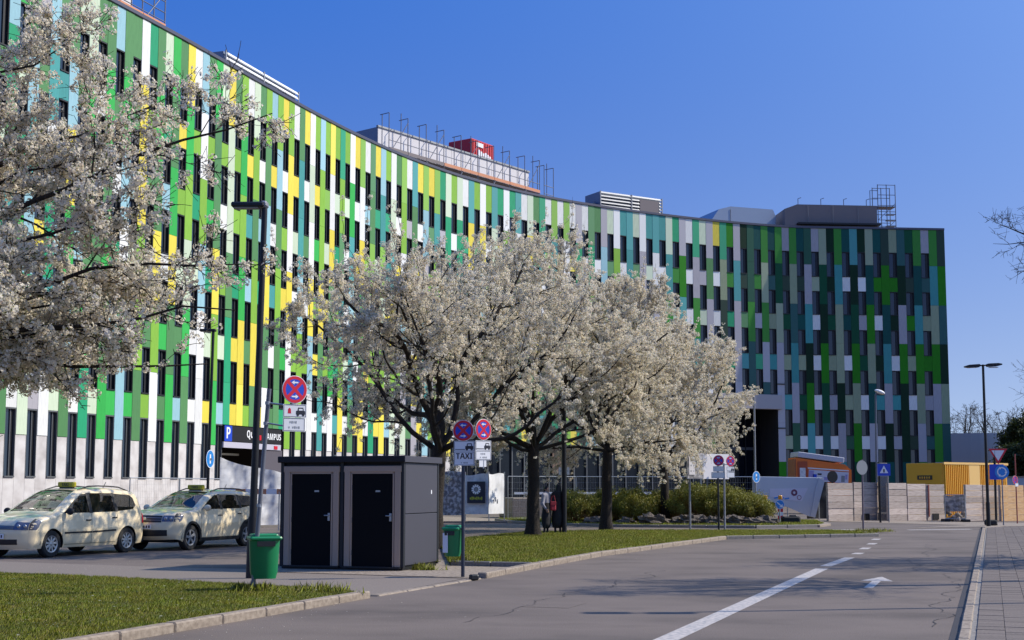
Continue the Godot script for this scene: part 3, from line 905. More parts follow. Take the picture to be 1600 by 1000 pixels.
func rooftop() -> void:
	louvres("louvre_screen", "white slatted louvre screen on the roof of the sunlit left wing", 18.7, 31.4, 1.5, 25.75, 26.95, 4, [[0.42, 0.54, 0, 0], [0.57, 0.7, 0, 1]])
	louvres("louvre_screen", "grey slatted louvre box on the roof right of the blossom trees", 85.2, 94.4, 3.0, 25.75, 27.5, 6, [[0.63, 0.95, 0, 4]])
	# the long white-sheeted plant room
	var c := [roofpt(48.9, 2.6, 0), roofpt(73.6, 2.6, 0), roofpt(73.6, 10.0, 0), roofpt(48.9, 10.0, 0)]
	var front: Vector3 = (c[1] - c[0]).normalized()
	var fz := front.cross(Vector3.UP)
	c[2] = c[1] - fz * 8.0
	c[3] = c[0] - fz * 8.0
	var org: Vector3 = c[0] + Vector3(0, 25.1, 0)
	var pr := thing("plant_room", "long rooftop plant room faced with pale grey sheets, dark end wall", "plant room", org)
	part("wall", hull(c, 25.1, 27.85, org).mesh(), M.blue_grey, pr)
	var l: float = c[0].distance_to(c[1])
	for k in 11:
		var w: float = l / 11.0
		boxpart("facing_sheet", front * (w * (k + 0.5)) + fz * 0.05 + Vector3(0, 1.45 + rng.randf_range(-0.02, 0.02), 0), Vector3(w - 0.03, 2.65, 0.05), M.white_sheet, pr, 0.0, Basis(front, Vector3.UP, fz))
	boxpart("roof_edge", front * l * 0.5 + Vector3(0, 2.8, -0.0) + fz * 0.06, Vector3(l + 0.1, 0.14, 0.2), M.steel_dull, pr, 0.0, Basis(front, Vector3.UP, fz))
	scaffold("long tube scaffold with orange toe boards in front of the pale plant room", c[0] + fz * 1.2 + Vector3(0, 25.1, 0), c[1] + fz * 1.2 + Vector3(0, 25.1, 0), 3.6, 1.9, [0.5, 1.6], [0.95])
	scaffold("small bare tube scaffold standing right of the pale plant room", c[1] + fz * 1.0 + front * 0.9 + Vector3(0, 25.1, 0), c[1] + fz * 1.0 + front * 2.2 + Vector3(0, 25.1, 0), 3.4, 1.3, [1.0, 1.7], [], false, true)
	# red site container behind it
	var rc := P(-3.36, 25.1, 106.6)
	var rb := fac_basis(58)
	var red := thing("site_container", "red steel site container with white lettering on the roof", "container", rc, 0.0)
	var b := MB.new()
	b.slab(Vector3(0, 3.5, 0), Vector3(3.0, 2.3, 2.4), 0.05, rb)
	part("body", b.mesh(), M.red_paint, red)
	for k in 9: boxpart("rib", rb * Vector3(-1.3 + k * 0.325, 3.5, 1.22), Vector3(0.09, 2.1, 0.06), M.red_paint, red, 0.0, rb)
	for sx in [-1.2, 1.2]:
		for sz in [-0.9, 0.9]: boxpart("leg", rb * Vector3(sx, 1.2, sz), Vector3(0.16, 2.4, 0.16), M.scaffold_steel, red, 0.0, rb)
	boxpart("name_plate", rb * Vector3(-0.5, 4.25, 1.27), Vector3(0.9, 0.34, 0.03), M.sign_white, red, 0.0, rb)
	for k in 6: boxpart("letter", rb * Vector3(-0.6 + k * 0.3, 3.6 - k * 0.03, 1.27), Vector3(0.2, 0.5 - (k % 3) * 0.12, 0.03), M.sign_white, red, 0.0, rb)
	# scaffold and sheets at the top left
	var ls := roofpt(-6, 0.8, 25.1)
	var le := roofpt(8.4, 0.8, 25.1)
	scaffold("tall scaffold with orange boards on the roof edge above the left blossom tree", ls, le, 2.9, 2.1, [0.4, 1.0, 1.5, 2.1], [0.75], true, false)
	var sh := thing("sheeted_hut", "white sheeted hut behind the scaffold at the top left roof edge", "hut", roofpt(-6, 2.0, 25.1))
	var hc := [roofpt(-6, 2.0, 0), roofpt(6.6, 2.0, 0), roofpt(6.6, 6.0, 0), roofpt(-6, 6.0, 0)]
	part("wall", hull(hc, 25.1, 28.2, sh.position).mesh(), M.white_sheet, sh)
	part("roof", hull(hc, 28.2, 28.35, sh.position).mesh(), M.steel_dull, sh)
	# low wedges and ducts
	var wq := [[37.0, 41.0, 2.0, 26.35, "small glazed roof wedge between the louvre screen and the plant room", "roof_light"], [81.8, 85.0, 3.5, 26.6, "dark sloping roof wedge just left of the grey louvre box", "roof_wedge"]]
	for q in wq:
		var a := roofpt(q[0], q[2], 25.1)
		var e := roofpt(q[1], q[2], 25.1)
		var z := fac_basis(q[0]).z
		var m := MB.new()
		var lo := Vector3.ZERO
		var hi: Vector3 = e - a
		var up := Vector3(0, q[3] - 25.1, 0)
		var hi_first: bool = q[5] == "roof_light"
		var t0 := up if hi_first else up * 0.35
		var t1 := up * 0.55 if hi_first else up
		m.flat4(lo, hi, hi + t1, lo + t0, z)
		m.flat4(lo - z * 4.0, hi - z * 4.0, hi + t1 - z * 4.0, lo + t0 - z * 4.0, -z)
		m.flat4(lo + t0, hi + t1, hi + t1 - z * 4.0, lo + t0 - z * 4.0, Vector3.UP)
		m.flat4(lo, lo + t0, lo + t0 - z * 4.0, lo - z * 4.0, lo - hi)
		m.flat4(hi, hi + t1, hi + t1 - z * 4.0, hi - z * 4.0, hi - lo)
		solo(q[5], m.mesh(), M.blue_grey, q[4], "roof structure", a)
	var da := roofpt(102.3, 4.0, 25.1)
	var db := roofpt(110.6, 4.0, 25.1)
	var dx := (db - da).normalized()
	var dl := da.distance_to(db)
	var duct := MB.new()
	duct.prism(poly([[0.0, 0.0], [dl, 0.0], [dl, 2.0], [dl * 0.96, 2.6], [dl * 0.3, 2.6], [dl * 0.12, 2.25], [dl * 0.02, 1.3]]), -4.0, 0.0, Transform3D(Basis(dx, Vector3.UP, dx.cross(Vector3.UP)), Vector3.ZERO))
	var dt := thing("roof_duct", "blue-grey duct housing with cut corners left of the brown plant room", "duct", da)
	part("housing", duct.mesh(), mat("duct", lin(0.3, 0.36, 0.46), 0.45, 0.2), dt)
	boxpart("seam", dx * dl * 0.3 + Vector3(0, 1.2, 0) + dx.cross(Vector3.UP) * 0.02, Vector3(0.05, 2.3, 0.03), M.steel_dull, dt, 0.0, Basis(dx, Vector3.UP, dx.cross(Vector3.UP)))
	var pa := roofpt(111.2, 3.0, 25.1)
	var pb := roofpt(123.2, 3.0, 25.1)
	var px := (pb - pa).normalized()
	var pz := px.cross(Vector3.UP)
	var pbs := Basis(px, Vector3.UP, pz)
	var plen := pa.distance_to(pb)
	var br := thing("plant_room", "brown-grey rooftop plant room at the right end of the building", "plant room", pa)
	var m2 := MB.new()
	m2.prism(poly([[0.0, 0.0], [plen, 0.0], [plen, 2.95], [1.2, 2.95], [0.0, 2.5]]), -7.0, 0.0, Transform3D(pbs, Vector3.ZERO))
	part("wall", m2.mesh(), M.brown_grey, br)
	boxpart("eave", px * (plen * 0.5 + 0.6) + pz * 0.25 + Vector3(0, 1.05, 0), Vector3(plen - 1.0, 0.16, 0.9), M.frame_dark, br, 0.0, pbs)
	boxpart("window_band", px * (plen * 0.5 + 0.6) + pz * 0.03 + Vector3(0, 0.72, 0), Vector3(plen - 1.6, 0.4, 0.05), M.frame_dark, br, 0.0, pbs)
	for k in 4:
		tubepart("rail_post", [px * (1.4 + k * 2.2) + Vector3(0, 2.9, -0.5), px * (1.4 + k * 2.2) + Vector3(0, 3.6, -0.5), px * (1.7 + k * 2.2) + Vector3(0, 3.7, -0.5)], 0.035, M.scaffold_steel, br, 6)
	for k in 3: tubepart("lightning_rod", [px * (2.2 + k * 2.4) + pz * 0.1 + Vector3(0, 0.1, 0), px * (2.2 + k * 2.4) + pz * 0.1 + Vector3(0, 2.9, 0)], 0.02, M.steel_dull, br, 5)
	# tower of tubes at the right end
	var tw := thing("scaffold_tower", "tall narrow scaffold tower at the right end of the roof", "scaffold", pb + px * 0.1)
	for u in [0.0, 0.85, 1.7]:
		for w in [0.0, -1.4]:
			tubepart("standard", [px * u + pz * w, px * u + pz * w + Vector3(0, 5.0, 0)], 0.04, M.scaffold_steel, tw, 6)
	for y in [0.4, 1.0, 1.6, 2.4, 3.0, 4.0, 4.95]:
		for w in [0.0, -1.4]: tubepart("ledger", [px * 0.0 + pz * w + Vector3(0, y, 0), px * 1.7 + pz * w + Vector3(0, y, 0)], 0.03, M.scaffold_steel, tw, 6)
	for k in 4:
		tubepart("brace", [px * (0.85 if k % 2 else 0.0) + Vector3(0, k * 0.8, 0), px * (1.7 if k % 2 else 0.85) + Vector3(0, k * 0.8 + 0.8, 0)], 0.025, M.scaffold_steel, tw, 6)
		boxpart("rung_frame", px * 1.25 + pz * -0.2 + Vector3(0, 0.5 + k * 0.55, 0), Vector3(0.8, 0.08, 0.5), M.steel_dull, tw, 0.0, pbs)
	boxpart("deck", px * 0.85 + pz * -0.7 + Vector3(0, 2.9, 0), Vector3(1.8, 0.06, 1.3), M.brown_grey, tw, 0.0, pbs)
	tubepart("side_frame", [px * -0.75 + Vector3(0, 2.9, 0), px * -0.75 + Vector3(0, 4.4, 0), px * 0.0 + Vector3(0, 4.4, 0)], 0.035, M.scaffold_steel, tw, 6)
	tubepart("side_frame", [px * -0.75 + Vector3(0, 3.6, 0), px * 0.0 + Vector3(0, 3.6, 0)], 0.03, M.scaffold_steel, tw, 6)

# ---------------------------------------------------------------- trees
class Grower:
	var rng := RandomNumberGenerator.new()
	var trunk := MB.new()
	var limbs := MB.new()
	var twigs := []
	var centre := Vector3.ZERO
	var radii := Vector3.ONE
	var kids := [0, 8, 7, 5, 0]
	var deepest := 4
	var bloom := 3
	var trop := [0.0, 0.05, 0.03, 0.03, 0.03]
	var wob := 0.16
	var reach := 0.5
	var thin := 0.0045
	var fade := 0.6
	var tip := 0.3
	var ragged := 0.24
	var core := Vector2.ZERO
	var clump := 5
	func inside(p: Vector3) -> float:
		return ((p - centre) / radii).length()
	func rv() -> Vector3:
		return Vector3(rng.randfn(), rng.randfn(), rng.randfn())
	func grow(p: Vector3, dir: Vector3, length: float, r: float, level: int) -> void:
		var segs := clampi(int(length / 0.3), 3, 12)
		var pts := [p]
		var rad := [r]
		var d := dir.normalized()
		for s in segs:
			d = (d + rv() * wob + Vector3.UP * trop[level]).normalized()
			p += d * length / segs
			var e := inside(p)
			if e > 1.0 + rng.randf_range(-0.14, ragged) and level > 1: break
			if e > 1.12 and level < 2: break
			pts.append(p)
			rad.append(maxf(r * lerpf(1.0, 0.3, float(s + 1) / segs), thin * 0.6))
		if pts.size() < 2: return
		for i in rad.size(): rad[i] = maxf(r * lerpf(1.0, 0.3, float(i) / (rad.size() - 1)), thin * 0.6)
		if pts.size() < segs: rad[-1] = thin * 0.6
		run(pts, rad, level)
	func run(pts: Array, rad: Array, level: int) -> void:
		limbs.tube(pts, rad, 8 if level <= 1 else (6 if level == 2 else 4), level < 2)
		if level >= bloom or level >= deepest: twigs.append(pts)
		if level >= deepest: return
		var total := 0.0
		for i in pts.size() - 1: total += pts[i].distance_to(pts[i + 1])
		var n: int = kids[level]
		var az := rng.randf() * TAU
		for k in n:
			var t := clampf(lerpf(0.22 if level == 1 else 0.12, 1.0, (k + 0.6) / n) + rng.randf_range(-0.06, 0.06), 0.05, 0.98)
			var f := t * (pts.size() - 1)
			var i := mini(int(f), pts.size() - 2)
			var q: Vector3 = pts[i].lerp(pts[i + 1], f - i)
			var d: Vector3 = (pts[i + 1] - pts[i]).normalized()
			az += 2.4 + rng.randf_range(-0.4, 0.4)
			var perp := d.cross(Vector3.UP if absf(d.y) < 0.95 else Vector3.RIGHT).normalized().rotated(d, az)
			var ang := rng.randf_range(0.6, 1.05)
			var nd := d * cos(ang) + perp * sin(ang)
			var ln := total * reach * lerpf(1.15, fade if level == 1 else 0.6, t) * rng.randf_range(0.75, 1.2)
			grow(q, nd, maxf(ln, 0.25), maxf(lerpf(rad[i], rad[i + 1], f - i) * 0.52, thin), level + 1)
		if level < deepest: # the tip goes on as a finer shoot
			var e: Vector3 = pts[-1]
			grow(e, (e - pts[-2]), total * (tip if level == 1 else 0.3), maxf(rad[-1] * 0.8, thin), level + 1)

var CLUSTERS := []
func blossom_clusters() -> void:
	for k in 3:
		var b := MB.new()
		b.tint = true
		for f in 10:
			var d := Vector3(rng.randfn(), rng.randfn(), rng.randfn()).normalized()
			var c := d * rng.randf_range(0.03, 0.06)
			var x := d.cross(Vector3.UP if absf(d.y) < 0.9 else Vector3.RIGHT).normalized()
			var y := d.cross(x)
			var r := rng.randf_range(0.018, 0.024)
			var cup := rng.randf_range(0.2, 0.9)
			b.col = Color(0.93, 0.895, 0.815) * rng.randf_range(0.95, 1.0) if rng.randf() < 0.9 else Color(0.82, 0.72, 0.62)
			for p in 5:
				var a := TAU * p / 5.0
				var o := (x * cos(a) + y * sin(a))
				var s := (x * -sin(a) + y * cos(a))
				var tip := c + o * r + d * r * cup
				var m := c + o * r * 0.6 + d * r * cup * 0.45
				var nn := (d - o * cup * 0.7).normalized()
				b.tri(c, m + s * r * 0.5, tip, nn, nn, nn)
				b.tri(c, tip, m - s * r * 0.5, nn, nn, nn)
			b.col = Color(0.3, 0.22, 0.06)
			b.tri(c + d * 0.004 + x * 0.005, c + d * 0.004 - x * 0.004 + y * 0.005, c + d * 0.004 - y * 0.006, d, d, d)
		for f in 2:
			var d := Vector3(rng.randfn(), rng.randfn(), rng.randfn()).normalized()
			var x := d.cross(Vector3.UP if absf(d.y) < 0.9 else Vector3.RIGHT).normalized()
			var y := d.cross(x)
			b.col = Color(0.2, 0.24, 0.06) if f < 2 else Color(0.2, 0.09, 0.04)
			var c := d * 0.02
			b.tri(c, c + d * 0.03 + x * 0.009, c + d * 0.05, y, y, y)
			b.tri(c, c + d * 0.05, c + d * 0.03 - x * 0.009, y, y, y)
		CLUSTERS.append(b.mesh())

func scatter(called: String, m: Mesh, xf: Array, cols: Array, material: Material, parent: Node3D) -> void:
	var mm := MultiMesh.new()
	mm.transform_format = MultiMesh.TRANSFORM_3D
	mm.use_colors = cols.size() > 0
	mm.mesh = m
	mm.instance_count = xf.size()
	for i in xf.size():
		mm.set_instance_transform(i, xf[i])
		if cols.size(): mm.set_instance_color(i, cols[i])
	var o := MultiMeshInstance3D.new()
	o.name = called
	o.multimesh = mm
	o.material_override = material
	parent.add_child(o, true)
	tag(o, "", "", "", "stuff")

func any_turn() -> Basis:
	return Basis(Quaternion(Vector3(rng.randfn(), rng.randfn(), rng.randfn()).normalized(), rng.randf() * TAU))

func dress(t: Grower, root: Node3D, gap: float, size: float, dense := 1.0) -> void:
	var xf := [[], [], []]
	var cl := [[], [], []]
	for pts in t.twigs:
		for i in pts.size() - 1:
			var a: Vector3 = pts[i]
			var b: Vector3 = pts[i + 1]
			var n := maxi(1, int(a.distance_to(b) / gap))
			for k in n:
				if rng.randf() > dense: continue
				var o := a.lerp(b, (k + rng.randf()) / n) + Vector3(rng.randfn(), rng.randfn(), rng.randfn()) * 0.015
				var tint := rng.randf_range(0.95, 1.0)
				if t.core.y > 0.0 and rng.randf() < smoothstep(t.core.x, t.core.y, o.x) * 0.66: continue
				for j in 1 + rng.randi() % t.clump:
					var p := o + Vector3(rng.randfn(), rng.randfn(), rng.randfn()) * 0.034 * size
					var v := rng.randi() % 3
					xf[v].append(Transform3D(any_turn().scaled(Vector3.ONE * size * rng.randf_range(0.6, 1.25)), p))
					cl[v].append(Color(tint, tint * rng.randf_range(0.98, 1.0), tint * rng.randf_range(0.94, 1.0)))
	for v in 3: scatter("blossom", CLUSTERS[v], xf[v], cl[v], M.blossom, root)

func trunk_of(t: Grower, h: float, r: float, lean: Vector3) -> Vector3:
	var pts := []
	var rad := []
	for k in 9:
		var f := k / 8.0
		pts.append(Vector3(0, -0.05 + (h + 0.05) * f, 0) + lean * f * f + t.rv() * 0.012)
		rad.append(r * (1.0 + 0.55 * exp(-f * 9.0)) * lerpf(1.0, 0.86, f))
	t.trunk.tube(pts, rad, 12)
	return pts[-1]

func blossom_tree(label: String, at: Vector3, sd: int, fork: float, r: float, radius: float, top: float, limbs: int, dense := 1.0) -> void:
	var root := thing("blossom_tree", label, "tree", at, 0.0, "white blossom trees in the verge")
	var t := Grower.new()
	t.rng.seed = sd
	t.centre = Vector3(0, (top + 2.0) * 0.5, 0)
	t.radii = Vector3(radius, (top - 2.0) * 0.5, radius)
	var f := trunk_of(t, fork, r, Vector3(t.rng.randf_range(-0.15, 0.15), 0, 0))
	var az := t.rng.randf() * TAU
	for k in limbs:
		az += 2.4
		var el := lerpf(1.35, 0.2 if dense < 0.7 else 0.0, pow((k + 0.3) / limbs, 0.85))
		var d := Vector3(cos(az) * cos(el), sin(el), sin(az) * cos(el))
		var ln := minf(top - fork, 6.5) * (0.95 if el > 0.9 else 0.85)
		t.grow(f - Vector3(0, 0.25 * k / limbs, 0), d, ln, r * lerpf(0.46, 0.28, float(k) / limbs), 1)
	var high := t.twigs.filter(func(q): return (q[-1] as Vector3).y > top * 0.68)
	for k in 26:
		if high.is_empty(): break
		var p: Vector3 = (high[t.rng.randi() % high.size()] as Array)[-1]
		var d := (Vector3(p.x * 0.12, 1.0, p.z * 0.12) + t.rv() * 0.22).normalized()
		var l := t.rng.randf_range(0.7, 1.7)
		var pts := []
		var rad := []
		for i in 7:
			pts.append(p + d * l * i / 6.0 + t.rv() * 0.02)
			rad.append(lerpf(0.009, 0.003, i / 6.0))
		t.run(pts, rad, t.deepest)
	# and drooping ones below it
	var low := t.twigs.filter(func(q): return (q[-1] as Vector3).y < top * 0.5)
	for k in (170 if dense > 0.7 else 60):
		if low.is_empty(): break
		var p: Vector3 = (low[t.rng.randi() % low.size()] as Array)[-1]
		var out := Vector3(p.x, 0, p.z).normalized()
		var l := t.rng.randf_range(0.5, 1.25)
		var pts := []
		var rad := []
		for i in 7:
			var u := i / 6.0
			pts.append(p + out * l * 0.45 * u + Vector3.DOWN * l * u * u * 0.9 + t.rv() * 0.03)
			rad.append(lerpf(0.008, 0.003, u))
		t.run(pts, rad, t.deepest)
	part("trunk", t.trunk.mesh(), M.bark, root)
	part("branches", t.limbs.mesh(), M.bark, root)
	dress(t, root, 0.13, 0.86, dense)

func bare_tree(called: String, label: String, at: Vector3, sd: int, fork: float, r: float, radius: float, top: float, limbs: int, low: float, group: String, deep := 4, thin := 0.006) -> Node3D:
	var root := thing(called, label, "tree", at, 0.0, group)
	var t := Grower.new()
	t.rng.seed = sd
	t.bloom = 9
	t.deepest = deep
	t.thin = thin
	t.kids = [0, 6, 5, 5, 3, 0]
	t.trop = [0.0, 0.05, 0.03, 0.03, 0.02, 0.0]
	t.centre = Vector3(0, (top + low) * 0.5, 0)
	t.radii = Vector3(radius, (top - low) * 0.5, radius)
	var f := trunk_of(t, fork, r, Vector3.ZERO)
	var az := t.rng.randf() * TAU
	for k in limbs:
		az += 2.4
		var el := lerpf(1.4, 0.3, pow((k + 0.3) / limbs, 0.8))
		t.grow(f - Vector3(0, 0.3 * k / limbs, 0), Vector3(cos(az) * cos(el), sin(el), sin(az) * cos(el)), (top - fork) * 0.95, r * 0.5, 1)
	part("trunk", t.trunk.mesh(), M.bark, root)
	part("branches", t.limbs.mesh(), M.bark, root)
	return root

func trees() -> void:
	blossom_clusters()
	blossom_tree("white blossom tree rising behind the dark utility cabin, trunk forked low", P(-2.14, 0.05, 36.6), 21, 2.75, 0.24, 4.7, 9.8, 10, 0.6)
	blossom_tree("white blossom tree beside the two people in dark coats, tallest crown", P(0.68, 0.05, 43.6), 25, 3.0, 0.21, 4.2, 10.4, 12, 0.92)
	blossom_tree("white blossom tree at the back of the verge, right of the grey post", P(3.52, 0.05, 49.8), 33, 3.2, 0.2, 4.8, 9.7, 12, 0.95)
	blossom_tree("white blossom tree behind the shrubs of the planted island", P(6.9, 0.05, 60.0), 44, 3.0, 0.2, 4.7, 9.2, 12)
	# the near tree at the left: its trunk stands outside the picture, long limbs reach in
	var root := thing("blossom_tree", "nearest white blossom tree, long branches reaching in from the left edge", "tree", P(-8.5, 0.09, 13.2), 0.0, "white blossom trees in the verge")
	var t := Grower.new()
	t.rng.seed = 5
	t.centre = Vector3(0.4, 5.0, 0)
	t.radii = Vector3(6.4, 3.4, 4.6)
	t.kids = [0, 13, 5, 4, 0]
	t.fade = 0.32
	t.tip = 0.06
	t.ragged = 0.05
	t.core = Vector2(2.9, 5.2)
	t.clump = 3
	t.reach = 0.21
	t.wob = 0.14
	var f := trunk_of(t, 2.5, 0.24, Vector3(0.1, 0, 0))
	var tips := [[6.1, 5.35, 0.0], [5.75, 3.85, 0.0], [5.7, 3.3, 0.2], [5.3, 2.8, -0.6], [4.4, 3.05, 0.1], [4.6, 5.7, -0.9], [4.1, 5.0, -0.3], [3.7, 6.3, -0.6], [4.6, 4.3, 0.3], [4.4, 3.9, -1.5], [3.6, 3.6, 0.6], [2.9, 5.0, 1.0], [3.4, 3.5, -2.2], [3.2, 5.4, -2.2], [2.6, 3.3, 0.6], [2.2, 7.2, 0.2], [1.8, 6.4, -2.4], [-3.0, 6.0, 1.0], [-2.6, 5.0, -2.0], [0.3, 6.5, -3.2], [0.2, 6.4, 3.0], [3.2, 3.0, -1.2], [4.2, 3.5, -0.4]]
	for q in tips:
		var e := Vector3(q[0], q[1], q[2])
		var mid := f.lerp(e, 0.5) + Vector3(0, 0.4 + 0.14 * (q[1] - 4.0), 0) + t.rv() * 0.12
		var pts := []
		var rad := []
		for k in 13:
			var u := k / 12.0
			pts.append(f * (1 - u) * (1 - u) + mid * 2 * u * (1 - u) + e * u * u + t.rv() * 0.035)
			rad.append(lerpf(0.07, 0.006, pow(u, 0.75)))
		t.run(pts, rad, 1)
	part("trunk", t.trunk.mesh(), M.bark, root)
	part("branches", t.limbs.mesh(), M.bark, root)
	dress(t, root, 0.1, 0.7, 0.72)
	# petals blown off the trees
	var pb := MB.new()
	pb.tint = true
	pb.col = Color(0.8, 0.75, 0.66)
	pb.quad(Vector3(-0.009, 0.001, 0), Vector3(0, 0, -0.006), Vector3(0.009, 0.002, 0), Vector3(0, 0, 0.006), Vector3.UP)
	var pf := []
	for q in [[-2.1, 36.6, 5.0, 1500], [0.7, 43.6, 5.0, 1500], [3.5, 49.8, 5.0, 900], [-6.5, 17.0, 4.0, 1800], [-8.0, 28.0, 5.0, 300]]:
		for i in q[3]:
			var x: float = q[0] + rng.randfn() * q[2] * 0.5
			var d: float = q[1] + rng.randfn() * q[2] * 0.5
			var up := 0.012
			for l in [LAWN_A, LAWN_B]:
				if Geometry2D.is_point_in_polygon(Vector2(x, d), poly(l)): up = 0.135
			pf.append(Transform3D(Basis(Vector3.UP, rng.randf() * TAU).rotated(Vector3.RIGHT, rng.randf_range(-0.3, 0.3)).scaled(Vector3.ONE * rng.randf_range(0.5, 1.0)), P(x, up - 0.02 if up > 0.1 else up, d)))
	var ph := Node3D.new()
	ph.name = numbered("fallen_petals")
	add_child(ph)
	tag(ph, "white petals fallen on the grass and tarmac under the blossom trees", "petals", "", "stuff")
	scatter("petals", pb.mesh(), pf, [], M.blossom, ph)
	# bare trees on the right-hand path: one reaches into the picture, the others lay their shadow on the road
	bare_tree("bare_tree", "bare roadside tree whose twigs reach in at the upper right edge", P(11.85, 0.03, 23.6), 61, 5.0, 0.14, 3.15, 8.3, 9, 4.7, "bare trees along the paved path", 5, 0.0045)
	bare_tree("bare_tree", "bare roadside tree beyond the first, on the paved path", P(16.4, 0.03, 30.5), 62, 3.0, 0.16, 3.3, 8.4, 11, 2.2, "bare trees along the paved path", 5, 0.009)

# ---------------------------------------------------------------- lawns: blades in tufts
func lawns() -> void:
	var tuft := []
	for k in 3:
		var b := MB.new()
		b.tint = true
		for i in 9:
			var a := rng.randf() * TAU
			var o := Vector3(rng.randf_range(-0.04, 0.04), 0, rng.randf_range(-0.04, 0.04))
			var h := rng.randf_range(0.015, 0.045)
			var lean := Vector3(cos(a), 0, sin(a)) * rng.randf_range(0.01, 0.04)
			var s := Vector3(-sin(a), 0, cos(a)) * 0.0045
			var g := rng.randf_range(0.75, 1.2)
			b.col = Color(0.17 * g, 0.198 * g, 0.012 * g) if rng.randf() < 0.85 else Color(0.22, 0.2, 0.06)
			var nn := Vector3(cos(a), 1.2, sin(a)).normalized()
			b.tri(o - s, o + s, o + lean + Vector3(0, h, 0), nn, nn, nn)
		tuft.append(b.mesh())
	var jobs := [[LAWN_A, 520.0, 0.09, 12.0, 31.0, -9.5, 1.0, "short mown grass in the left foreground verge"], [LAWN_B, 230.0, 0.09, 27.0, 50.0, -3.0, 1.5, "short grass of the median verge under the blossom trees"], [LAWN_C, 90.0, 0.1, 54.0, 69.0, -1.0, 2.2, "grass round the shrubs of the planted island"]]
	for q in jobs:
		var pg := poly(q[0])
		var lo := Vector2(1e9, 1e9)
		var hi := Vector2(-1e9, -1e9)
		for p in pg:
			lo = lo.min(p); hi = hi.max(p)
		lo = lo.max(Vector2(q[5], q[3]))
		hi = hi.min(Vector2(99, q[4]))
		var holder := Node3D.new()
		holder.name = numbered("grass")
		add_child(holder)
		tag(holder, q[7], "grass", "", "stuff")
		var nz := noise(0.35, 17)
		for k in 3:
			var xf := []
			var cl := []
			for i in int((hi.x - lo.x) * (hi.y - lo.y) * q[1] / 3.0):
				var p := Vector2(rng.randf_range(lo.x, hi.x), rng.randf_range(lo.y, hi.y))
				if not Geometry2D.is_point_in_polygon(p, pg): continue
				var w := nz.get_noise_2d(p.x * 2.0, p.y * 2.0)
				var s: float = q[6] * rng.randf_range(0.7, 1.25) * (1.0 + 0.35 * w)
				xf.append(Transform3D(Basis(Vector3.UP, rng.randf() * TAU).scaled(Vector3(s, s * 0.9, s)), P(p.x, q[2], p.y)))
				var t := 1.0 + 0.3 * w
				cl.append(Color(t * (1.0 + 0.25 * nz.get_noise_2d(p.x * 5.0 + 90.0, p.y * 5.0)), t, t * 0.9))
			scatter("blades", tuft[k], xf, cl, M.grass_blade, holder)
		if q[1] > 500.0:
			var wx := []
			for c in [[-3.93, 20.42, 0.28, 90, 0.1], [-1.95, 27.3, 0.2, 50, 0.01], [-1.75, 26.9, 0.15, 30, 0.01], [13.1, 49.0, 0.8, 120, 0.05], [-0.9, 28.6, 0.5, 60, 0.09], [-3.0, 20.4, 0.5, 60, 0.09]]:
				for i in c[3]:
					wx.append(Transform3D(Basis(Vector3.UP, rng.randf() * TAU).scaled(Vector3.ONE * rng.randf_range(1.6, 3.6)), P(c[0] + rng.randfn() * c[2] * 0.5, c[4], c[1] + rng.randfn() * c[2] * 0.5)))
			scatter("weeds", tuft[0], wx, [], M.grass_blade, holder)
			var dz := MB.new()
			dz.tint = true
			for p in 7:
				var a := TAU * p / 7.0
				dz.col = Color(0.75, 0.73, 0.66)
				dz.tri(Vector3.ZERO, Vector3(cos(a - 0.4), 0.25, sin(a - 0.4)) * 0.012, Vector3(cos(a + 0.4), 0.25, sin(a + 0.4)) * 0.012, Vector3.UP, Vector3.UP, Vector3.UP)
			var dx := []
			for i in 260:
				var p := Vector2(rng.randf_range(lo.x, hi.x), rng.randf_range(lo.y, hi.y))
				if Geometry2D.is_point_in_polygon(p, pg) and nz.get_noise_2d(p.x * 3.0 + 40.0, p.y * 3.0) > 0.05: dx.append(Transform3D(Basis().scaled(Vector3.ONE * rng.randf_range(0.9, 1.6)), P(p.x, q[2] + 0.055, p.y)))
			scatter("daisies", dz.mesh(), dx, [], M.grass_blade, holder)

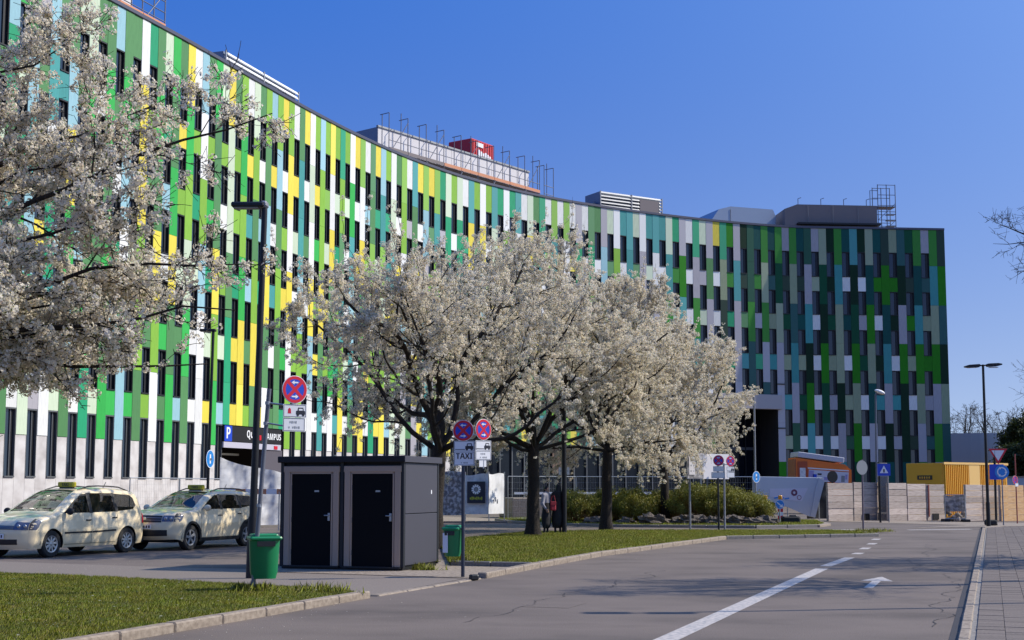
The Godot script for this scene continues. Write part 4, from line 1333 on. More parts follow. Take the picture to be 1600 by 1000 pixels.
# ---------------------------------------------------------------- the utility cabin
func shed() -> void:
	(M.taupe as StandardMaterial3D).albedo_color = lin(0.42, 0.3, 0.215)
	var s := thing("utility_cabin", "dark anthracite utility cabin with two black doors in grey-brown frames", "cabin", P(-3.46, 0.01, 27.0), deg_to_rad(-18.0))
	var W := 2.73
	var D := 1.92
	boxpart("base", Vector3(0, 0.04, -D * 0.5), Vector3(W - 0.06, 0.08, D - 0.06), M.frame_dark, s)
	boxpart("body", Vector3(0, 1.12, -D * 0.5 - 0.02), Vector3(W - 0.04, 2.1, D - 0.06), M.anthracite, s)
	boxpart("roof", Vector3(0, 2.215, -D * 0.5), Vector3(W + 0.1, 0.13, D + 0.16), M.anthracite, s, 0.012)
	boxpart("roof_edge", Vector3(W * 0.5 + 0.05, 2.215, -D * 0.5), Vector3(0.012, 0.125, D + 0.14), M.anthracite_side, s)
	for q in [[-W * 0.5 + 0.03, -0.03], [W * 0.5 - 0.03, -0.03], [W * 0.5 - 0.03, -D + 0.03], [-W * 0.5 + 0.03, -D + 0.03]]:
		boxpart("corner_post", Vector3(q[0], 1.1, q[1]), Vector3(0.075, 2.12, 0.075), M.frame_dark, s, 0.006)
	boxpart("mullion", Vector3(0.01, 1.1, -0.03), Vector3(0.07, 2.12, 0.06), M.frame_dark, s)
	for k in 2:
		var c := -0.665 if k == 0 else 0.69
		var fr := MB.new()
		for sx in [-1.0, 1.0]: fr.slab(Vector3(c + sx * 0.55, 1.07, 0.0), Vector3(0.13, 2.02, 0.06), 0.012)
		fr.slab(Vector3(c, 2.015, 0.002), Vector3(1.26, 0.13, 0.06), 0.012)
		var frame := part("door_frame", fr.mesh(), M.taupe, s)
		var inner := MB.new()
		for sx in [-1.0, 1.0]: inner.box(Vector3(c + sx * 0.46, 1.04, -0.005), Vector3(0.03, 1.94, 0.05), Basis())
		inner.box(Vector3(c, 1.935, -0.005), Vector3(0.95, 0.03, 0.05), Basis())
		part("inner_frame", inner.mesh(), M.taupe, frame)
		var door := boxpart("door", Vector3(c, 0.99, -0.02), Vector3(0.89, 1.86, 0.05), M.door_black, s, 0.006)
		boxpart("handle_plate", Vector3(0.395, 0.06, 0.03), Vector3(0.05, 0.16, 0.012), M.steel, door, 0.004)
		tubepart("handle", [Vector3(0.395, 0.09, 0.03), Vector3(0.395, 0.09, 0.07), Vector3(0.31, 0.09, 0.07)], 0.011, M.steel, door, 8)
		boxpart("name_plate", Vector3(0.12, 0.58, 0.03), Vector3(0.1, 0.035, 0.006), M.steel, door)
		for h in [-0.65, 0.0, 0.65]: tubepart("hinge", [Vector3(-0.44, h - 0.05, 0.03), Vector3(-0.44, h + 0.05, 0.03)], 0.012, M.frame_dark, door, 6)
		boxpart("threshold", Vector3(c, 0.055, 0.02), Vector3(1.26, 0.03, 0.09), M.frame_dark, s)
	for k in 2:
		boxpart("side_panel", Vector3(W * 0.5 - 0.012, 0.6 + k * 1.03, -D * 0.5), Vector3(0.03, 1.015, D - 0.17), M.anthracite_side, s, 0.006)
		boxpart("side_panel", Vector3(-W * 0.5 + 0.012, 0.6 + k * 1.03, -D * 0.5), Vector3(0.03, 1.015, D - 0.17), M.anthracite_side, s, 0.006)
	boxpart("sticker", Vector3(W * 0.5 + 0.006, 1.55, -D * 0.78), Vector3(0.004, 0.08, 0.05), M.sign_white, s)
	boxpart("grey_box", Vector3(-W * 0.5 - 0.16, 0.62, -D * 0.5 - 0.3), Vector3(0.26, 1.24, 0.5), M.steel_dull, s, 0.01)

# ---------------------------------------------------------------- taxis
class Car:
	var top := []       # the outline seen from the side, front bumper to rear bumper
	var sill := 0.22
	var ax := [1.32, -1.36]
	var arch := 0.385
	var rr := 0.11
	var wid := [Vector2(0.15, 0.82), Vector2(0.3, 0.875), Vector2(0.6, 0.9), Vector2(0.88, 0.888), Vector2(1.02, 0.862), Vector2(1.62, 0.66)]
	var body := PackedVector2Array()
	var cell := 0.075
	func setup(raw: Array) -> void:
		for i in raw.size() - 1:
			var p0: Vector2 = raw[maxi(i - 1, 0)]
			var p1: Vector2 = raw[i]
			var p2: Vector2 = raw[i + 1]
			var p3: Vector2 = raw[mini(i + 2, raw.size() - 1)]
			for k in 4:
				var f := k / 4.0
				top.append(p1.cubic_interpolate(p2, p0, p3, f))
		top.append(raw[-1])
		for p in top: body.append(p)
		for a in [ax[1], ax[0]]:
			var rim := []
			for k in 17:
				var t := PI * (1.0 - k / 16.0)
				rim.append(Vector2(a + cos(t) * arch, 0.31 + sin(t) * arch))
			body.append(Vector2(a - arch, sill))
			for p in rim: body.append(p)
			body.append(Vector2(a + arch, sill))
	func w(y: float) -> float:
		for i in wid.size() - 1:
			if y <= wid[i + 1].x or i == wid.size() - 2:
				return lerpf(wid[i].y, wid[i + 1].y, clampf((y - wid[i].x) / (wid[i + 1].x - wid[i].x), 0.0, 1.3))
		return 0.8
	func z(p: Vector2) -> float:
		var d := 9.0
		for i in top.size() - 1:
			d = minf(d, p.distance_squared_to(Geometry2D.get_closest_point_to_segment(p, top[i], top[i + 1])))
		d = sqrt(d)
		var o := w(p.y)
		if d < rr: o += -rr + sqrt(maxf(rr * rr - (rr - d) * (rr - d), 0.0))
		return o
	func bend(q: Vector3) -> Vector3: # rounds the nose and the tail in plan
		var s := absf(q.z) / 0.9
		if q.x > 1.2:
			var u := (q.x - 1.2) / 0.95
			q.x -= u * u * s * s * s * 0.3
			q.z *= 1.0 - 0.05 * u * u
		elif q.x < -1.4:
			var u := (-1.4 - q.x) / 0.75
			q.x += u * u * s * s * s * 0.12
			q.z *= 1.0 - 0.05 * u * u
		return q
	func on_side(p: Vector2, off: float, s: float) -> Vector3:
		return bend(Vector3(p.x, p.y, (z(p) + off) * s))
	func side(b: MB, shape: PackedVector2Array, cuts: Array, off: float, sides: Array) -> void:
		var lo := Vector2(9, 9)
		var hi := Vector2(-9, -9)
		for p in shape:
			lo = lo.min(p); hi = hi.max(p)
		var nx := maxi(1, ceili((hi.x - lo.x) / cell))
		var ny := maxi(1, ceili((hi.y - lo.y) / cell))
		for i in nx:
			for j in ny:
				var a := Vector2(lo.x + (hi.x - lo.x) * i / nx, lo.y + (hi.y - lo.y) * j / ny)
				var e := Vector2(lo.x + (hi.x - lo.x) * (i + 1) / nx, lo.y + (hi.y - lo.y) * (j + 1) / ny)
				var bits := Geometry2D.intersect_polygons(PackedVector2Array([a, Vector2(e.x, a.y), e, Vector2(a.x, e.y)]), shape)
				for c in cuts:
					var kept: Array[PackedVector2Array] = []
					for q in bits:
						for r in Geometry2D.clip_polygons(q, c):
							if not Geometry2D.is_polygon_clockwise(r): kept.append(r)
					bits = kept
				for q in bits:
					var idx := Geometry2D.triangulate_polygon(q)
					var pts := []
					var nn := []
					for p in q:
						var o := on_side(p, off, 1.0)
						var dx := on_side(p + Vector2(0.01, 0), off, 1.0) - o
						var dy := on_side(p + Vector2(0, -0.01), off, 1.0) - o
						pts.append(o)
						var n := dy.cross(dx).normalized()
						if n.z < 0.0: n = -n
						nn.append(n)
					for s in sides:
						var f := Vector3(1, 1, s)
						for k in range(0, idx.size(), 3):
							b.tri(pts[idx[k]] * f, pts[idx[k + 1]] * f, pts[idx[k + 2]] * f, nn[idx[k]] * f, nn[idx[k + 1]] * f, nn[idx[k + 2]] * f)
	func crown(i: float, t: float, off: float) -> Vector3: # a point on the strip that runs over bonnet and roof
		var k := clampi(int(i), 0, top.size() - 2)
		var f := i - k
		var p: Vector2 = top[k].lerp(top[k + 1], f)
		var d: Vector2 = (top[mini(k + 2, top.size() - 1)] - top[maxi(k - 1, 0)]).normalized()
		var n := Vector2(-d.y, d.x)
		if n.dot(p - Vector2(0, 0.6)) < 0.0: n = -n
		var bulge := 0.03 * (1.0 - t * t)
		return bend(Vector3(p.x + n.x * (off + bulge), p.y + n.y * (off + bulge), t * (w(p.y) - rr + 0.001)))
	func strip(b: MB, i0: float, i1: float, t0: float, t1: float, off: float) -> void:
		var ni := maxi(1, ceili(absf(i1 - i0)))
		var nt := maxi(1, ceili((t1 - t0) * 7.0))
		for i in ni:
			for j in nt:
				var q := []
				var nn := []
				for c in [[i, j], [i + 1, j], [i + 1, j + 1], [i, j + 1]]:
					var s: float = lerpf(i0, i1, float(c[0]) / ni)
					var t: float = lerpf(t0, t1, float(c[1]) / nt)
					var o := crown(s, t, off)
					q.append(o)
					var n := (crown(minf(s + 0.3, top.size() - 1.001), t, off) - crown(maxf(s - 0.3, 0.0), t, off)).cross(crown(s, t + 0.03, off) - crown(s, t - 0.03, off)).normalized()
					if n.dot(o - Vector3(0, 0.6, 0)) < 0.0: n = -n
					nn.append(n)
				b.tri(q[0], q[1], q[2], nn[0], nn[1], nn[2])
				b.tri(q[0], q[2], q[3], nn[0], nn[2], nn[3])
	func at_y(y: float) -> float: # place on the nose at a height
		for i in top.size() - 1:
			if top[i].x > 1.3 and top[i].y <= y and top[i + 1].y > y:
				return i + (y - top[i].y) / (top[i + 1].y - top[i].y)
		return 0.0
	func at_x(x: float) -> float: # place on the upper side
		for i in top.size() - 1:
			if top[i].y > 0.75 and top[i].x >= x and top[i + 1].x < x:
				return i + (top[i].x - x) / (top[i].x - top[i + 1].x)
		return top.size() - 2.0

func v2(a: Array) -> PackedVector2Array:
	return poly(a)

func wheel(parent: Node3D, c: Vector3, r: float, out: float, spokes: int, rim_mat: Material) -> void:
	var t := MB.new()
	var prof := [Vector2(r * 0.62, 0.085), Vector2(r * 0.68, 0.1), Vector2(r * 0.92, 0.1), Vector2(r, 0.075), Vector2(r, -0.075), Vector2(r * 0.92, -0.1), Vector2(r * 0.62, -0.1)]
	for i in 24:
		var a0 := TAU * i / 24
		var a1 := TAU * (i + 1) / 24
		for k in prof.size() - 1:
			var p: Vector2 = prof[k]
			var q: Vector2 = prof[k + 1]
			var nn := Vector3(cos(a0 + 0.13) * (1.0 if absf(p.y) < 0.099 or absf(q.y) < 0.099 else 0.1), sin(a0 + 0.13), signf(p.y + q.y) * 1.2).normalized()
			t.flat4(Vector3(cos(a0) * p.x, sin(a0) * p.x, p.y * out), Vector3(cos(a1) * p.x, sin(a1) * p.x, p.y * out), Vector3(cos(a1) * q.x, sin(a1) * q.x, q.y * out), Vector3(cos(a0) * q.x, sin(a0) * q.x, q.y * out), Vector3(nn.x, nn.y, nn.z * out))
	var w := part("wheel", t.mesh(), M.rubber, parent, Transform3D(Basis(), c))
	var rim := MB.new()
	var disc := MB.new()
	for i in 24:
		var a0 := TAU * i / 24
		var a1 := TAU * (i + 1) / 24
		disc.tri(Vector3(0, 0, 0.03 * out), Vector3(cos(a0), sin(a0), 0) * r * 0.62 + Vector3(0, 0, 0.03 * out), Vector3(cos(a1), sin(a1), 0) * r * 0.62 + Vector3(0, 0, 0.03 * out), Vector3(0, 0, out), Vector3(0, 0, out), Vector3(0, 0, out))
		for q in [[0.54, 0.64]]:
			rim.flat4(Vector3(cos(a0), sin(a0), 0) * r * q[0] + Vector3(0, 0, 0.085 * out), Vector3(cos(a1), sin(a1), 0) * r * q[0] + Vector3(0, 0, 0.085 * out), Vector3(cos(a1), sin(a1), 0) * r * q[1] + Vector3(0, 0, 0.095 * out), Vector3(cos(a0), sin(a0), 0) * r * q[1] + Vector3(0, 0, 0.095 * out), Vector3(0, 0, out))
			rim.flat4(Vector3(cos(a0), sin(a0), 0) * r * q[0] + Vector3(0, 0, 0.085 * out), Vector3(cos(a1), sin(a1), 0) * r * q[0] + Vector3(0, 0, 0.085 * out), Vector3(cos(a1), sin(a1), 0) * r * q[0] + Vector3(0, 0, 0.03 * out), Vector3(cos(a0), sin(a0), 0) * r * q[0] + Vector3(0, 0, 0.03 * out), Vector3(-cos(a0), -sin(a0), 0))
	for k in spokes:
		var a := TAU * k / spokes + 0.2
		var d := Vector3(cos(a), sin(a), 0)
		var s := Vector3(-sin(a), cos(a), 0)
		rim.slab(d * r * 0.32 + Vector3(0, 0, 0.07 * out), Vector3(r * 0.5, r * (0.17 if spokes > 6 else 0.2), 0.03), 0.006, Basis(d, s, Vector3(0, 0, 1)))
	rim.ball(Vector3(0, 0, 0.075 * out), Vector3(r * 0.17, r * 0.17, 0.02), 10, 6)
	part("rim", rim.mesh(), rim_mat, w)
	part("brake_disc", disc.mesh(), M.black_paint, w)

func taxi(label: String, at: Vector3, turn: float, o: Dictionary) -> void:
	var root := thing("taxi", label, "taxi", at, turn, "taxis parked beside the building")
	var c := Car.new()
	c.ax = o.ax
	c.arch = o.arch
	c.wid = o.get("wid", c.wid)
	c.setup(o.top)
	var wins := []
	for q in o.windows: wins.append(v2(q))
	var body := MB.new()
	c.side(body, c.body, wins, 0.0, [1.0, -1.0])
	var ws0 := c.at_x(o.screen[0])
	var ws1 := c.at_x(o.screen[1])
	var rs0 := c.at_x(o.rear[0])
	var rs1 := c.at_x(o.rear[1])
	var last := c.top.size() - 1.001
	c.strip(body, 0.0, ws0, -1.0, 1.0, 0.0)
	for s in [[-1.0, -0.92], [0.92, 1.0]]:
		c.strip(body, ws0, ws1, s[0], s[1], 0.0)
		c.strip(body, rs0, rs1, s[0], s[1], 0.0)
	c.strip(body, ws1, rs0, -1.0, 1.0, 0.0)
	c.strip(body, rs1, last, -1.0, 1.0, 0.0)
	part("body", body.mesh(), M.taxi_paint, root)
	var glass := MB.new()
	c.strip(glass, ws0, ws1, -0.92, 0.92, -0.012)
	part("windscreen", glass.mesh(), M.car_glass, root)
	var rg := MB.new()
	c.strip(rg, rs0, rs1, -0.92, 0.92, -0.012)
	part("rear_window", rg.mesh(), M.car_glass, root)
	for q in wins:
		for s in [1.0, -1.0]:
			var g := MB.new()
			c.side(g, q, [], -0.014, [s])
			part("side_window", g.mesh(), M.car_glass, root)
	# dark trim: seals, pillars between the panes, door gaps, rubbing strip
	var trim := MB.new()
	for q in o.gaps: c.side(trim, v2(q), [], 0.002, [1.0, -1.0])
	part("door_gap", trim.mesh(), M.black_paint, root)
	var strip := MB.new()
	for q in o.strips: c.side(strip, v2(q), [], 0.012, [1.0, -1.0])
	if strip.v.size(): part("rubbing_strip", strip.mesh(), M.rubber, root)
	var pil := MB.new()
	for q in o.pillars: c.side(pil, v2(q), [], 0.003, [1.0, -1.0])
	part("window_pillar", pil.mesh(), M.black_paint, root)
	# nose
	var g := MB.new()
	c.strip(g, c.at_y(o.grille[0]), c.at_y(o.grille[1]), -o.grille[2], o.grille[2], 0.006)
	var gr := part("grille", g.mesh(), M.black_paint, root)
	for k in 2:
		var y: float = lerpf(o.grille[0], o.grille[1], (k + 1) / 3.0)
		var bar := MB.new()
		c.strip(bar, c.at_y(y - 0.008), c.at_y(y + 0.008), -o.grille[2], o.grille[2], 0.014)
		part("grille_bar", bar.mesh(), M.steel_dull, gr)
	var intake := MB.new()
	c.strip(intake, c.at_y(o.intake[0]), c.at_y(o.intake[1]), -o.intake[2], o.intake[2], 0.006)
	part("air_intake", intake.mesh(), M.black_paint, root)
	for s in [1.0, -1.0]:
		var h := MB.new()
		var t0: float = minf(o.lamp[2] * s, 1.0 * s)
		c.strip(h, c.at_y(o.lamp[0]), c.at_y(o.lamp[1]), t0, t0 + absf(1.0 - o.lamp[2]), 0.008)
		for q in Geometry2D.intersect_polygons(v2(o.lamp_side), c.body): c.side(h, q, [], 0.008, [s])
		var hl := part("headlight", h.mesh(), M.headlamp, root)
		for k in 2:
			var e := c.crown(c.at_y((o.lamp[0] + o.lamp[1]) * 0.5), s * lerpf(o.lamp[2], 1.0, 0.3 + 0.45 * k), 0.0)
			var bb := MB.new()
			bb.ball(e, Vector3(0.03, 0.05, 0.05), 10, 6)
			part("reflector", bb.mesh(), M.steel, hl)
		var m := MB.new()
		var mp := c.on_side(Vector2(o.mirror[0], o.mirror[1]), 0.0, s)
		m.ball(mp + Vector3(0, 0.02, 0.14 * s), Vector3(0.06, 0.085, 0.11), 12, 8)
		m.bar(mp, mp + Vector3(0, 0, 0.1 * s), 0.025)
		part("wing_mirror", m.mesh(), M.rubber if o.dark_mirror else M.taxi_paint, root)
		for q in o.handles:
			var hp := c.on_side(Vector2(q[0], q[1]), 0.012, s)
			boxpart("door_handle", hp, Vector3(0.17, 0.03, 0.03), M.rubber, root, 0.006)
		var rail := []
		for k in 6:
			var x: float = lerpf(o.rail[0], o.rail[1], k / 5.0)
			var p := c.crown(c.at_x(x), 0.93 * s, 0.055 if k > 0 and k < 5 else 0.0)
			rail.append(p)
		tubepart("roof_rail", rail, 0.017, M.black_paint, root, 8)
		var tail := MB.new()
		c.side(tail, v2(o.tail), [], 0.006, [s])
		part("tail_light", tail.mesh(), M.sign_red, root)
	var pl := c.crown(c.at_y(o.plate), 0.0, 0.015)
	var plate := boxpart("number_plate", pl, Vector3(0.012, 0.11, 0.52), M.sign_white, root)
	for k in 6: boxpart("character", Vector3(0.007, 0.0, -0.2 + k * 0.08), Vector3(0.002, 0.065, 0.045), M.sign_black, plate)
	var em := MB.new()
	em.ball(c.crown(c.at_y(o.badge), 0.0, 0.012), Vector3(0.012, 0.055, 0.06), 12, 6)
	part("badge", em.mesh(), M.steel, root)
	# inside
	var cab := MB.new()
	cab.box(Vector3(-0.2, 0.36, 0), Vector3(3.9, 0.2, 1.5))
	cab.box(Vector3(o.screen[0] - 0.28, 0.85, 0), Vector3(0.5, 0.25, 1.4))
	for x in [0.12, -0.8]:
		for zz in [-0.37, 0.37]:
			cab.slab(Vector3(x, 0.72, zz), Vector3(0.5, 0.22, 0.5), 0.05)
			cab.slab(Vector3(x - 0.28, 1.0, zz), Vector3(0.14, 0.6, 0.48), 0.05, Basis(Vector3(0, 0, 1), 0.2))
			cab.slab(Vector3(x - 0.36, 1.36, zz), Vector3(0.09, 0.17, 0.27), 0.03)
	part("seats", cab.mesh(), mat("car_interior", lin(0.03, 0.03, 0.033), 0.85), root)
	var under := MB.new()
	under.box(Vector3(0, 0.27, 0), Vector3(3.7, 0.12, 1.3))
	for a in c.ax:
		for s in [1.0, -1.0]:
			for k in 12:
				var a0 := PI * k / 12.0
				var a1 := PI * (k + 1) / 12.0
				var p := Vector3(a + cos(a0) * c.arch, 0.31 + sin(a0) * c.arch, 0)
				var q := Vector3(a + cos(a1) * c.arch, 0.31 + sin(a1) * c.arch, 0)
				under.flat4(p + Vector3(0, 0, s * 0.875), q + Vector3(0, 0, s * 0.875), q + Vector3(0, 0, s * 0.55), p + Vector3(0, 0, s * 0.55), Vector3(a, 0.31, 0) - p)
				under.tri(p + Vector3(0, 0, s * 0.55), q + Vector3(0, 0, s * 0.55), Vector3(a, 0.25, s * 0.55), Vector3(0, 0, s), Vector3(0, 0, s), Vector3(0, 0, s))
	part("underbody", under.mesh(), M.black_paint, root)
	if o.cladding > 0.0:
		var cl := MB.new()
		for a in c.ax:
			var ring := PackedVector2Array()
			for k in 17: ring.append(Vector2(a + cos(PI * k / 16.0) * (c.arch + o.cladding), 0.31 + sin(PI * k / 16.0) * (c.arch + o.cladding)))
			for k in 17: ring.append(Vector2(a - cos(PI * k / 16.0) * c.arch, 0.31 + sin(PI * k / 16.0) * c.arch))
			c.side(cl, ring, [], 0.01, [1.0, -1.0])
		c.side(cl, v2([[c.ax[1] + c.arch, 0.22], [c.ax[0] - c.arch, 0.22], [c.ax[0] - c.arch, 0.32], [c.ax[1] + c.arch, 0.32]]), [], 0.01, [1.0, -1.0])
		part("wheel_arch_trim", cl.mesh(), M.rubber, root)
	for a in c.ax:
		for s in [1.0, -1.0]: wheel(root, Vector3(a, o.wheel, s * 0.775), o.wheel, s, o.spokes, M.steel if o.spokes > 6 else M.steel_dull)
	# roof sign and aerial
	var sy := c.crown(c.at_x(o.sign), 0.0, 0.0)
	var sg := boxpart("taxi_sign", sy + Vector3(0, 0.085, 0), Vector3(0.14, 0.13, 0.5), mat("taxi_sign", lin(0.42, 0.36, 0.015), 0.4), root, 0.02)
	text("lettering", "TAXI", 0.075, Vector3(0.072, 0, 0), M.sign_black, sg, Basis(Vector3.UP, PI / 2))
	boxpart("sign_foot", Vector3(0, -0.075, 0), Vector3(0.1, 0.04, 0.4), M.black_paint, sg)
	tubepart("aerial", [c.crown(c.at_x(-1.4), 0.0, 0.0), c.crown(c.at_x(-1.4), 0.0, 0.0) + Vector3(-0.12, 0.16, 0)], 0.008, M.black_paint, root, 6)

func taxis() -> void:
	var tp := mat("taxi_paint", lin(0.77, 0.64, 0.42), 0.35)
	tp.clearcoat_enabled = true
	tp.clearcoat = 0.8
	tp.clearcoat_roughness = 0.06
	var cg := mat("car_glass", Color(0.02, 0.05, 0.045, 0.68), 0.03)
	cg.transparency = BaseMaterial3D.TRANSPARENCY_ALPHA
	var hl := mat("headlamp", lin(0.1, 0.11, 0.16), 0.05, 0.4)
	hl.clearcoat_enabled = true
	var van := {
		"ax": [1.32, -1.36], "arch": 0.375, "wheel": 0.32, "spokes": 9, "cladding": 0.0, "dark_mirror": true,
		"top": [Vector2(2.1, 0.22), Vector2(2.17, 0.36), Vector2(2.19, 0.58), Vector2(2.16, 0.72), Vector2(2.06, 0.83), Vector2(1.85, 0.92), Vector2(1.45, 1.0), Vector2(1.14, 1.06), Vector2(0.66, 1.35), Vector2(0.34, 1.525), Vector2(0.05, 1.6), Vector2(-0.6, 1.635), Vector2(-1.3, 1.61), Vector2(-1.8, 1.55), Vector2(-1.97, 1.42), Vector2(-2.1, 1.08), Vector2(-2.17, 0.86), Vector2(-2.18, 0.5), Vector2(-2.12, 0.24)],
		"windows": [[[0.93, 1.04], [0.02, 1.04], [0.0, 1.5], [0.2, 1.49], [0.52, 1.32]], [[-0.07, 1.04], [-0.93, 1.05], [-0.9, 1.51], [-0.09, 1.515]], [[-1.02, 1.06], [-1.62, 1.1], [-1.78, 1.2], [-1.72, 1.38], [-1.6, 1.46], [-0.99, 1.5]]],
		"screen": [1.12, 0.2], "rear": [-1.93, -2.08],
		"gaps": [[[0.98, 0.95], [0.985, 0.45], [0.995, 0.45], [0.99, 0.95]], [[-0.03, 1.03], [-0.03, 0.3], [-0.02, 0.3], [-0.02, 1.03]], [[-0.97, 1.03], [-0.99, 0.68], [-0.98, 0.68], [-0.96, 1.03]], [[0.9, 0.29], [-0.9, 0.29], [-0.9, 0.3], [0.9, 0.3]]],
		"strips": [[[0.93, 0.55], [-0.02, 0.55], [-0.02, 0.59], [0.93, 0.59]], [[-0.04, 0.55], [-0.9, 0.57], [-0.9, 0.61], [-0.04, 0.59]]],
		"pillars": [[[0.03, 1.03], [0.03, 1.52], [-0.1, 1.53], [-0.08, 1.03]], [[-0.92, 1.04], [-0.89, 1.52], [-1.0, 1.51], [-1.03, 1.05]]],
		"grille": [0.67, 0.75, 0.62], "intake": [0.33, 0.45, 0.75], "lamp": [0.66, 0.83, 0.62], "lamp_side": [[2.4, 0.66], [2.4, 0.83], [2.06, 0.84], [1.84, 0.9], [1.8, 0.86], [1.95, 0.72], [2.1, 0.66]],
		"mirror": [0.86, 1.06], "handles": [[0.1, 0.86], [-0.85, 0.9]], "rail": [0.1, -1.75], "tail": [[-2.02, 1.0], [-2.12, 0.95], [-2.15, 0.74], [-2.0, 0.74]], "plate": 0.52, "badge": 0.71, "sign": -0.1}
	taxi("cream taxi van at the left edge, dark rubbing strip along its side", P(-11.2, 0.0, 33.3), deg_to_rad(-113.6), van)
	var wagon := {
		"ax": [1.38, -1.3], "arch": 0.4, "wheel": 0.335, "spokes": 5, "cladding": 0.06, "dark_mirror": false,
		"wid": [Vector2(0.15, 0.83), Vector2(0.3, 0.885), Vector2(0.65, 0.905), Vector2(0.92, 0.89), Vector2(1.06, 0.86), Vector2(1.56, 0.68)],
		"top": [Vector2(2.12, 0.3), Vector2(2.22, 0.42), Vector2(2.24, 0.62), Vector2(2.21, 0.78), Vector2(2.14, 0.9), Vector2(1.95, 0.98), Vector2(1.5, 1.05), Vector2(1.1, 1.09), Vector2(0.6, 1.34), Vector2(0.3, 1.475), Vector2(0.0, 1.545), Vector2(-0.7, 1.57), Vector2(-1.4, 1.55), Vector2(-1.85, 1.49), Vector2(-2.0, 1.38), Vector2(-2.18, 1.05), Vector2(-2.24, 0.85), Vector2(-2.24, 0.5), Vector2(-2.18, 0.3)],
		"windows": [[[0.9, 1.07], [0.0, 1.07], [-0.02, 1.45], [0.16, 1.44], [0.5, 1.29]], [[-0.09, 1.07], [-0.95, 1.08], [-0.92, 1.45], [-0.11, 1.46]], [[-1.04, 1.09], [-1.66, 1.15], [-1.78, 1.26], [-1.62, 1.41], [-1.01, 1.44]]],
		"screen": [1.08, 0.16], "rear": [-1.97, -2.14],
		"gaps": [[[0.96, 1.0], [0.94, 0.45], [0.95, 0.45], [0.97, 1.0]], [[-0.05, 1.06], [-0.05, 0.34], [-0.04, 0.34], [-0.04, 1.06]], [[-0.99, 1.06], [-0.95, 0.7], [-0.94, 0.7], [-0.98, 1.06]]],
		"strips": [], "pillars": [[[0.01, 1.06], [0.01, 1.47], [-0.12, 1.475], [-0.1, 1.06]], [[-0.94, 1.07], [-0.91, 1.46], [-1.02, 1.455], [-1.05, 1.08]]],
		"grille": [0.74, 0.9, 0.66], "intake": [0.4, 0.55, 0.85], "lamp": [0.76, 0.91, 0.68], "lamp_side": [[2.4, 0.76], [2.4, 0.91], [2.1, 0.91], [1.88, 0.97], [1.86, 0.92], [2.0, 0.8], [2.15, 0.76]],
		"mirror": [0.82, 1.09], "handles": [[0.08, 0.9], [-0.87, 0.93]], "rail": [0.05, -1.75], "tail": [[-2.05, 1.02], [-2.16, 0.98], [-2.2, 0.72], [-2.06, 0.72]], "plate": 0.63, "badge": 0.82, "sign": -0.05}
	taxi("cream estate taxi with black wheel arch trim, parked behind the taxi van", P(-8.83, 0.0, 37.1), deg_to_rad(-111.7), wagon)

# ---------------------------------------------------------------- lamps, bins, posts
func twin_lamp(label: String, at: Vector3, h: float) -> void:
	var t := thing("street_lamp", label, "street lamp", at, 0.0, "twin-headed street lamps")
	var b := MB.new()
	b.tube([Vector3.ZERO, Vector3(0, 1.0, 0), Vector3(0, 1.02, 0), Vector3(0, h, 0)], [0.085, 0.085, 0.065, 0.05], 10)
	part("pole", b.mesh(), M.lamp_black, t)
	tubepart("arm", [Vector3(-0.3, h - 0.06, 0), Vector3(0.3, h - 0.02, 0)], 0.03, M.lamp_black, t, 8)
	for s in [-1.0, 1.0]:
		var m := MB.new()
		m.prism(poly([[0.12, 0.03], [0.2, 0.075], [0.62, 0.07], [0.78, 0.03], [0.78, -0.02], [0.6, -0.06], [0.2, -0.06]]), -0.13, 0.13, Transform3D(Basis(Vector3(s, 0.06 * s, 0), Vector3(0, 1, 0), Vector3(0, 0, s)), Vector3(0, h - 0.05, 0)))
		part("lamp_head", m.mesh(), M.lamp_black, t)
		boxpart("lens", Vector3(s * 0.44, h - 0.125, 0), Vector3(0.36, 0.02, 0.2), M.steel_dull, t)

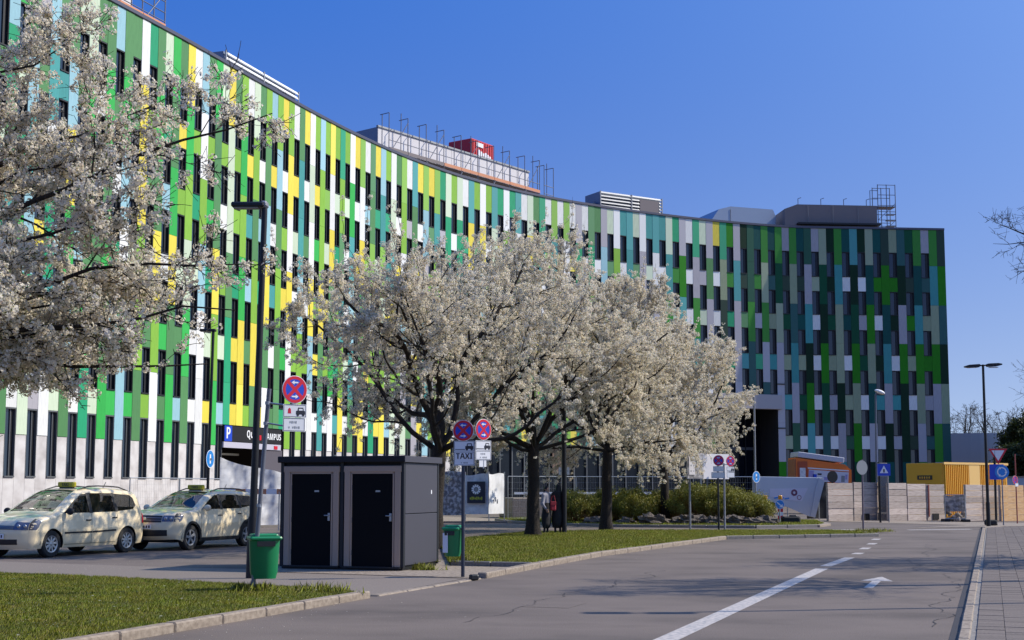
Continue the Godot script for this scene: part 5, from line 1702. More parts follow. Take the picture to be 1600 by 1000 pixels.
func bin(label: String, at: Vector3, turn: float, w: float, h: float, white_side: bool) -> void:
	var t := thing("litter_bin", label, "litter bin", at, turn, "green litter bins on posts")
	var b := MB.new()
	var rings := []
	for k in 7:
		var f := k / 6.0
		var s := lerpf(0.86, 1.0, f) * (0.9 if k == 0 else 1.0)
		var ring := []
		for i in 20:
			var a := TAU * i / 20.0
			var x := cos(a)
			var z := sin(a)
			var p := Vector3(signf(x) * pow(absf(x), 0.6) * w * 0.5 * s, (0.04 if k == 0 else 0.06) * h * 0.0 + f * h, signf(z) * pow(absf(z), 0.6) * w * 0.42 * s)
			if k == 0: p.y = 0.0
			ring.append(p)
		rings.append(ring)
	for k in 6:
		for i in 20:
			var p: Vector3 = rings[k][i]
			var q: Vector3 = rings[k][(i + 1) % 20]
			var r: Vector3 = rings[k + 1][(i + 1) % 20]
			var u: Vector3 = rings[k + 1][i]
			var np := Vector3(p.x, -0.05, p.z * 1.2).normalized()
			var nq := Vector3(q.x, -0.05, q.z * 1.2).normalized()
			b.tri(p, q, r, np, nq, nq)
			b.tri(p, r, u, np, nq, np)
	for i in 20: b.tri(Vector3.ZERO, rings[0][i], rings[0][(i + 1) % 20], Vector3.DOWN, Vector3.DOWN, Vector3.DOWN)
	part("body", b.mesh(), M.bin_green, t)
	var lid := MB.new()
	lid.slab(Vector3(0, h + 0.01, 0), Vector3(w * 1.06, 0.06, w * 0.9), 0.02)
	lid.slab(Vector3(0, h + 0.05, -w * 0.1), Vector3(w * 0.9, 0.05, w * 0.6), 0.02)
	part("lid", lid.mesh(), M.bin_green, t)
	boxpart("opening", Vector3(0, h - 0.07, w * 0.42), Vector3(w * 0.6, 0.08, 0.02), M.black_paint, t)
	boxpart("bracket", Vector3(-w * 0.1, h * 0.7, -w * 0.47), Vector3(0.1, 0.06, 0.08), M.steel_dull, t)
	if white_side: boxpart("label_plate", Vector3(-w * 0.28, h * 0.5, w * 0.395), Vector3(w * 0.36, h * 0.72, 0.012), M.sign_white, t, 0.0, Basis(Vector3.UP, -0.25))

func street_furniture() -> void:
	# the near lamp on the left: one long flat head
	var t := thing("street_lamp", "tall black street lamp with one flat head, in front of the left wing", "street lamp", P(-4.78, 0.0, 24.5))
	var b := MB.new()
	b.tube([Vector3.ZERO, Vector3(0.02, 1.1, 0), Vector3(0.022, 1.13, 0), Vector3(0.13, 6.75, 0), Vector3(0.13, 6.98, 0)], [0.09, 0.088, 0.068, 0.055, 0.055], 12)
	part("pole", b.mesh(), M.lamp_black, t)
	var hd := MB.new()
	hd.slab(Vector3(-0.17, 6.93, 0), Vector3(0.62, 0.1, 0.26), 0.025)
	part("lamp_head", hd.mesh(), M.lamp_black, t)
	boxpart("lens", Vector3(-0.2, 6.875, 0), Vector3(0.45, 0.012, 0.2), M.steel_dull, t)
	boxpart("end_cap", Vector3(0.13, 6.94, 0), Vector3(0.13, 0.13, 0.2), M.steel_dull, t, 0.03)
	twin_lamp("black twin-headed street lamp by the give-way sign at the roundabout", P(20.1, 0.03, 56.3), 6.85)
	twin_lamp("black twin-headed street lamp on the near paved path, only its shadow crossing the road", P(10.0, 0.03, 19.2), 7.1)
	# slender lamp by the left wing
	var s := thing("street_lamp", "slender dark lamp post between the estate taxi and the left wing", "street lamp", P(-11.45, 0.0, 50.0))
	tubepart("pole", [Vector3.ZERO, Vector3(0.1, 7.6, 0)], 0.055, M.lamp_black, s)
	boxpart("lamp_head", Vector3(-0.1, 7.6, 0), Vector3(0.6, 0.1, 0.24), M.lamp_black, s, 0.02)
	boxpart("base_cover", Vector3(0, 0.5, 0), Vector3(0.16, 1.0, 0.16), M.lamp_black, s, 0.02)
	# lamp in front of the shaded wing
	var r := thing("street_lamp", "slender grey lamp with a pale curved head before the shaded right wing", "street lamp", P(19.7, 0.0, 72.0))
	tubepart("pole", [Vector3.ZERO, Vector3(0.1, 6.7, 0), Vector3(0.22, 6.88, 0)], 0.05, M.scaffold_steel, r)
	var m := MB.new()
	m.ball(Vector3(0.32, 6.84, 0.05), Vector3(0.3, 0.11, 0.16), 12, 8, Basis(Vector3(0, 0, 1), -0.35))
	part("lamp_head", m.mesh(), M.white_paint, r)
	var pst := thing("street_lamp", "thin lamp post standing before the dark entrance of the building", "street lamp", P(11.42, 0.0, 62.5))
	tubepart("pole", [Vector3.ZERO, Vector3(0.02, 6.2, 0)], 0.045, M.steel_dull, pst)
	boxpart("lamp_head", Vector3(-0.2, 6.2, 0), Vector3(0.5, 0.08, 0.2), M.steel_dull, pst, 0.02)
	bin("large green litter bin hanging on the leaning sign post at the left", P(-3.8, 0.27, 20.5), deg_to_rad(20), 0.46, 0.6, false)
	bin("smaller green litter bin with a white label, hanging on the TAXI sign post", P(-1.1, 0.38, 24.9), deg_to_rad(-25), 0.33, 0.5, true)
	var st := MB.new()
	st.slab(Vector3(0, 0.05, 0), Vector3(0.16, 0.1, 0.12), 0.02, Basis(Vector3.UP, 0.4))
	solo("dark_stone", st.mesh(), M.frame_dark, "small black block lying on the kerb below the TAXI sign", "block", P(-0.68, 0.01, 23.9))

# ---------------------------------------------------------------- signs
func disc_mesh(r: float, z0: float, z1: float, n := 28, r0 := 0.0) -> ArrayMesh:
	var b := MB.new()
	for i in n:
		var a := Vector2.from_angle(TAU * i / n)
		var e := Vector2.from_angle(TAU * (i + 1) / n)
		for z in [z0, z1]:
			var nn := Vector3(0, 0, 1 if z == z1 else -1)
			if r0 > 0.0:
				b.quad(Vector3(a.x * r0, a.y * r0, z), Vector3(a.x * r, a.y * r, z), Vector3(e.x * r, e.y * r, z), Vector3(e.x * r0, e.y * r0, z), nn)
			else:
				b.tri(Vector3(0, 0, z), Vector3(a.x * r, a.y * r, z), Vector3(e.x * r, e.y * r, z), nn, nn, nn)
		var m := Vector3(a.x + e.x, a.y + e.y, 0).normalized()
		b.quad(Vector3(a.x * r, a.y * r, z0), Vector3(e.x * r, e.y * r, z0), Vector3(e.x * r, e.y * r, z1), Vector3(a.x * r, a.y * r, z1), m)
	return b.mesh()

func flat_shape(pts: Array, z0: float, z1: float) -> ArrayMesh:
	var b := MB.new()
	b.prism(poly(pts), z0, z1)
	return b.mesh()

func no_stopping(parent: Node3D, c: Vector3, r: float, turn: float, arrows := true) -> MeshInstance3D:
	var d := part("sign_disc", disc_mesh(r, -0.004, 0.004), M.sign_white, parent, Transform3D(Basis(Vector3.UP, turn), c))
	part("blue_field", disc_mesh(r * 0.9, 0.0045, 0.007), M.sign_blue, d)
	part("red_ring", disc_mesh(r * 0.95, 0.0045, 0.0085, 28, r * 0.74), M.sign_red, d)
	for s in [-1.0, 1.0]:
		boxpart("red_stroke", Vector3(0, 0, 0.0075 + s * 0.0004), Vector3(r * 1.6, r * 0.24, 0.002), M.sign_red, d, 0.0, Basis(Vector3(0, 0, 1), s * PI / 4))
	if arrows:
		for s in [-1.0, 1.0]:
			var k: float = r * 0.5 * s
			part("arrow", flat_shape([[-0.26 * r, k + 0.05 * r], [-0.26 * r, k - 0.05 * r], [0.05 * r, k - 0.05 * r], [0.05 * r, k - 0.15 * r], [0.28 * r, k], [0.05 * r, k + 0.15 * r], [0.05 * r, k + 0.05 * r]].map(func(q): return [q[0] * -s, q[1]]), 0.0075, 0.0095), M.sign_white, d)
	return d

func plate(parent: Node3D, c: Vector3, w: float, h: float, turn: float) -> MeshInstance3D:
	var p := boxpart("sign_plate", c, Vector3(w, h, 0.006), M.sign_white, parent, 0.0, Basis(Vector3.UP, turn))
	for s in [-1.0, 1.0]:
		boxpart("border", Vector3(0, s * (h * 0.5 - 0.012), 0.004), Vector3(w - 0.02, 0.006, 0.002), M.sign_black, p)
		boxpart("border", Vector3(s * (w * 0.5 - 0.012), 0, 0.004), Vector3(0.006, h - 0.02, 0.002), M.sign_black, p)
	return p

func tow_symbol(p: Node3D, w: float, h: float, red: bool) -> void: # a tow truck lifting a car, as on the plates
	part("vehicle_symbol", flat_shape([[0.05 * w, -0.26 * h], [0.44 * w, -0.26 * h], [0.44 * w, 0.0], [0.38 * w, 0.02 * h], [0.36 * w, 0.26 * h], [0.14 * w, 0.26 * h], [0.11 * w, 0.02 * h], [0.05 * w, 0.0]], 0.0035, 0.005), M.sign_black, p)
	for x in [0.13, 0.36]:
		part("vehicle_symbol", disc_mesh(0.06 * w, 0.0035, 0.0055, 12), M.sign_black, p, Transform3D(Basis(), Vector3(x * w, -0.28 * h, 0)))
	boxpart("vehicle_symbol", Vector3(0.25 * w, 0.1 * h, 0.005), Vector3(0.16 * w, 0.14 * h, 0.002), M.sign_white, p)
	if red: part("red_symbol", flat_shape([[-0.3 * w, -0.2 * h], [-0.16 * w, -0.2 * h], [-0.17 * w, 0.12 * h], [-0.23 * w, 0.24 * h], [-0.29 * w, 0.12 * h]], 0.0035, 0.005), M.sign_red, p)
	else: boxpart("vehicle_symbol", Vector3(-0.2 * w, -0.3 * h, 0.0045), Vector3(0.48 * w, 0.06 * h, 0.002), M.sign_black, p)

func scribble(p: Node3D, w: float, h: float, rows: Array) -> void: # lines of small print
	for q in rows:
		var n: int = q[1]
		for k in n:
			if (k * 7 + n) % 5 == 3: continue
			boxpart("print", Vector3((k - (n - 1) * 0.5) * q[2], q[0] * h, 0.0045), Vector3(q[2] * (0.45 + 0.2 * ((k * 3) % 2)), q[3] * (0.8 + 0.2 * (k % 2)), 0.002), M.steel_dull, p)

func signs() -> void:
	# leaning post on the left
	var a := thing("no_stopping_sign", "no-stopping sign with arrows on an arm of the leaning grey post", "traffic sign", P(-3.95, 0.08, 20.4), 0.0, "no-stopping signs")
	tubepart("post", [Vector3(0, -0.1, 0), Vector3(0.23, 3.08, 0.15)], 0.034, mat("post_grey", lin(0.19, 0.2, 0.24), 0.4, 0.5), a, 12)
	tubepart("arm", [Vector3(0.215, 2.86, 0.14), Vector3(0.52, 2.82, 0.2)], 0.016, M.steel, a, 8)
	tubepart("arm", [Vector3(0.215, 2.55, 0.14), Vector3(0.52, 2.5, 0.2)], 0.014, M.steel, a, 8)
	for y in [2.86, 2.55, 1.3]: tubepart("clamp", [Vector3(0.073 * y, y - 0.025, 0.049 * y), Vector3(0.073 * y, y + 0.025, 0.049 * y)], 0.041, M.steel, a, 10)
	no_stopping(a, Vector3(0.635, 3.06, 0.235), 0.215, deg_to_rad(38))
	var p1 := plate(a, Vector3(0.64, 2.735, 0.225), 0.38, 0.2, deg_to_rad(32))
	tow_symbol(p1, 0.38, 0.2, true)
	var p2 := plate(a, Vector3(0.63, 2.525, 0.225), 0.36, 0.21, deg_to_rad(32))
	scribble(p2, 0.36, 0.21, [[0.18, 5, 0.032, 0.036], [-0.2, 6, 0.032, 0.036]])
	# the TAXI post with its two heads
	var t := thing("taxi_rank_sign", "post with a shaded no-stopping disc and a grey plate reading TAXI", "traffic sign", P(-0.91, 0.03, 24.8))
	tubepart("post", [Vector3(0, -0.05, 0), Vector3(0, 2.86, 0)], 0.034, mat("post_dark", lin(0.05, 0.055, 0.075), 0.4, 0.4), t, 12)
	no_stopping(t, Vector3(0.0, 2.68, 0.045), 0.2, deg_to_rad(-8))
	var tp := plate(t, Vector3(0.02, 2.39, 0.045), 0.39, 0.2, deg_to_rad(-8))
	tow_symbol(tp, 0.39, 0.2, false)
	var tt := plate(t, Vector3(0.02, 2.16, 0.045), 0.39, 0.26, deg_to_rad(-8))
	text("lettering", "TAXI", 0.105, Vector3(0, 0.045, 0.004), M.sign_black, tt)
	scribble(tt, 0.39, 0.26, [[-0.3, 6, 0.022, 0.03]])
	tubepart("arm", [Vector3(0.02, 2.6, 0), Vector3(0.38, 2.6, 0.0)], 0.014, M.steel, t, 8)
	no_stopping(t, Vector3(0.375, 2.7, 0.04), 0.2, deg_to_rad(44))
	var q1 := plate(t, Vector3(0.375, 2.4, 0.04), 0.37, 0.19, deg_to_rad(40))
	tow_symbol(q1, 0.37, 0.19, false)
	var q2 := plate(t, Vector3(0.375, 2.22, 0.04), 0.37, 0.17, deg_to_rad(40))
	scribble(q2, 0.37, 0.17, [[0.16, 5, 0.03, 0.03], [-0.22, 6, 0.028, 0.03]])
	boxpart("small_plate", Vector3(0.365, 2.07, 0.04), Vector3(0.17, 0.13, 0.005), M.sign_white, t, 0.0, Basis(Vector3.UP, deg_to_rad(40)))
	tubepart("post", [Vector3(0.375, 1.98, 0.02), Vector3(0.375, 2.6, 0.02)], 0.016, M.steel, t, 8)
	# dark post beside the two people
	var d := thing("post", "dark grey post with two small white plates right of the two people", "post", P(1.79, 0.05, 45.7))
	tubepart("pole", [Vector3(0, -0.05, 0), Vector3(0, 4.6, 0)], 0.085, M.lamp_black, d, 12)
	for s in [-1.0, 1.0]: boxpart("white_plate", Vector3(s * 0.14, 2.17, 0.02), Vector3(0.09, 0.26, 0.02), M.sign_white, d)
	boxpart("clamp", Vector3(0, 2.17, 0.02), Vector3(0.3, 0.04, 0.04), M.steel, d)
	# big board behind, and the two small no-stopping signs before it
	var bd := thing("notice_board", "large white notice board on a post behind the no-stopping signs", "board", P(6.95, 0.0, 52.0))
	tubepart("post", [Vector3(0, 0, -0.06), Vector3(0, 2.6, -0.06)], 0.04, M.steel_dull, bd, 8)
	tubepart("post", [Vector3(1.35, 0, -0.06), Vector3(1.35, 2.6, -0.06)], 0.04, M.steel_dull, bd, 8)
	var pn := boxpart("panel", Vector3(0.72, 2.48, 0), Vector3(2.2, 0.98, 0.03), mat("board_white", lin(0.72, 0.69, 0.7), 0.5), bd, 0.0, Basis(Vector3.UP, 0.6))
	boxpart("twig_shade_panel", Vector3(-0.68, 0, 0.025), Vector3(0.82, 0.94, 0.02), M.tarpaulin_grey, pn)  # twig shade over the left half of the board, painted as grey
	scribble(boxpart("print_panel", Vector3(-0.88, 0.02, 0.045), Vector3(0.3, 0.7, 0.01), M.board_white, pn), 0.3, 0.7, [[0.3, 4, 0.06, 0.06], [0.0, 4, 0.06, 0.06], [-0.3, 4, 0.06, 0.06]])
	var n := thing("no_stopping_sign", "two small dark no-stopping discs on a post in front of the white board", "traffic sign", P(7.62, 0.05, 49.2), 0.0, "no-stopping signs")
	tubepart("post", [Vector3.ZERO, Vector3(0.0, 2.7, 0)], 0.038, M.lamp_black, n, 10)
	no_stopping(n, Vector3(0.02, 2.6, 0.05), 0.2, -0.1)
	no_stopping(n, Vector3(0.46, 2.58, 0.05), 0.2, 0.5)
	plate(n, Vector3(0.02, 2.29, 0.05), 0.4, 0.2, -0.1)
	tow_symbol(plate(n, Vector3(0.46, 2.28, 0.05), 0.36, 0.19, 0.5), 0.36, 0.19, false)
	plate(n, Vector3(0.0, 2.06, 0.05), 0.5, 0.22, -0.1)
	plate(n, Vector3(0.46, 2.07, 0.05), 0.36, 0.2, 0.5)
	tubepart("arm", [Vector3(0, 2.45, 0), Vector3(0.46, 2.45, 0.02)], 0.015, M.steel, n, 8)
	# bare post with a sign turned away
	var w := thing("turned_sign", "round sign turned away on a bare post at the tip of the verge", "traffic sign", P(13.1, 0.05, 49.8))
	tubepart("post", [Vector3.ZERO, Vector3(0.02, 2.65, 0)], 0.034, mat("post_brown", lin(0.16, 0.13, 0.16), 0.5, 0.3), w, 10)
	part("sign_disc", disc_mesh(0.27, -0.004, 0.004), M.steel_dull, w, Transform3D(Basis(Vector3.UP, 0.5), Vector3(0.0, 2.35, 0.045)))
	# give-way and roundabout
	var g := thing("give_way_sign", "give-way triangle above a blue roundabout sign at the right", "traffic sign", P(20.95, 0.03, 57.8))
	tubepart("post", [Vector3(0.02, 0, 0), Vector3(0.05, 3.25, 0)], 0.05, M.lamp_black, g, 10)
	tubepart("post", [Vector3(0.34, 0, 0), Vector3(0.34, 2.0, 0)], 0.03, M.steel_dull, g, 8)
	part("triangle", flat_shape([[-0.4, 0.36], [0.4, 0.36], [0.0, -0.33]], 0.05, 0.058), M.sign_red, g, Transform3D(Basis(Vector3.UP, -0.1), Vector3(0.19, 2.95, 0)))
	part("triangle_field", flat_shape([[-0.27, 0.285], [0.27, 0.285], [0.0, -0.17]], 0.0585, 0.062), M.sign_white, g, Transform3D(Basis(Vector3.UP, -0.1), Vector3(0.19, 2.95, 0)))
	boxpart("blue_square", Vector3(0.1, 2.3, 0.05), Vector3(0.62, 0.66, 0.008), M.sign_blue, g)
	part("blue_disc", disc_mesh(0.31, 0.056, 0.064), M.sign_sky, g, Transform3D(Basis(), Vector3(0.32, 2.3, 0)))
	for k in 3:
		var arc := MB.new()
		for i in 7:
			var a0 := TAU * k / 3.0 + 1.75 * i / 7.0
			var a1 := TAU * k / 3.0 + 1.75 * (i + 1) / 7.0
			arc.quad(Vector3(cos(a0), sin(a0), 0) * 0.16, Vector3(cos(a0), sin(a0), 0) * 0.21, Vector3(cos(a1), sin(a1), 0) * 0.21, Vector3(cos(a1), sin(a1), 0) * 0.16, Vector3(0, 0, 1))
		var e := TAU * k / 3.0
		arc.tri(Vector3(cos(e), sin(e), 0) * 0.12, Vector3(cos(e), sin(e), 0) * 0.25, Vector3(cos(e - 0.5), sin(e - 0.5), 0) * 0.185, Vector3(0, 0, 1), Vector3(0, 0, 1), Vector3(0, 0, 1))
		part("circling_arrow", arc.mesh(), M.sign_white, g, Transform3D(Basis(), Vector3(0.32, 2.3, 0.066)))
	var bp := MB.new()
	bp.slab(Vector3(-0.25, 0.12, 0.1), Vector3(0.5, 0.24, 0.3), 0.05)
	part("foot_block", bp.mesh(), M.rubber, g)
	# crossing sign, its concrete post
	var c := thing("crossing_sign", "blue square pedestrian crossing sign above the board fence", "traffic sign", P(17.62, 0.0, 63.2))
	tubepart("post", [Vector3(0.24, 0, 0), Vector3(0.24, 2.4, 0)], 0.03, M.steel_dull, c, 8)
	tubepart("post", [Vector3(-0.17, 0, 0), Vector3(-0.17, 2.2, 0)], 0.05, M.lamp_black, c, 8)
	boxpart("blue_square", Vector3(0.05, 2.5, 0.03), Vector3(0.62, 0.56, 0.01), M.sign_blue, c)
	part("white_triangle", flat_shape([[-0.2, -0.16], [0.2, -0.16], [0.0, 0.2]], 0.036, 0.04), M.sign_white, c, Transform3D(Basis(), Vector3(0.05, 2.5, 0)))
	boxpart("walker_symbol", Vector3(0.05, 2.45, 0.042), Vector3(0.07, 0.16, 0.003), M.sign_black, c)
	boxpart("cross_bar", Vector3(0, 2.2, 0.02), Vector3(0.5, 0.04, 0.03), M.steel_dull, c)
	# three blue discs
	for q in [["keep_right_sign", "small blue keep-right sign on a low post at the island tip", P(11.6, 0.05, 57.8), 0.88, 0.2, 0.0], ["cycle_path_sign", "bright blue round sign on the thin lamp post before the entrance", P(11.41, 0.0, 62.2), 2.15, 0.27, 0.7], ["cycle_path_sign", "dark blue round sign on the slender lamp post beside the garage entrance", P(-11.3, 0.0, 49.8), 2.72, 0.34, 1.35]]:
		var s := thing(q[0], q[1], "traffic sign", q[2])
		if q[3] < 1.0: tubepart("post", [Vector3(0, -0.05, 0), Vector3(0, q[3] + 0.1, 0)], 0.03, M.steel, s, 8)
		else: boxpart("clamp", Vector3(0.0, q[3], 0.03), Vector3(0.1, 0.06, 0.12), M.steel, s)
		var dd := part("sign_disc", disc_mesh(q[4], -0.005, 0.005), M.sign_sky, s, Transform3D(Basis(Vector3.UP, q[5]), Vector3(0, q[3], 0.07)))
		part("white_rim", disc_mesh(q[4] * 0.99, 0.0055, 0.007, 24, q[4] * 0.92), M.sign_white, dd)
		if q[3] < 1.0: part("arrow", flat_shape([[-0.1, 0.1], [-0.13, 0.07], [0.03, -0.07], [-0.03, -0.12], [0.13, -0.13], [0.11, 0.02], [0.06, -0.04]], 0.0055, 0.008), M.sign_white, dd)
		else: boxpart("cycle_symbol", Vector3(0, 0, 0.007), Vector3(q[4] * 0.3, q[4] * 1.0, 0.003), M.sign_white, dd)
	# small no-stopping sign on the red and white pole
	var z := thing("no_stopping_sign", "tiny no-stopping disc on a red pole before the warm-coloured boards", "traffic sign", P(23.25, 0.0, 61.4), 0.0, "no-stopping signs")
	tubepart("post", [Vector3.ZERO, Vector3(0, 3.2, 0)], 0.03, mat("post_red", lin(0.3, 0.07, 0.06), 0.5), z, 8)
	no_stopping(z, Vector3(-0.05, 2.0, 0.05), 0.2, 0.6, false)
	plate(z, Vector3(0.02, 1.78, 0.05), 0.24, 0.16, 0.6)
	var bk := thing("turned_sign", "black round back of a sign standing left of the board fence", "traffic sign", P(16.25, 0.0, 67.5))
	tubepart("post", [Vector3.ZERO, Vector3(0, 2.4, 0)], 0.035, M.lamp_black, bk, 8)
	part("sign_disc", disc_mesh(0.3, -0.006, 0.006), M.lamp_black, bk, Transform3D(Basis(Vector3.UP, 0.3), Vector3(0, 2.2, 0.05)))

# ---------------------------------------------------------------- building site: hoarding, fences, sheets, vehicles
func mesh_fence(label: String, a: Vector3, b: Vector3, h: float) -> void:
	var root := thing("fence_panel", label, "fence", a, 0.0, "wire mesh site fence panels")
	var d := b - a
	for q in [[Vector3.ZERO, Vector3(0, h, 0)], [d, d + Vector3(0, h, 0)], [Vector3(0, h, 0), d + Vector3(0, h, 0)], [Vector3(0, 0.15, 0), d + Vector3(0, 0.15, 0)]]:
		tubepart("frame_tube", [q[0], q[1]], 0.024, M.steel, root, 6)
	var m := MB.new()
	var n := int(d.length() / 0.12)
	for k in range(1, n): m.bar(d * k / n + Vector3(0, 0.15, 0), d * k / n + Vector3(0, h, 0), 0.0028, 3)
	for k in range(1, 7): m.bar(Vector3(0, 0.15 + (h - 0.15) * k / 7.0, 0), d + Vector3(0, 0.15 + (h - 0.15) * k / 7.0, 0), 0.0028, 3)
	tag(part("wire_mesh", m.mesh(), M.steel, root), "", "", "", "stuff")
	for p in [Vector3.ZERO, d]: boxpart("foot_block", p + Vector3(0, 0.07, 0), Vector3(0.25, 0.14, 0.7), M.rubber, root, 0.02)

func wavy_sheet(a: Vector3, b: Vector3, h0: float, h1: float, low: float, amp: float, sd: int, nx := 24, ny := 10) -> MB: # hanging cloth between two posts
	var m := MB.new()
	var f := noise(0.9, sd, 3)
	var d := b - a
	var z := d.normalized().cross(Vector3.UP)
	var pt := func(u: float, v: float) -> Vector3:
		var w := f.get_noise_2d(u * d.length() * 1.2, v * 2.0) * amp + amp * 0.6 * sin(u * d.length() * 5.0 + 2.0 * v)
		var top := lerpf(h0, h1, u) - 0.12 * amp * 8.0 * sin(u * PI * 2.0) * v
		return a + d * u + Vector3(0, lerpf(low, top, v), 0) + z * w
	for s in [0.0, -0.012]:
		for i in nx:
			for j in ny:
				var q := []
				var nn := []
				for c in [[i, j], [i + 1, j], [i + 1, j + 1], [i, j + 1]]:
					var u: float = float(c[0]) / nx
					var v: float = float(c[1]) / ny
					var o: Vector3 = pt.call(u, v)
					var n: Vector3 = (pt.call(u + 0.01, v) - o).cross(pt.call(u, v + 0.02) - o).normalized()
					if n.dot(z) < 0.0: n = -n
					q.append(o + z * s)
					nn.append(n if s == 0.0 else -n)
				m.tri(q[0], q[1], q[2], nn[0], nn[1], nn[2])
				m.tri(q[0], q[2], q[3], nn[0], nn[2], nn[3])
	return m

func building_site() -> void:
	# hoarding: panels of weathered boards
	var pan := []
	for q in [[1293, 1332, 1.88], [1333.5, 1373, 1.92], [1387, 1416, 1.88], [1417, 1446, 1.84], [1447.5, 1475, 1.82], [1508, 1534, 1.8], [1535.5, 1561, 1.78], [1562.5, 1599, 1.78], [1600, 1636, 1.74], [1637, 1672, 1.76], [1673, 1710, 1.74]]:
		var k0: float = (q[0] - 800.0) / 2080.0 # how far to the side per metre away
		var k1: float = (q[1] - 800.0) / 2080.0
		var d0 := 65.6
		if q[0] not in [1293, 1387, 1508, 1562.5]: d0 = pan[-1][3] + 0.02
		var s := d0 * (k1 - k0) / (0.84 - 0.54 * k1)
		pan.append([k0 * d0, d0, k0 * d0 + 0.84 * s, d0 + 0.54 * s, q[2]])
	var words := ["leftmost board panel of the hoarding, next to the grey sheet", "board panel left of the concrete post", "board panel right of the concrete post", "pale board panel left of the dark floor hatch", "board panel with a dark hatch at its foot", "board panel right of the gap with rubble", "grey board panel behind the give-way post", "warm orange board panel behind the red sign pole", "warm board panel with a dark slot near the right edge", "second warm board panel past the dark slot", "last warm board panel, cut by the picture edge"]
	for k in pan.size():
		var q: Array = pan[k]
		var a := P(q[0], 0, q[1])
		var b := P(q[2], 0, q[3])
		var x := (b - a).normalized()
		var bs := Basis(x, Vector3.UP, x.cross(Vector3.UP))
		var root := thing("hoarding_panel", words[k], "hoarding", a, 0.0, "board panels of the hoarding")
		var l := a.distance_to(b)
		var rows := 6
		for r in rows:
			var h: float = q[4] / rows
			var m: Material = M["board_warm%d" % (rng.randi() % 2)] if k >= 7 else M["board%d" % (rng.randi() % 4)]
			boxpart("board", x * l * 0.5 + Vector3(0, h * (r + 0.5), 0) + bs.z * rng.randf_range(-0.012, 0.012), Vector3(l + rng.randf_range(-0.03, 0.02), h - 0.014, 0.035), m, root, 0.006, bs.rotated(bs.z, rng.randf_range(-0.006, 0.006)))
		boxpart("rear_post", x * 0.06 - bs.z * 0.07 + Vector3(0, q[4] * 0.5, 0), Vector3(0.1, q[4], 0.1), M.board1, root, 0.0, bs)
		if k == 1 or k == 4: boxpart("hatch", x * l * 0.45 + bs.z * 0.03 + Vector3(0, 0.2, 0), Vector3(0.45, 0.3, 0.06), M.black_paint, root, 0.0, bs)
		if k == 4: boxpart("red_post", x * 0.1 + bs.z * 0.05 + Vector3(0, 1.0, 0), Vector3(0.06, 1.6, 0.05), mat("post_rust", lin(0.3, 0.1, 0.08), 0.7), root, 0.0, bs)
		if k == 8: boxpart("slot", x * l * 0.4 + bs.z * 0.03 + Vector3(0, 1.2, 0), Vector3(0.12, 0.55, 0.04), M.black_paint, root, 0.0, bs)
	var cp := thing("concrete_post", "dark grey concrete post standing in the gap of the board fence", "post", P(18.75, 0.0, 67.3))
	boxpart("shaft", Vector3(0, 1.45, 0), Vector3(0.42, 2.9, 0.35), M.concrete_dark, cp, 0.03)
	boxpart("foot", Vector3(0, 0.2, 0.05), Vector3(0.5, 0.4, 0.45), M.concrete_dark, cp, 0.03)
	for y in [0.62, 1.7]: boxpart("band", Vector3(0, y, 0.0), Vector3(0.44, 0.07, 0.37), M.concrete, cp)
	# gap with rubble behind a wire panel
	mesh_fence("short wire mesh panel closing the gap in the board fence", P(21.07, 0, 64.85), P(21.8, 0, 64.13), 1.3)
	for k in 16:
		var b := MB.new()
		var s := rng.randf_range(0.12, 0.34)
		b.slab(Vector3.ZERO, Vector3(s, s * 0.6, s * 0.8), s * 0.14, any_turn())
		solo("rubble_stone", b.mesh(), [M.stone, M.concrete, M.board1][k % 3], "", "rubble", P(21.6 + rng.randf_range(-0.35, 0.55), 0.1 + 0.5 * rng.randf() * rng.randf(), 65.4 + rng.randf_range(-0.2, 0.4)), "broken stones heaped in the gap of the board fence").set_meta("label", "broken stone in the heap behind the gap of the board fence")
	var ws := MB.new()
	ws = wavy_sheet(P(21.1, 0, 65.1), P(21.9, 0, 64.4), 1.3, 1.25, 0.5, 0.05, 5, 12, 6)
	solo("sheet", ws.mesh(), M.tarpaulin_grey, "torn grey sheet hanging above the rubble in the fence gap", "sheet")
	# yellow site container
	var y := thing("site_container", "yellow corrugated site container behind the board fence", "container", P(23.35, 0, 72.0), deg_to_rad(36.9))
	boxpart("body", Vector3(3.0, 1.5, -1.2), Vector3(6.0, 3.0, 2.4), M.yellow_site, y, 0.03)
	boxpart("end_panel", Vector3(-0.02, 1.52, -1.2), Vector3(0.04, 2.86, 2.3), M.yellow_site, y)
	boxpart("name_plate", Vector3(-0.06, 2.2, -1.15), Vector3(0.02, 0.24, 0.95), M.sign_black, y)
	for k in 5: boxpart("print", Vector3(-0.075, 2.2, -1.45 + 0.15 * k), Vector3(0.01, 0.11, 0.08), M.yellow_site, y)
	for k in 34:
		if k >= 13 and k <= 18: continue
		boxpart("corrugation", Vector3(0.14 + k * 0.17, 1.5, 0.03), Vector3(0.09, 2.8, 0.07), M.yellow_site, y, 0.012)
	boxpart("pale_panel", Vector3(2.78, 1.5, 0.03), Vector3(1.0, 2.8, 0.06), M.yellow_pale, y)
	boxpart("top_rail", Vector3(3.0, 2.97, 0.03), Vector3(6.02, 0.12, 0.1), M.yellow_pale, y)
	# orange box lorry
	var va := P(17.95, 0, 84.0)
	var vb := P(21.45, 0, 84.0)
	var vx := (vb - va).normalized()
	var vbs := Basis(vx, Vector3.UP, vx.cross(Vector3.UP))
	var v := thing("box_lorry", "orange box lorry with a white printed banner behind the grey sheet", "lorry", va)
	var vl := va.distance_to(vb)
	var body := MB.new()
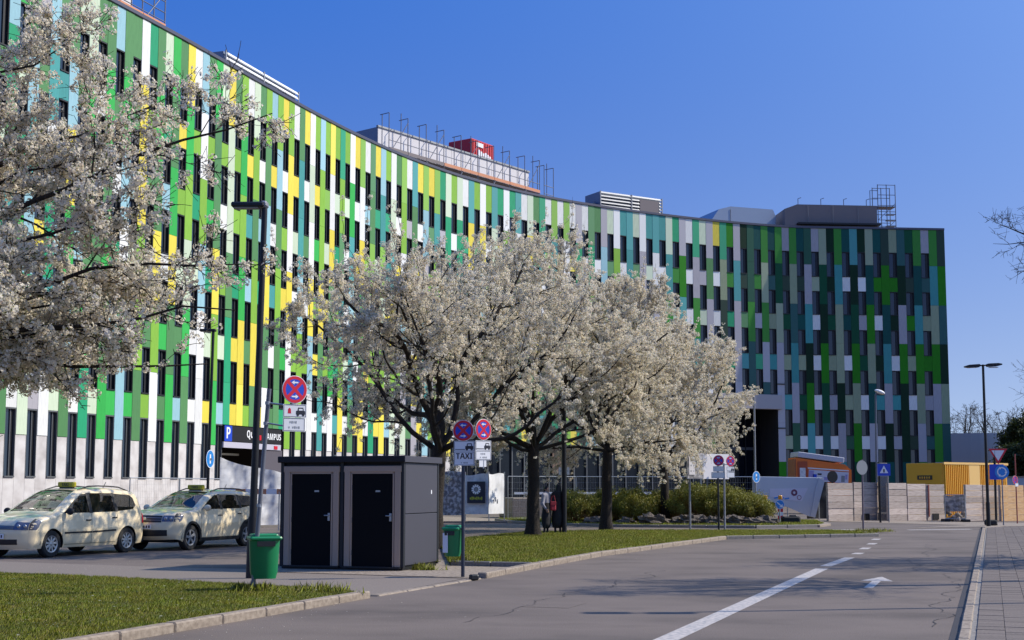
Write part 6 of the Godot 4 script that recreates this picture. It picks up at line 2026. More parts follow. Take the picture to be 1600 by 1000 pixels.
	body.prism(poly([[0, 0.9], [vl - 0.3, 0.9], [vl, 1.3], [vl, 2.75], [vl - 0.4, 3.1], [0, 3.55]]), -2.3, 0.0, Transform3D(vbs, Vector3.ZERO))
	part("body", body.mesh(), M.vehicle_orange, v)
	boxpart("roof_cap", vx * (vl * 0.45) + vbs * Vector3(0, 3.56, -1.1), Vector3(vl * 0.84, 0.34, 2.36), mat("roof_lilac", lin(0.5, 0.48, 0.52), 0.5), v, 0.03, vbs.rotated(vbs.z, -0.13))
	var bnb := vbs.rotated(vbs.z, -0.07)
	boxpart("banner", vx * (vl * 0.58) + vbs * Vector3(0, 2.35, 0.03), Vector3(vl * 0.72, 0.7, 0.03), mat("banner_grey", lin(0.6, 0.57, 0.62), 0.6), v, 0.0, bnb)
	boxpart("banner_edge", vx * (vl * 0.58) + vbs * Vector3(0, 2.8, 0.03), Vector3(vl * 0.74, 0.07, 0.05), M.white_paint, v, 0.0, bnb)
	for q in [[0.27, 2.48, 0.3, 0.5, "sheet_violet"], [0.33, 2.3, 0.25, 0.4, "sign_blue"], [0.42, 2.5, 0.25, 0.1, "sign_black"], [0.6, 2.2, 0.7, 0.2, "sheet_violet"], [0.84, 2.2, 0.22, 0.4, "steel_dull"], [0.9, 2.32, 0.12, 0.3, "sheet_violet"]]:
		if not M.has(q[4]): mat(q[4], lin(0.34, 0.28, 0.5), 0.6)
		boxpart("banner_print", vx * (vl * q[0]) + vbs * Vector3(0, q[1], 0.05), Vector3(q[2], q[3], 0.012), M[q[4]], v, 0.0, bnb)
	boxpart("end_frame", vbs * Vector3(-0.03, 2.2, -1.1), Vector3(0.06, 2.5, 2.2), mat("door_brown", lin(0.3, 0.09, 0.03), 0.6), v, 0.0, vbs)
	boxpart("side_door", vbs * Vector3(0.4, 2.2, 0.03), Vector3(0.62, 2.2, 0.04), mat("door_rust", lin(0.4, 0.07, 0.02), 0.6), v, 0.0, vbs)
	boxpart("door_pane", vbs * Vector3(0.4, 2.5, 0.06), Vector3(0.36, 0.8, 0.03), M.tarpaulin, v, 0.0, vbs)
	for u in [0.18, 0.3, 0.85]: wheel(v, vx * vl * u + vbs * Vector3(0, 0.5, -0.2), 0.5, 1.0, 6, M.steel_dull)
	# grey-white sheet on the fence, its lower right corner torn loose
	var sa := P(12.3, 0, 67.8)
	var sb := P(16.0, 0, 68.4)
	var sx := (sb - sa).normalized()
	var sbs := Basis(sx, Vector3.UP, sx.cross(Vector3.UP))
	var sheet := thing("banner_sheet", "large pale grey sheet with a slanting torn lower edge on the site fence", "banner", sa)
	var sm := MB.new()
	sm.prism(poly([[0.0, 2.2], [3.5, 2.14], [3.8, 1.98], [3.25, 0.12], [2.9, 0.2], [1.9, 0.62], [0.9, 0.95], [0.0, 1.0]]), -0.02, 0.02, Transform3D(sbs, Vector3.ZERO))
	part("sheet", sm.mesh(), mat("sheet_blue", lin(0.5, 0.52, 0.58), 0.6), sheet)
	part("printed_panel", flat_shape([[0.85, 1.6], [2.9, 1.62], [2.55, 0.95], [1.9, 1.02], [0.85, 1.2]], 0.022, 0.03), mat("sheet_lilac", lin(0.6, 0.58, 0.68), 0.6), sheet, Transform3D(sbs, Vector3.ZERO))
	part("ring_emblem", disc_mesh(0.17, 0.03, 0.038, 20, 0.07), mat("emblem_plum", lin(0.16, 0.05, 0.1), 0.6), sheet, Transform3D(sbs, sbs * Vector3(2.16, 1.4, 0)))
	part("ring_emblem", disc_mesh(0.12, 0.03, 0.036, 16, 0.09), M.emblem_plum, sheet, Transform3D(sbs, sbs * Vector3(2.42, 1.15, 0)))
	for k in 3: boxpart("blue_stroke", sbs * Vector3(1.2 + k * 0.28, 1.14 - 0.02 * k, 0.035), Vector3(0.24, 0.07, 0.01), M.sign_sky, sheet, 0.0, sbs.rotated(sbs.z, 0.15))
	part("fold", flat_shape([[3.5, 2.14], [3.8, 1.98], [3.25, 0.12], [3.0, 0.2], [3.3, 1.6]], 0.022, 0.06), M.sheet_blue, sheet, Transform3D(sbs, Vector3.ZERO))
	tubepart("top_tube", [Vector3(0, 2.2, -0.04), sx * 3.7 + Vector3(0, 2.14, -0.04)], 0.03, M.steel, sheet, 6)
	for u in [0.05, 1.8, 3.5]: tubepart("post", [sx * u + Vector3(0, 0, -0.06), sx * u + Vector3(0, 2.2, -0.06)], 0.03, M.steel, sheet, 6)
	var dk := wavy_sheet(P(15.3, 0, 69.2), P(16.5, 0, 69.6), 1.7, 1.95, 0.05, 0.04, 8, 10, 6)
	solo("dark_sheet", dk.mesh(), M.frame_dark, "dark sheet hanging between the pale banner and the board fence", "sheet")
	# beacons and a blue box by the island tip
	for k in 3:
		var bc := thing("barrier_beacon", ["red and white barrier beacon with a yellow lamp, left of three by the banner", "middle red and white barrier beacon by the banner", "right red and white barrier beacon, under the torn banner edge"][k], "beacon", P(11.0 + k * 0.75, 0.05, 61.5 + k * 0.3), 0.0, "barrier beacons")
		for j in 5: boxpart("stripe", Vector3(0, 0.22 + j * 0.17, 0), Vector3(0.24, 0.165, 0.04), M.sign_red if j % 2 == 0 else M.sign_white, bc)
		boxpart("lamp", Vector3(0, 1.15, 0), Vector3(0.18, 0.2, 0.1), mat("beacon_yellow", lin(0.75, 0.32, 0.02), 0.4), bc, 0.03)
		boxpart("foot", Vector3(0, 0.07, 0), Vector3(0.4, 0.14, 0.7), M.rubber, bc, 0.03)
	var bx := thing("foot_block", "black rubber foot block lying beside the keep-right sign", "block", P(12.2, 0.1, 58.4))
	boxpart("block", Vector3(0, 0.15, 0), Vector3(0.8, 0.3, 0.4), M.rubber, bx, 0.06)
	boxpart("notch", Vector3(0.1, 0.32, 0), Vector3(0.3, 0.08, 0.2), M.black_paint, bx, 0.02)
	# wire fences
	var fl := []
	for k in 7: fl.append([fac(-9 + k * 5.2), 6.5])
	for k in fl.size() - 1:
		var t0 := -9 + k * 5.2
		var a := roofpt(t0, -6.5, 0)
		var b := roofpt(t0 + 5.1, -6.5, 0)
		if k == 5: continue
		mesh_fence(["wire fence panel at the left picture edge", "second wire fence panel from the left edge, behind the taxi van", "wire fence panel above the bonnet of the taxi van", "wire fence panel between the two taxis", "wire fence panel behind the estate taxi"][k], a, b, 2.05)
	var mids := [[-0.2, 65.5, 3.2, 67.0], [3.25, 67.0, 6.6, 67.6], [6.65, 67.6, 9.6, 67.8], [9.65, 67.8, 12.25, 67.8]]
	for k in mids.size():
		var q: Array = mids[k]
		mesh_fence(["wire fence panel right of the white sheet", "wire fence panel behind the two people", "wire fence panel behind the shrubs", "wire fence panel left of the pale banner"][k], P(q[0], 0, q[1]), P(q[2], 0, q[3]), 2.2)
	var rub := thing("site_ramp", "low grey site ramp behind the wire fence", "ramp", P(1.0, 0, 75.0))
	boxpart("slab", Vector3(3.0, 0.55, 0), Vector3(9.0, 1.1, 3.0), M.concrete, rub, 0.05, Basis(Vector3.UP, 0.25))
	boxpart("barrier", Vector3(3.0, 1.35, 1.2), Vector3(8.0, 0.12, 0.1), M.white_paint, rub, 0.0, Basis(Vector3.UP, 0.25))
	# sheets on the fence behind the TAXI post
	var wa := P(-2.25, 0, 63.2)
	var wb := P(-0.4, 0, 63.9)
	var wm := P(-1.12, 0, 62.85)
	var w := thing("sheeted_fence", "white sheeted fence with a dark poster right of the TAXI post", "fence", wa)
	part("sheet", wavy_sheet(Vector3.ZERO, (wm - wa), 2.25, 2.3, 0.4, 0.035, 3).mesh(), M.tarpaulin, w)
	part("sheet", wavy_sheet((wm + Vector3(0.02, 0, 0) - wa), wb - wa, 2.3, 2.32, 0.42, 0.03, 4).mesh(), M.white_paint, w)
	var wx := (wm - wa).normalized()
	var wbs := Basis(wx, Vector3.UP, wx.cross(Vector3.UP))
	var poster := boxpart("poster", wx * 0.62 + Vector3(0, 1.43, 0) + wbs.z * 0.12, Vector3(0.9, 1.02, 0.015), mat("poster_dark", lin(0.012, 0.014, 0.03), 0.5), w, 0.0, wbs)
	for k in 11:
		var a := TAU * k / 11.0
		boxpart("petal", Vector3(cos(a) * 0.17, 0.14 + sin(a) * 0.17, 0.01), Vector3(0.12, 0.08, 0.006), M.sign_white, poster, 0.0, Basis(Vector3(0, 0, 1), a))
	part("petal_heart", disc_mesh(0.09, 0.0085, 0.014, 16), M.steel_dull, poster, Transform3D(Basis(), Vector3(0, 0.14, 0)))
	for k in 8: boxpart("print", Vector3(-0.28 + k * 0.08, -0.29 + 0.01 * (k % 3), 0.01), Vector3(0.05, 0.09 + 0.03 * ((k * 5) % 3), 0.005), mat("print_lime", lin(0.5, 0.5, 0.03), 0.6), poster)
	for p in [Vector3.ZERO, wm - wa, wb - wa]: tubepart("post", [p - wbs.z * 0.1, p - wbs.z * 0.1 + Vector3(0, 2.4, 0)], 0.03, M.steel, w, 6)
	for k in 3: boxpart("print", (wm - wa).lerp(wb - wa, 0.4 + 0.12 * k) + Vector3(0, 1.0 + 0.1 * (k % 2), 0) + wbs.z * 0.1, Vector3(0.04, 0.2, 0.01), M.steel_dull, w, 0.0, wbs)
	var ga := P(-4.9, 0, 63.0)
	var gb := P(-2.3, 0, 63.2)
	var gs := thing("sheeted_fence", "fence draped in stained grey plastic behind the utility cabin", "fence", ga)
	part("sheet", wavy_sheet(Vector3.ZERO, gb - ga, 2.3, 2.4, 0.35, 0.06, 6).mesh(), M.tarpaulin_grey, gs)
	tubepart("top_tube", [Vector3(0, 2.38, -0.05), gb - ga + Vector3(0, 2.38, -0.05)], 0.03, M.sign_red, gs, 6)
	for u in [0.02, 0.98]: tubepart("post", [(gb - ga) * u + Vector3(0, 0, -0.1), (gb - ga) * u + Vector3(0, 2.4, -0.1)], 0.03, M.steel, gs, 6)
	# pale sheet before the garage entrance
	var pa := P(-12.0, 0, 54.6)
	var pb := P(-9.2, 0, 56.4)
	var ps := thing("sheeted_fence", "fence with a sagging white sheet before the garage entrance", "fence", pa)
	part("sheet", wavy_sheet(Vector3.ZERO, pb - pa, 2.9, 2.05, 0.1, 0.07, 9).mesh(), M.tarpaulin, ps)
	for u in [0.02, 0.5, 0.98]: tubepart("post", [(pb - pa) * u + Vector3(0, 0, -0.12), (pb - pa) * u + Vector3(0, 2.2, -0.12)], 0.03, M.steel, ps, 6)
	var barr := thing("site_barrier", "orange and red site barrier behind the roof of the estate taxi", "barrier", P(-10.9, 0, 51.5))
	for k in 6: boxpart("stripe", Vector3(k * 0.4, 1.5, 0), Vector3(0.39, 0.2, 0.04), M.orange_board if k % 2 else M.sign_white, barr)
	for x in [0.1, 1.9]: tubepart("leg", [Vector3(x, 0, 0), Vector3(x, 1.5, 0)], 0.03, M.steel, barr, 6)

# ---------------------------------------------------------------- the planted island
func island() -> void:
	var leaves := []
	for k in 2:
		var b := MB.new()
		b.tint = true
		for i in 22:
			var d := Vector3(rng.randfn(), rng.randfn(), rng.randfn()) * 0.075
			var x := Vector3(rng.randfn(), rng.randfn() + 0.8, rng.randfn()).normalized()
			var n := Vector3(rng.randfn(), rng.randfn() + 0.5, rng.randfn()).normalized()
			var s := x.cross(n).normalized() * 0.014
			n = x.cross(s).normalized()
			var g := rng.randf_range(0.7, 1.25)
			b.col = Color(0.225 * g, 0.225 * g, 0.035 * g)
			b.tri(d - s, d + s, d + x * 0.06, n, n, n)
		leaves.append(b.mesh())
	var spots := [[2.9, 60.4, 1.1, 1.3, "olive green shrub at the left end of the planted island"], [4.4, 61.2, 1.15, 1.4, "rounded green shrub just right of the rear tree trunk"], [5.6, 60.0, 1.05, 1.35, "yellowish shrub with red stems in the middle of the island"], [6.9, 61.0, 1.0, 1.3, "low dark shrub left of the board posts"], [8.1, 59.3, 1.2, 1.7, "tallest bright green shrub behind the no-stopping post"], [9.3, 58.6, 1.2, 1.6, "spreading yellow-green shrub right of the no-stopping post"], [10.4, 58.0, 0.95, 1.2, "small reddish shrub at the right end of the island"]]
	for k in spots.size():
		var q: Array = spots[k]
		var root := thing("shrub", q[4], "shrub", P(q[0], 0.1, q[1]), 0.0, "shrubs on the planted island")
		var st := MB.new()
		var xf := [[], []]
		var cl := [[], []]
		for i in 70:
			var a := rng.randf() * TAU
			var u := sqrt(rng.randf())
			var tip := Vector3(cos(a) * u * q[2], q[3] * sqrt(1.0 - 0.75 * u * u) * rng.randf_range(0.8, 1.08), sin(a) * u * q[2])
			var root_p := Vector3(tip.x * 0.35, 0, tip.z * 0.35)
			var mid := root_p.lerp(tip, 0.5) + Vector3(tip.x, 0, tip.z) * 0.12
			st.tube([root_p, mid, tip], [0.012, 0.008, 0.004], 4, false)
			for j in 22:
				var f := 0.3 + 0.72 * sqrt(rng.randf())
				var p := root_p * (1 - f) * (1 - f) + mid * 2 * f * (1 - f) + tip * f * f + Vector3(rng.randfn(), rng.randfn(), rng.randfn()) * 0.06
				var s := rng.randi() % 2
				xf[s].append(Transform3D(any_turn().scaled(Vector3.ONE * rng.randf_range(0.8, 1.5)), p))
				var warm := 1.0 - clampf(f - 0.15, 0.0, 0.75) / 0.75
				cl[s].append(Color(1.0 + 0.5 * warm * (1.5 if k in [2, 6] else 1.0), 1.0 - 0.45 * warm, 1.0).lerp(Color(1.25, 1.1, 0.8), 0.35 if k in [2, 5, 6] else 0.0) * (0.75 if k == 3 else 1.0))
		part("stems", st.mesh(), mat("stem_red", lin(0.16, 0.05, 0.025), 0.8), root)
		for s in 2: scatter("foliage", leaves[s], xf[s], cl[s], M.leaf, root)
	var rocks := [[3.6, 57.9, 0.35, "flat pale rock at the foot of the leftmost shrub"], [4.9, 57.4, 0.3, "tilted grey rock right of the rear tree trunk"], [6.1, 57.0, 0.5, "long brown rock in front of the middle shrub"], [7.4, 56.8, 0.45, "grey-brown rock left of the no-stopping post"], [8.0, 56.9, 0.4, "rock right behind the no-stopping post"], [8.6, 56.5, 0.35, "pale rock between the posts and the spreading shrub"], [9.4, 56.6, 0.42, "brown rock below the spreading shrub"], [10.1, 56.4, 0.33, "light rock below the small reddish shrub"], [10.8, 56.7, 0.4, "dark flat rock at the right end of the island"]]
	for q in rocks:
		var b := MB.new()
		var f := noise(1.4, int(q[0] * 31), 3)
		var s: float = q[2]
		var base := MB.new()
		base.ball(Vector3.ZERO, Vector3(s * 1.3, s * 0.6, s), 14, 9)
		for i in range(0, base.v.size(), 3):
			var p := []
			for j in 3:
				var v := base.v[i + j]
				p.append(v * (1.0 + 0.9 * f.get_noise_3dv(v * 1.4 / s)))
			var n: Vector3 = (p[2] - p[0]).cross(p[1] - p[0]).normalized()
			if n.dot(p[0]) < 0: n = -n
			b.tri(p[0], p[1], p[2], n, n, n)
		solo("rock", b.mesh(), M.stone, q[3], "rock", P(q[0], 0.1 + s * 0.25, q[1]), "rocks edging the planted island")

# ---------------------------------------------------------------- people: one skin grown round a set of tapered bones
func skin(bones: Array, cell: float, k: float) -> ArrayMesh:
	var lo := Vector3.ONE * 1e9
	var hi := -lo
	for b in bones:
		var r: float = maxf(b[2], b[3]) + 3.5 * k + cell * 2.0
		for p in [b[0], b[1]]:
			lo = lo.min(p - Vector3.ONE * r); hi = hi.max(p + Vector3.ONE * r)
	var nx := int((hi.x - lo.x) / cell) + 2
	var ny := int((hi.y - lo.y) / cell) + 2
	var nz := int((hi.z - lo.z) / cell) + 2
	var f := PackedFloat32Array()
	f.resize(nx * ny * nz)
	for b in bones:
		var a: Vector3 = b[0]
		var d: Vector3 = b[1] - a
		var l := maxf(d.length_squared(), 1e-8)
		var flat: Vector3 = b[4] if b.size() > 4 else Vector3.ONE
		var m: float = maxf(b[2], b[3]) * maxf(flat.x, maxf(flat.y, flat.z)) + 4.0 * k
		var c0 := ((a.min(b[1]) - Vector3.ONE * m - lo) / cell).floor()
		var c1 := ((a.max(b[1]) + Vector3.ONE * m - lo) / cell).ceil()
		for x in range(maxi(0, int(c0.x)), mini(nx, int(c1.x) + 1)):
			for y in range(maxi(0, int(c0.y)), mini(ny, int(c1.y) + 1)):
				for z in range(maxi(0, int(c0.z)), mini(nz, int(c1.z) + 1)):
					var p := lo + Vector3(x, y, z) * cell
					var t := clampf((p - a).dot(d) / l, 0.0, 1.0)
					var dist := ((p - a - d * t) / flat).length() - lerpf(b[2], b[3], t)
					if dist < 4.0 * k: f[(x * ny + y) * nz + z] += exp(-dist / k)
	var mb := MB.new()
	var vert := {}
	var norm := {}
	var inside := func(i: int) -> bool: return f[i] > 1.0
	for x in nx - 1:
		for y in ny - 1:
			for z in nz - 1:
				var i0 := (x * ny + y) * nz + z
				var any := false
				var all := true
				for c in 8:
					var s: bool = f[i0 + (c & 1) * ny * nz + ((c >> 1) & 1) * nz + (c >> 2)] > 1.0
					any = any or s
					all = all and s
				if not any or all: continue
				var sum := Vector3.ZERO
				var cnt := 0
				for e in [[0, 1], [2, 3], [4, 5], [6, 7], [0, 2], [1, 3], [4, 6], [5, 7], [0, 4], [1, 5], [2, 6], [3, 7]]:
					var va := f[i0 + (e[0] & 1) * ny * nz + ((e[0] >> 1) & 1) * nz + (e[0] >> 2)]
					var vb := f[i0 + (e[1] & 1) * ny * nz + ((e[1] >> 1) & 1) * nz + (e[1] >> 2)]
					if (va > 1.0) == (vb > 1.0): continue
					var da := -log(maxf(va, 1e-9))
					var db := -log(maxf(vb, 1e-9))
					var t := clampf(da / (da - db), 0.0, 1.0)
					var pa := Vector3(e[0] & 1, (e[0] >> 1) & 1, e[0] >> 2)
					var pb := Vector3(e[1] & 1, (e[1] >> 1) & 1, e[1] >> 2)
					sum += pa.lerp(pb, t)
					cnt += 1
				vert[i0] = lo + (Vector3(x, y, z) + sum / cnt) * cell
				var g := Vector3.ZERO
				for c in 8:
					var q := Vector3((c & 1) * 2 - 1, ((c >> 1) & 1) * 2 - 1, (c >> 2) * 2 - 1)
					g += q * -log(maxf(f[i0 + (c & 1) * ny * nz + ((c >> 1) & 1) * nz + (c >> 2)], 1e-4))
				norm[i0] = g.normalized()
	for x in range(1, nx - 1):
		for y in range(1, ny - 1):
			for z in range(1, nz - 1):
				var i0 := (x * ny + y) * nz + z
				var s: bool = f[i0] > 1.0
				for ax in [[ny * nz, nz, 1], [nz, ny * nz, 1], [1, ny * nz, nz]]:
					if (f[i0 + ax[0]] > 1.0) == s: continue
					var q := [i0, i0 - ax[1], i0 - ax[1] - ax[2], i0 - ax[2]]
					if not (vert.has(q[0]) and vert.has(q[1]) and vert.has(q[2]) and vert.has(q[3])): continue
					mb.tri(vert[q[0]], vert[q[1]], vert[q[2]], norm[q[0]], norm[q[1]], norm[q[2]])
					mb.tri(vert[q[0]], vert[q[2]], vert[q[3]], norm[q[0]], norm[q[2]], norm[q[3]])
	return mb.mesh()

func hand_bones(w: Vector3, down: Vector3, fwd: Vector3, side: Vector3) -> Array: # palm, four fingers, thumb
	var b := [[w, w + down * 0.085, 0.024, 0.03, Vector3.ONE]]
	for k in 4:
		var s := (k - 1.5) * 0.019
		var p := w + down * 0.085 + fwd * s
		var l: float = [0.062, 0.074, 0.07, 0.055][k]
		var m := p + down * l * 0.5 + side * 0.006
		b.append([p, m, 0.0095, 0.009, Vector3.ONE])
		b.append([m, m + down * l * 0.4 + side * 0.02, 0.009, 0.0075, Vector3.ONE])
	var th := w + down * 0.03 + fwd * 0.026
	b.append([th, th + down * 0.035 + fwd * 0.022, 0.011, 0.01, Vector3.ONE])
	b.append([th + down * 0.035 + fwd * 0.022, th + down * 0.062 + fwd * 0.024 + side * 0.01, 0.01, 0.008, Vector3.ONE])
	return b

func person(label: String, at: Vector3, turn: float, h: float, coat: Material, top: Material, hood: bool, lean: float) -> Node3D:
	var root := thing("person", label, "person", at, turn, "people standing on the verge")
	var k := h / 1.68
	var V := func(x: float, y: float, z: float) -> Vector3: return Vector3(x + lean * y * 0.03, y, z) * k
	var fl := Vector3(1, 1, 0.72)
	# faces +z
	var b := []
	for s in [-1.0, 1.0]:
		b.append([V.call(0.085 * s, 0.9, 0.0), V.call(0.095 * s, 0.5, 0.015), 0.085 * k, 0.058 * k])
		b.append([V.call(0.095 * s, 0.5, 0.015), V.call(0.1 * s, 0.09, -0.02), 0.055 * k, 0.036 * k])
		b.append([V.call(0.1 * s, 0.05, -0.035), V.call(0.12 * s, 0.035, 0.14), 0.04 * k, 0.032 * k])
		b.append([V.call(0.19 * s, 1.36, -0.01), V.call(0.235 * s, 1.08, -0.02), 0.05 * k, 0.042 * k])
		b.append([V.call(0.235 * s, 1.08, -0.02), V.call(0.2 * s, 0.9, 0.12), 0.04 * k, 0.03 * k])
	b.append([V.call(0, 0.92, 0), V.call(0, 1.1, 0), 0.14 * k, 0.125 * k, fl])
	b.append([V.call(0, 1.1, 0), V.call(0, 1.34, -0.01), 0.13 * k, 0.15 * k, fl])
	b.append([V.call(-0.13, 1.38, -0.01), V.call(0.13, 1.38, -0.01), 0.055 * k, 0.055 * k])
	b.append([V.call(0, 1.38, 0), V.call(0, 1.5, 0.015), 0.055 * k, 0.05 * k])
	part("body", skin(b, 0.016, 0.018), mat("trousers", lin(0.015, 0.015, 0.02), 0.9), root)
	# head, with nose, chin, ears; hair over it
	var hd := [[V.call(0, 1.575, 0.01), V.call(0, 1.6, 0.0), 0.078 * k, 0.082 * k, Vector3(0.92, 1.12, 1.05)], [V.call(0, 1.51, 0.055), V.call(0, 1.53, 0.05), 0.038 * k, 0.04 * k, Vector3.ONE], [V.call(0, 1.575, 0.09), V.call(0, 1.545, 0.105), 0.01 * k, 0.015 * k, Vector3.ONE], [V.call(0, 1.46, 0.01), V.call(0, 1.53, 0.01), 0.048 * k, 0.045 * k, Vector3.ONE]]
	for s in [-1.0, 1.0]: hd.append([V.call(0.076 * s, 1.565, 0.0), V.call(0.08 * s, 1.585, -0.005), 0.014 * k, 0.016 * k, Vector3.ONE])
	var head := part("head", skin(hd, 0.007, 0.008), mat("skin", lin(0.42, 0.25, 0.18), 0.6), root)
	for s in [-1.0, 1.0]:
		var e := MB.new()
		e.ball(V.call(0.03 * s, 1.585, 0.083), Vector3(0.012, 0.008, 0.006), 8, 6)
		part("eye", e.mesh(), M.sign_black, head)
	var mo := MB.new()
	mo.ball(V.call(0, 1.515, 0.094), Vector3(0.022, 0.006, 0.006), 8, 6)
	part("mouth", mo.mesh(), mat("lips", lin(0.3, 0.1, 0.09), 0.6), head)
	var hair := [[V.call(0, 1.6, -0.02), V.call(0, 1.625, -0.015), 0.09 * k, 0.088 * k, Vector3(1.0, 1.0, 1.02)], [V.call(0, 1.56, -0.05), V.call(0, 1.47, -0.06), 0.075 * k, 0.06 * k, Vector3(1.1, 1.0, 0.8)]]
	if hood: hair.append([V.call(0, 1.5, -0.03), V.call(0, 1.42, -0.02), 0.095 * k, 0.13 * k, Vector3(1.1, 1, 0.8)])
	part("hair", skin(hair, 0.011, 0.015), M.lamp_black, root)
	# coat to below the knee, sleeves, and a separate upper layer
	var cb := []
	cb.append([V.call(0, 1.3, -0.01), V.call(0, 1.0, 0), 0.165 * k, 0.165 * k, fl])
	cb.append([V.call(0, 1.0, 0), V.call(0, 0.62, 0), 0.165 * k, 0.21 * k, fl])
	cb.append([V.call(0, 0.62, 0), V.call(0, 0.42, 0), 0.205 * k, 0.2 * k, fl])
	for q in [-1.0, 0.0, 1.0]: cb.append([V.call(0.12 * q, 0.5, 0), V.call(0.15 * q, 0.27, 0), 0.09 * k, 0.05 * k])
	part("coat", skin(cb, 0.018, 0.02), coat, root)
	var tb := [[V.call(-0.13, 1.385, -0.01), V.call(0.13, 1.385, -0.01), 0.075 * k, 0.075 * k], [V.call(0, 1.36, -0.01), V.call(0, 1.12, 0), 0.172 * k, 0.165 * k, fl]]
	for s in [-1.0, 1.0]:
		tb.append([V.call(0.19 * s, 1.37, -0.01), V.call(0.24 * s, 1.08, -0.02), 0.068 * k, 0.058 * k])
		tb.append([V.call(0.24 * s, 1.08, -0.02), V.call(0.205 * s, 0.92, 0.1), 0.056 * k, 0.046 * k])
	part("jacket", skin(tb, 0.016, 0.018), top, root)
	for s in [-1.0, 1.0]:
		var wpos: Vector3 = V.call(0.202 * s, 0.905, 0.115)
		part("hand", skin(hand_bones(wpos, Vector3(0, -0.85, 0.5).normalized(), Vector3(0, 0.5, 0.85).normalized(), Vector3(-s, 0, 0)), 0.0055, 0.005), M.skin, root)
	return root

func people() -> void:
	person("person with dark hair, pale grey scarfed jacket and long black coat, left of two", P(1.17, 0.06, 45.6), deg_to_rad(55), 1.62, mat("coat_black", lin(0.012, 0.012, 0.016), 0.85), mat("jacket_grey", lin(0.3, 0.3, 0.36), 0.9), false, 0.6)
	person("person all in black with a hood, standing right beside the grey post", P(1.56, 0.06, 45.75), deg_to_rad(-150), 1.68, M.coat_black, M.coat_black, true, -0.3)
	var bag := thing("shoulder_bag", "red shoulder bag hanging between the two people in dark coats", "bag", P(1.4, 0.86, 45.45), 0.3)
	var b := MB.new()
	b.slab(Vector3(0, 0.16, 0), Vector3(0.2, 0.3, 0.1), 0.035)
	b.slab(Vector3(0, 0.26, 0.05), Vector3(0.19, 0.12, 0.02), 0.008)
	part("pouch", b.mesh(), mat("bag_red", lin(0.3, 0.015, 0.035), 0.7), bag)
	tubepart("strap", [Vector3(-0.09, 0.3, 0), Vector3(-0.03, 0.5, -0.02), Vector3(0.05, 0.52, -0.02), Vector3(0.09, 0.3, 0)], 0.01, M.bag_red, bag, 6)

# ---------------------------------------------------------------- beyond the building
func evergreen(label: String, at: Vector3, r: float, h: float, sd: int, tone: Color) -> void:
	var root := thing("evergreen_tree", label, "tree", at, 0.0, "dark trees beyond the hoarding")
	var t := Grower.new()
	t.rng.seed = sd
	t.bloom = 3
	t.deepest = 3
	t.kids = [0, 7, 5, 0]
	t.thin = 0.012
	t.reach = 0.55
	t.centre = Vector3(0, h * 0.53, 0)
	t.radii = Vector3(r, h * 0.5, r)
	var f := trunk_of(t, h * 0.25, 0.28, Vector3.ZERO)
	for k in 8:
		var az := k * 2.4
		var el := lerpf(1.4, 0.1, k / 8.0)
		t.grow(f, Vector3(cos(az) * cos(el), sin(el), sin(az) * cos(el)), h * 0.72, 0.14, 1)
	part("trunk", t.trunk.mesh(), M.bark, root)
	part("branches", t.limbs.mesh(), M.bark, root)
	var b := MB.new()
	b.tint = true
	for i in 30:
		var d := Vector3(rng.randfn(), rng.randfn(), rng.randfn()) * 0.2
		var n := Vector3(rng.randfn(), rng.randfn() + 0.4, rng.randfn()).normalized()
		var x := n.cross(Vector3(rng.randfn(), rng.randfn(), rng.randfn())).normalized()
		var s := n.cross(x) * 0.05
		var g := rng.randf_range(0.6, 1.3)
		b.col = Color(tone.r * g, tone.g * g, tone.b * g)
		b.quad(d - s, d + x * 0.09, d + s, d - x * 0.09, n)
	var xf := []
	for pts in t.twigs:
		for i in pts.size() - 1:
			for j in 4:
				xf.append(Transform3D(any_turn().scaled(Vector3.ONE * rng.randf_range(0.8, 1.5)), (pts[i] as Vector3).lerp(pts[i + 1], rng.randf())))
	scatter("foliage", b.mesh(), xf, [], M.leaf, root)

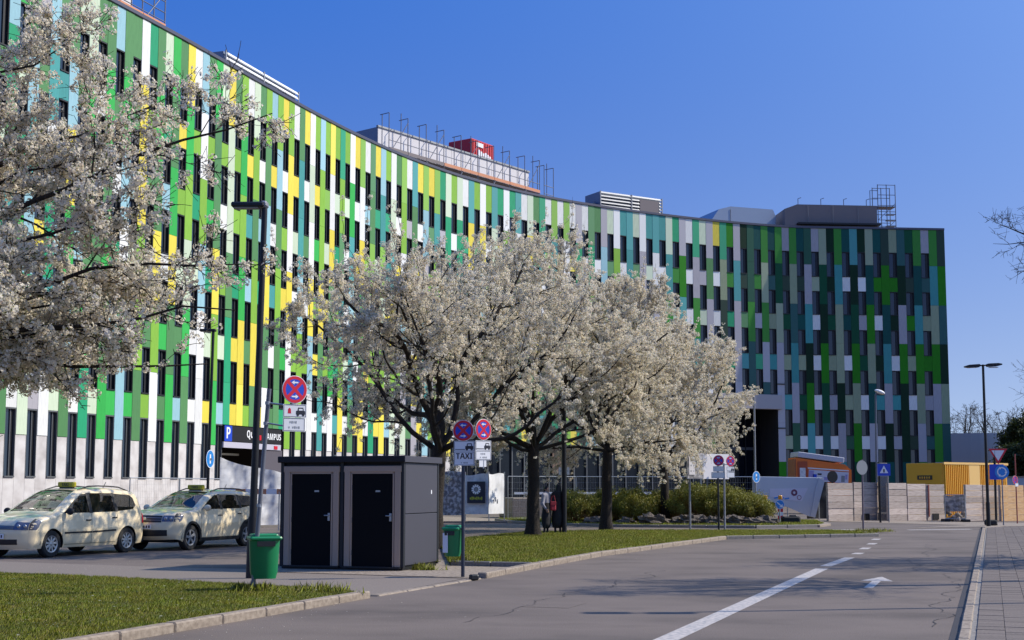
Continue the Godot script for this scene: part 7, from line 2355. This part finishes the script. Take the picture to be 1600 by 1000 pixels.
func far_things() -> void:
	var w := thing("low_building", "low pale grey building with a curved front beyond the right end", "building", P(43.0, 0, 136.0))
	var p := MB.new()
	var fr := []
	for k in 9: fr.append([2.0 + 7.2 * k / 8.0, -0.9 * sin(PI * k / 8.0)])
	var ring := []
	for q in fr: ring.append(Vector3(q[0], 0, -q[1]))
	ring.append(Vector3(9.2, 0, -12)); ring.append(Vector3(2.0, 0, -12))
	part("upper_wall", hull(ring, 4.1, 7.2, Vector3.ZERO).mesh(), mat("render_white", lin(0.5, 0.52, 0.56), 0.8), w)
	var ring2 := []
	for q in fr: ring2.append(Vector3(q[0] * 0.98 + 0.1, 0, -q[1] - 0.25))
	ring2.append(Vector3(9.0, 0, -11.5)); ring2.append(Vector3(2.2, 0, -11.5))
	part("lower_wall", hull(ring2, 0.0, 4.1, Vector3.ZERO).mesh(), mat("render_grey", lin(0.3, 0.32, 0.36), 0.8), w)
	part("side_wing", hull([Vector3(-3, 0, -2), Vector3(2.0, 0, -2), Vector3(2.0, 0, -10), Vector3(-3, 0, -10)], 0.0, 7.1, Vector3.ZERO).mesh(), M.render_grey, w)
	for k in 4: boxpart("door", Vector3(3.0 + k * 1.6, 1.2, 1.0), Vector3(0.9, 2.2, 0.1), M.frame_dark, w)
	evergreen("dense dark green tree right of the pale low building", P(51.5, 0, 128.0), 4.2, 10.0, 71, Color(0.06, 0.075, 0.02))
	evergreen("brownish ivy-grown tree at the right picture edge", P(47.5, 0, 112.0), 4.0, 9.0, 72, Color(0.085, 0.075, 0.025))
	evergreen("lower dark green tree beside the ivy-grown one", P(44.5, 0, 116.5), 2.4, 5.2, 73, Color(0.05, 0.07, 0.02))
	var bt := [[48.5, 150.0, 5.0, 11.0], [53.0, 152.0, 5.2, 11.6], [57.0, 150.0, 4.5, 11.0], [45.0, 158.0, 4.0, 9.5], [50.5, 124.0, 4.6, 16.5], [60.5, 158.0, 5.0, 12.0]]
	var nm := ["bare tree rising behind the pale low building", "broad bare tree behind the twin-headed lamp", "bare tree above the dark green trees", "small bare tree just right of the office corner", "tallest bare tree at the right picture edge", "bare tree furthest right in the distance"]
	for k in bt.size():
		var q: Array = bt[k]
		bare_tree("bare_tree", nm[k], P(q[0], 0, q[1]), 80 + k, q[3] * 0.25, 0.22, q[2], q[3], 7, q[3] * 0.2, "bare trees in the distance", 4, 0.016)
	# two parked cars' roofs behind the hoarding are low hedges and a wall in the distance
	var hw := thing("boundary_wall", "long low pale wall behind the board fence at the right edge", "wall", P(27.0, 0, 84.0))
	boxpart("wall", Vector3(3.5, 1.15, 0), Vector3(8.0, 2.3, 0.3), mat("wall_pale", lin(0.3, 0.36, 0.42), 0.8), hw, 0.03)
	boxpart("coping", Vector3(3.5, 2.33, 0), Vector3(8.1, 0.08, 0.4), M.concrete, hw)
